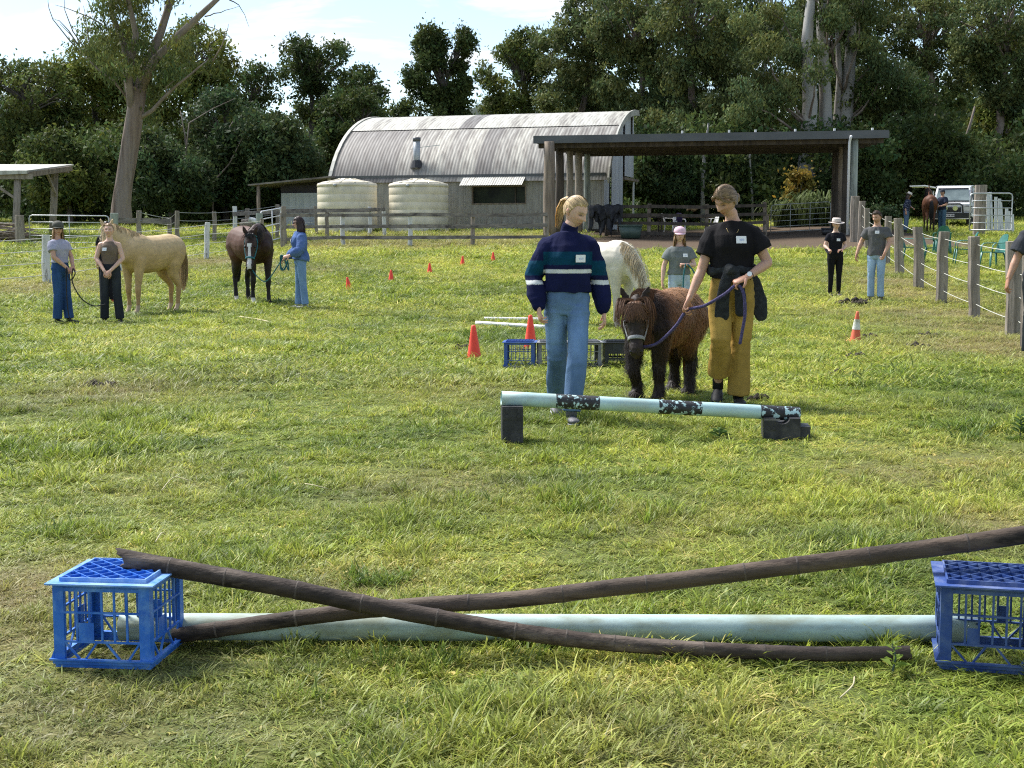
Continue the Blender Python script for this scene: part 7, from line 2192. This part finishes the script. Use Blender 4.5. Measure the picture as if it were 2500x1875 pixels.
def horse(label, loc, yaw, H, col, neck, headp, mane_col, tail_col, legs=None, stock=1.0, headk=1.0, voxel=.016, seed=1, group=None, halter=None, fur=0, mane_n=260, mane_len=.22, tail_len=.85,
          legk=1.0, forelock=True, name='horse', mane_side=1, mane_w=.014, shag=0.0, ears=(.12, .0), neckw=1.0):
    """local frame: +x forwards, z up, built for withers at 1.5 m and scaled by H; neck: points withers->poll, headp: (poll, muzzle)"""
    k = H / 1.5
    root = empty(name, loc, yaw, label, 'pony' if name == 'pony' else 'horse', group, k)
    b = MB()
    tr = [(-.80, 1.20, .09, .10), (-.745, 1.20, .19, .20), (-.64, 1.185, .255, .28), (-.48, 1.175, .280, .305), (-.28, 1.155, .275, .305), (-.05, 1.115, .290, .325), (.16, 1.10, .280, .330), (.34, 1.125, .250, .350), (.50, 1.125, .225, .325), (.64, 1.10, .185, .245), (.73, 1.07, .11, .14)]
    capsule(b, [(x, 0, z) for x, z, a, h in tr], [(a * stock, h * (1 + (stock - 1) * .45)) for x, z, a, h in tr], 22, (0, 1, 0))
    # croup and withers
    capsule(b, [(-.62, 0, 1.36), (-.40, 0, 1.41), (-.15, 0, 1.36)], [(.13 * stock, .09), (.15 * stock, .085), (.12 * stock, .07)], 12, (0, 1, 0))
    capsule(b, [(.12, 0, 1.39), (.33, 0, 1.445), (.52, 0, 1.38)], [(.07 * stock, .06), (.065 * stock, .06), (.07 * stock, .06)], 12, (0, 1, 0))
    np_ = [Vector(p) for p in neck]
    m = len(np_)
    nr = [(.150, .290), (.125, .235), (.098, .185), (.082, .150), (.075, .125)]
    rr = [tuple(np.interp(i / (m - 1), np.linspace(0, 1, 5), [q[c] for q in nr]) * (stock ** .6 if c == 0 else neckw) for c in (0, 1)) for i in range(m)]
    # keep the narrow axis sideways: reference = horizontal across the neck
    capsule(b, np_, [(a, h) for a, h in rr], 16, (0, 1, 0))
    poll, muz = Vector(headp[0]), Vector(headp[1]); hd = (muz - poll); HL = hd.length; hu = hd.normalized()
    side = Vector(headp[2]) if len(headp) > 2 else Vector((0, 1, 0)); side = (side - hu * side.dot(hu)).normalized()
    fr_n = side.cross(hu)      # towards the forehead or away
    if fr_n.z < 0 and abs(fr_n.z) > .2: fr_n = -fr_n
    if len(headp) > 3: fr_n = fr_n if fr_n.dot(Vector(headp[3])) > 0 else -fr_n
    hs = headk
    prof_h = [(-.04, .072, .085, -.02), (.08, .094, .125, -.028), (.22, .098, .140, -.036), (.38, .086, .118, -.030), (.55, .066, .088, -.018), (.72, .057, .072, -.010), (.87, .062, .072, -.008), (.97, .054, .058, -.010), (1.0, .030, .034, -.012)]
    capsule(b, [poll + hu * (t * HL) + fr_n * (o * hs) for t, a, h, o in prof_h], [(a * hs, h * hs) for t, a, h, o in prof_h], 16, side)
    for s in (-1, 1):
        e0 = poll + side * (s * .055 * hs) - hu * .0 + fr_n * .03
        up = (-hu * .75 + fr_n * .35 + side * (s * .35)).normalized()
        capsule(b, [e0, e0 + up * .07 * hs, e0 + up * .135 * hs, e0 + up * .175 * hs], [(.028 * hs, .020), (.040 * hs, .018), (.028 * hs, .014), (.008, .007)], 10, side)
    lp = {'f+': (0, 0), 'f-': (0, 0), 'h+': (0, 0), 'h-': (0, 0)}
    lp.update(legs or {})
    LK = legk
    for s, key in ((1, 'f+'), (-1, 'f-')):
        dx, lift = lp[key][:2]; y = s * .145 * stock ** .7; y2 = s * (.125 * stock ** .7 + (lp[key][2] if len(lp[key]) > 2 else 0) * s)
        if lift:
            P = [(.46, y, 1.02), (.47 + dx * .3, y, .86), (.58 + dx * .6, y2, .54), (.60 + dx * .6, y2, .47), (.47 + dx * .7, y2, .27), (.43 + dx * .7, y2, .19), (.45 + dx * .75, y2, .10), (.49 + dx * .75, y2, .05)]
        else:
            P = [(.46, y, 1.02), (.46 + dx * .2, y, .86), (.47 + dx * .55, y2, .53), (.47 + dx * .62, y2, .46), (.455 + dx * .85, y2, .26), (.455 + dx * .92, y2, .145), (.485 + dx * .97, y2, .075), (.51 + dx, y2, .0)]
        ra = [(.105, .14), (.075, .105), (.048, .055), (.050, .058), (.032, .037), (.040, .043), (.036, .038), (.050, .056)]
        capsule(b, [Vector(p) for p in P], [(a * LK, h * LK) for a, h in ra], 12, (0, 1, 0))
    for s, key in ((1, 'h+'), (-1, 'h-')):
        dx, lift = lp[key][:2]; y = s * .15 * stock ** .7; y2 = s * .125 * stock ** .7
        P = [(-.48, y, 1.12), (-.42 + dx * .2, y, .90), (-.46 + dx * .4, y2 * 1.08, .74), (-.60 + dx * .62, y2, .56), (-.645 + dx * .7, y2, .49), (-.62 + dx * .85, y2, .29 + lift * .5), (-.615 + dx * .92, y2, .15 + lift), (-.58 + dx * .97, y2, .08 + lift), (-.55 + dx, y2, lift)]
        ra = [(.15, .22), (.115, .175), (.078, .115), (.048, .066), (.046, .060), (.034, .042), (.042, .045), (.037, .040), (.052, .058)]
        capsule(b, [Vector(p) for p in P], [(a * LK, h * LK) for a, h in ra], 12, (0, 1, 0))
    def cb(me, V, Nn):
        d = .006 * n3(V, 6, seed) + (shag * n3(V, 26, seed + 1) if shag else 0)
        V2 = V + Nn * np.asarray(d)[:, None]
        c = np.array([col(v, n) for v, n in zip(V, Nn)], float) * (1 + .14 * n3(V, 5, seed + 2) + .05 * n3(V, 20, seed + 3))[:, None]
        finish(me, 'body', MAT['coat'], root, V2, c)
        if fur:
            r = np.random.default_rng(seed); idx = r.integers(0, len(V), fur); idx = idx[V[idx, 0] < .80]; fur_n = len(idx)
            P = V2[idx]; n_ = Nn[idx]
            flow = np.array([-.35, 0, -1.0]) + r.normal(0, .22, (fur_n, 3))
            flow = flow - n_ * (flow * n_).sum(1)[:, None]; flow /= np.linalg.norm(flow, axis=1)[:, None] + 1e-6
            up = n_[:, 2]
            L_ = r.uniform(.05, .13, fur_n)[:, None] * (1 + .8 * (P[:, 2] < .95))[:, None]
            q1 = P + flow * L_ * .5 + n_ * .012; q2 = P + flow * L_ + n_ * .010 + np.array([0, 0, -.01])
            sd = np.cross(flow, n_); sd /= np.linalg.norm(sd, axis=1)[:, None] + 1e-6; w = .0032
            VV = np.stack([P - sd * w, P + sd * w, q1 - sd * w * .8, q1 + sd * w * .8, q2], 1).reshape(-1, 3)
            o = np.arange(fur_n)[:, None] * 5
            FF = np.concatenate([o + np.array([[0, 1, 3]]), o + np.array([[0, 3, 2]]), o + np.array([[2, 3, 4]])])
            cc = c[idx] * r.uniform(.65, 1.5, fur_n)[:, None]; cc = np.repeat(cc, 5, 0)
            raw_mesh('shaggy_coat', VV, FF, MAT['mane'], root, cols=cc)['kind'] = 'stuff'
    remesh_job(b, voxel, 4, cb)
    # eyes, nostrils
    for s in (-1, 1):
        p = poll + hu * (.34 * HL) + side * (s * .086 * hs) + fr_n * (.035 * hs)
        v, f = tube_data([p - side * (s * .012), p, p + side * (s * .010)], [.016 * hs, .021 * hs, .012 * hs], 10, None, 'round'); MB().add(v, f).build('eye', MAT['eye'], root, smooth=True)
        p = poll + hu * (.925 * HL) + side * (s * .040 * hs) + fr_n * (.030 * hs)
        v, f = tube_data([p, p + side * (s * .012) + fr_n * .012], [.015 * hs, .011 * hs], 8, None, 'round'); MB().add(v, f).build('nostril', MAT['eye'], root, smooth=True)
    # mane: strips falling from the crest
    r = random.Random(seed); paths = []; cols = []
    crest = []
    for i in range(m):
        t = np_[min(i + 1, m - 1)] - np_[max(i - 1, 0)]; t.normalize()
        up = Vector((0, 1, 0)).cross(t); up = up if up.z > 0 or (abs(up.z) < .3 and up.x > 0) else -up
        crest.append((np_[i] + up * (rr[i][1] * .92), up, rr[i][0]))
    for q in range(mane_n):
        u = r.uniform(.10, 1.0) * (m - 1); i = min(int(u), m - 2); f = u - i
        c0 = crest[i][0].lerp(crest[i + 1][0], f); w = crest[i][2] + (crest[i + 1][2] - crest[i][2]) * f; upv = crest[i][1].lerp(crest[i + 1][1], f)
        s = mane_side if (mane_side and r.random() < .85) else r.choice((-1, 1)); L_ = mane_len * r.uniform(.6, 1.25)
        p0 = c0 + Vector((r.uniform(-.01, .01), r.uniform(-.02, .02), 0))
        p1 = p0 + upv * .02 + Vector((0, s * w * .55, .0)); p2 = p0 + Vector((r.uniform(-.03, .03), s * (w * 1.02 + .02), -L_ * .45)); p3 = p2 + Vector((r.uniform(-.04, .04), s * r.uniform(-.02, .03), -L_ * .55))
        P = spline([p0, p1, p2, p3], 3); paths.append(P); cols.append(shade(mane_col, r, .55, 1.4))
    if forelock:
        for q in range(int(mane_n * .22)):
            p0 = poll + fr_n * .06 * hs + side * r.uniform(-.05, .05) - hu * .03; L_ = HL * r.uniform(.3, .75) * forelock
            e = p0 + hu * L_ + side * r.uniform(-.10, .10) * hs + fr_n * .05 * hs
            P = spline([p0, p0.lerp(e, .3) + fr_n * .05 * hs, p0.lerp(e, .7) + fr_n * .03 * hs, e], 3); paths.append(P); cols.append(shade(mane_col, r, .55, 1.4))
    if shag:
        for q in range(190):
            s = r.choice((-1, 1)); p0 = poll + fr_n * r.uniform(-.06, .07) * hs + side * (s * r.uniform(.0, .07)) * hs - hu * r.uniform(.02, .06); L_ = r.uniform(.14, .40)
            p1 = p0 + side * (s * .07 * hs) - hu * .01 + fr_n * .03; p2 = p1 + hu * (L_ * .5) + side * (s * r.uniform(.01, .06)) + fr_n * r.uniform(-.06, .05); p3 = p2 + Vector((0, 0, -L_ * .6)) + side * (s * r.uniform(-.03, .03))
            paths.append(spline([p0, p1, p2, p3], 3)); cols.append(shade(mane_col, r, .3, 1.5))
    V, Fc, C = ribbons(paths, mane_w, cols); mm = MB(); mm.v = V; mm.f = Fc; mm.c = [tuple(c) for c in C]; mm.n = len(V); mm.use_c = True; mm.build('mane', MAT['mane'], root, smooth=True)
    paths = []; cols = []
    tb = Vector((-.80, 0, 1.27))
    for q in range(int(200)):
        a = r.uniform(0, 6.28); rad = r.uniform(.01, .05)
        o = Vector((math.cos(a) * rad, math.sin(a) * rad, 0)); L_ = tail_len * r.uniform(.75, 1.05)
        P = spline([tb + o * .4, tb + Vector((-.07, 0, -.10)) + o, tb + Vector((-.085, 0, -L_ * .45)) + o * 1.8, tb + Vector((-.07, 0, -L_ * .8)) + o * 1.7, tb + Vector((-.06, 0, -L_)) + o], 3)
        paths.append(P); cols.append(shade(tail_col, r, .55, 1.4))
    V, Fc, C = ribbons(paths, .022, cols); mm = MB(); mm.v = V; mm.f = Fc; mm.c = [tuple(c) for c in C]; mm.n = len(V); mm.use_c = True; mm.tube([tb + Vector((.05, 0, .0)), tb + Vector((-.06, 0, -.10)), tb + Vector((-.08, 0, -.40)), tb + Vector((-.07, 0, -tail_len * .8))], [.045, .05, .055, .02], 8, None, 'round', col=tail_col); mm.build('tail', MAT['mane'], root, smooth=True)
    if halter:
        h = MB()
        def ring(t, grow, n=20):
            ts = [q[0] for q in prof_h]; a = np.interp(t, ts, [q[1] for q in prof_h]) * hs + grow; hh = np.interp(t, ts, [q[2] for q in prof_h]) * hs + grow; o = np.interp(t, ts, [q[3] for q in prof_h]) * hs
            c = poll + hu * (t * HL) + fr_n * o
            return [c + side * (a * math.cos(2 * math.pi * i / n)) + fr_n * (hh * math.sin(2 * math.pi * i / n)) for i in range(n + 1)]
        nb_ = ring(.66, .014); h.tube(nb_, [(.016 * hs, .007)] * len(nb_), 8, hu, None)
        hobj = h.build('halter', MAT[halter], root, smooth=True)
        for s in (-1, 1):
            a0 = poll + hu * (.66 * HL) + side * (s * .068 * hs) + fr_n * -.01; a1 = poll + hu * (.26 * HL) + side * (s * .108 * hs) - fr_n * .05 * hs; a2 = poll + hu * .02 + side * (s * .085 * hs) - fr_n * .05
            MB().tube(spline([a0, a1, a2], 4), [(.012, .005)] * 9, 8, hu).build('cheek_strap', MAT[halter], hobj, smooth=True)
        cp = ring(.02, .014); MB().tube(cp, [(.012, .005)] * len(cp), 8, hu, None).build('crown_strap', MAT[halter], hobj, smooth=True)
    return root, poll, muz, fr_n, side
def w_of(root, p): return Vector(root.location) + Matrix.Rotation(root.rotation_euler.z, 3, 'Z') @ (Vector(p) * root.scale.x)

# ---------------------------------------------------------------- shaggy pony
def pony_col(v, n):
    x, y, z = v
    brown = np.array((.20, .092, .040)); lite = np.array((.34, .19, .09)); dark = np.array((.022, .015, .011))
    k = ss(.55, .85, z) * (1 - ss(.30, .62, x)); c = dark * (1 - k) + brown * k
    t = ss(1.05, 1.35, z) * (1 - ss(.0, .55, x)); c = c * (1 - .6 * t) + lite * (.6 * t)
    if x > .78: c = np.array((.030, .020, .015))
    if z < .05: c = np.array((.03, .026, .022))
    return tuple(c)
pg = gp(1590, 974)
py_yaw = R(-122)
fwd_ = Vector((math.cos(py_yaw), math.sin(py_yaw), 0))
pony_loc = pg - fwd_ * .22; pony_loc.z = gz(pony_loc.x, pony_loc.y)
pony, p_poll, p_muz, p_fn, p_sd = horse('shaggy dark brown miniature pony walking on a purple lead between the two women', pony_loc, py_yaw, .92, pony_col, neck=[(.34, 0, 1.20), (.60, 0, 1.30), (.78, .02, 1.36), (.90, .03, 1.36)],
      headp=((.95, .04, 1.34), (1.14, .16, .66), (-.4, .92, 0), (.92, .4, .4)), mane_col=(.125, .062, .032), tail_col=(.28, .12, .045), stock=1.44, headk=1.62, legs={'f-': (.06, 1), 'f+': (-.02, 0), 'h+': (.05, 0), 'h-': (-.12, .05)}, voxel=.018, seed=31,
      halter='halter_grey', fur=26000, mane_n=900, mane_len=.62, tail_len=1.15, legk=1.85, name='pony', mane_side=0, mane_w=.013, shag=.012, forelock=.62, neckw=1.1)
# ---------------------------------------------------------------- white horse
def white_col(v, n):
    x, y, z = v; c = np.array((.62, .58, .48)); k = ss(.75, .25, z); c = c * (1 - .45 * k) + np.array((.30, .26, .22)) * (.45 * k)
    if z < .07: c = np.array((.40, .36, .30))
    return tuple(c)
wloc = gp(1468, 797)
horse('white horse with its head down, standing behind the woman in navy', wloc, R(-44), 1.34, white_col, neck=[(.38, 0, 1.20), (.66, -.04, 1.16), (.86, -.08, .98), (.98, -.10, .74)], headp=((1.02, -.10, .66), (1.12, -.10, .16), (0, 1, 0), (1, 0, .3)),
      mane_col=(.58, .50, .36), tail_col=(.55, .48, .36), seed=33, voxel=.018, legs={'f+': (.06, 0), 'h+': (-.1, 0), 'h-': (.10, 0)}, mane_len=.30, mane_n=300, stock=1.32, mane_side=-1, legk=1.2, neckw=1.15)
# ---------------------------------------------------------------- palomino
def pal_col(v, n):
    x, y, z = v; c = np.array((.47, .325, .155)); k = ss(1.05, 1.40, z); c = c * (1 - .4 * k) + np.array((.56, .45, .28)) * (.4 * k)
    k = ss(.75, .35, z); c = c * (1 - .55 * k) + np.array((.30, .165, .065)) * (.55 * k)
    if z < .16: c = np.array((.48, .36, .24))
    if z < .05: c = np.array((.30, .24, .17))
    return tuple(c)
ploc = gp(372, 764)
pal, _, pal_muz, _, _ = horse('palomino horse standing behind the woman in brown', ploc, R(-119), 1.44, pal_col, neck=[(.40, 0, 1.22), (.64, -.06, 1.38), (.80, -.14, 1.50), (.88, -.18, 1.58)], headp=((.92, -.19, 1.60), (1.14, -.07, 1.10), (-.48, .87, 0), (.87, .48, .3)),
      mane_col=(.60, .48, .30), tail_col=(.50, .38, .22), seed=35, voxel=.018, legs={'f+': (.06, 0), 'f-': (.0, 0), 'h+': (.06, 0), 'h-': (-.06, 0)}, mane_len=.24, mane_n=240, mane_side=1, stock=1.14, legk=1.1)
# ---------------------------------------------------------------- bay with a white blaze
def bay_col(v, n):
    x, y, z = v; c = np.array((.078, .031, .013)); k = ss(.95, .62, z); c = c * (1 - k) + np.array((.010, .008, .008)) * k
    t = ss(.30, .70, x); c = c * (1 - .75 * t) + np.array((.018, .011, .009)) * (.75 * t)
    if z > 1.36: c = c * 1.05
    if z < .13 and y < 0: c = np.array((.55, .52, .48))
    # blaze down the face
    if x > .90 and (.87 * n[0] - .5 * n[1]) > .25:
        q = (Vector(v) - BAY_P); t_ = q.dot(BAY_U) / BAY_L; sd_ = abs(q.dot(BAY_S))
        if .26 < t_ < .98 and sd_ < (.040 if t_ < .36 else .024 if t_ < .66 else .036): c = np.array((.72, .70, .68))
    return tuple(c)
BAY_P = Vector((.93, -.34, 1.29)); BM = Vector((1.09, -.43, .66)); BAY_L = (BM - BAY_P).length; BAY_U = (BM - BAY_P).normalized(); BAY_S = Vector((.5, .87, 0)); BAY_S = (BAY_S - BAY_U * BAY_S.dot(BAY_U)).normalized()
bloc = gp(634, 744) ; byaw = R(-60); bloc = bloc - Vector((math.cos(byaw), math.sin(byaw), 0)) * .42; bloc.z = gz(bloc.x, bloc.y)
bay, b_poll, b_muz, b_fn, b_sd = horse('dark bay horse with a white blaze, head lowered, facing us', bloc, byaw, 1.55, bay_col, neck=[(.40, 0, 1.22), (.66, -.08, 1.32), (.82, -.22, 1.34), (.91, -.32, 1.31)], headp=(tuple(BAY_P), tuple(BM), (.5, .87, 0), (.87, -.5, .3)),
      mane_col=(.012, .010, .010), tail_col=(.012, .010, .010), seed=37, voxel=.016, legs={'f+': (.08, 0), 'f-': (-.04, 0), 'h+': (.0, 0), 'h-': (.08, 0)}, mane_len=.22, mane_n=160, halter='halter_teal', forelock=.35, stock=1.12, headk=1.12, legk=1.12)
# ---------------------------------------------------------------- far brown horse, seen from behind
def far_col(v, n):
    x, y, z = v; c = np.array((.125, .048, .022)); k = ss(.62, .35, z); c = c * (1 - k) + np.array((.03, .018, .012)) * k
    return tuple(c)
floc = onG(2261, 61.5)
horse('brown horse seen from behind, held by two people near the white vehicle', floc, R(80), 1.58, far_col, neck=[(.40, 0, 1.22), (.64, 0, 1.42), (.82, -.02, 1.60), (.92, -.03, 1.72)], headp=((.96, -.03, 1.76), (1.30, -.30, 1.42), (0, 1, 0), (.3, 0, 1)),
      mane_col=(.012, .01, .01), tail_col=(.010, .009, .009), seed=39, voxel=.024, mane_n=120, tail_len=.80)

# ---------------------------------------------------------------- ropes
ringp = w_of(pony, p_muz + (p_poll - p_muz) * .20 - p_fn * .09 + p_sd * .06)
r2m = Matrix.Rotation(R2.rotation_euler.z, 3, 'Z')
def w2w(p): return Vector(R2.location) + r2m @ (Vector(p) * R2.scale.x)
hl = w2w(Vector(A2[-1][1]) + Vector(A2[-1][2]).normalized() * .085 + Vector(A2[-1][3]).normalized() * .02); hr = w2w(Vector(A2[1][1]) + Vector(A2[1][2]).normalized() * .085 + Vector((0, -.005, -.028)))
rope('lead_rope', 'thick purple lead rope from the pony\'s halter through the woman\'s hands', [ringp, ringp.lerp(hl, .35) + Vector((0, -.03, -.07)), ringp.lerp(hl, .75) + Vector((0, -.02, -.05)), hl, hl.lerp(hr, .35) + Vector((0, -.03, -.03)), hl.lerp(hr, .75) + Vector((0, -.03, -.02)), hr, hr + Vector((.05, -.02, -.06)),
      hr + Vector((.07, -.01, -.22)), hr + Vector((.05, 0, -.38)), hr + Vector((.035, 0, -.47))], .0135, 'rope_purple')
# teal rope of the bay
bm_p = w_of(bay, b_muz + (b_poll - b_muz) * .12 - b_fn * .06)
h10 = Vector(w10) + Vector((-.30, -.06, .98))
rope('lead_rope', 'teal lead rope looping from the bay horse to the woman in blue', [bm_p, bm_p.lerp(h10, .25) + Vector((0, -.02, -.26)), bm_p.lerp(h10, .5) + Vector((0, -.02, -.36)), bm_p.lerp(h10, .8) + Vector((0, -.02, -.17)), h10], .011, 'rope_teal')
cp_ = []
for t in range(40):
    a = t * .75; cp_.append(h10 + Vector((.02 + .08 * math.sin(a * .5 + t * .1), -.03 + .02 * math.cos(t), -.12 + .14 * math.cos(a))))
rope('coiled_rope', 'coil of teal rope hanging from the hand of the woman in blue', cp_, .010, 'rope_teal')
h7 = Vector(w7) + Vector((.17, -.22, .92))
rope('lead_rope', 'black lead rope hanging from the hands of the woman in the olive cap', [h7, h7 + Vector((.06, -.03, -.20)), h7 + Vector((.14, -.02, -.10)), h7 + Vector((.10, 0, -.02)), h7 + Vector((.09, 0, -.25)), h7 + Vector((.22, .02, -.50)), h7 + Vector((.40, .05, -.62)), h7 + Vector((.58, .1, -.60))], .010, 'rope_black')
rope('lead_rope', 'black rope end trailing to the grass below the woman in the olive cap', [h7 + Vector((-.01, 0, -.02)), h7 + Vector((-.02, .02, -.4)), h7 + Vector((.0, .02, -.75)), h7 + Vector((.06, 0, -.90))], .010, 'rope_black')
h3 = Vector(w3) + Vector((.06, -.26, 1.03))
rope('lead_rope', 'teal lead rope looped in the hand of the woman in the pink cap', [h3, h3 + Vector((-.03, -.01, -.2)), h3 + Vector((-.02, -.01, -.52)), h3 + Vector((.06, -.01, -.60)), h3 + Vector((.13, -.01, -.5)), h3 + Vector((.13, -.01, -.15)), h3 + Vector((.03, 0, .0))], .011, 'rope_teal')
run_jobs()
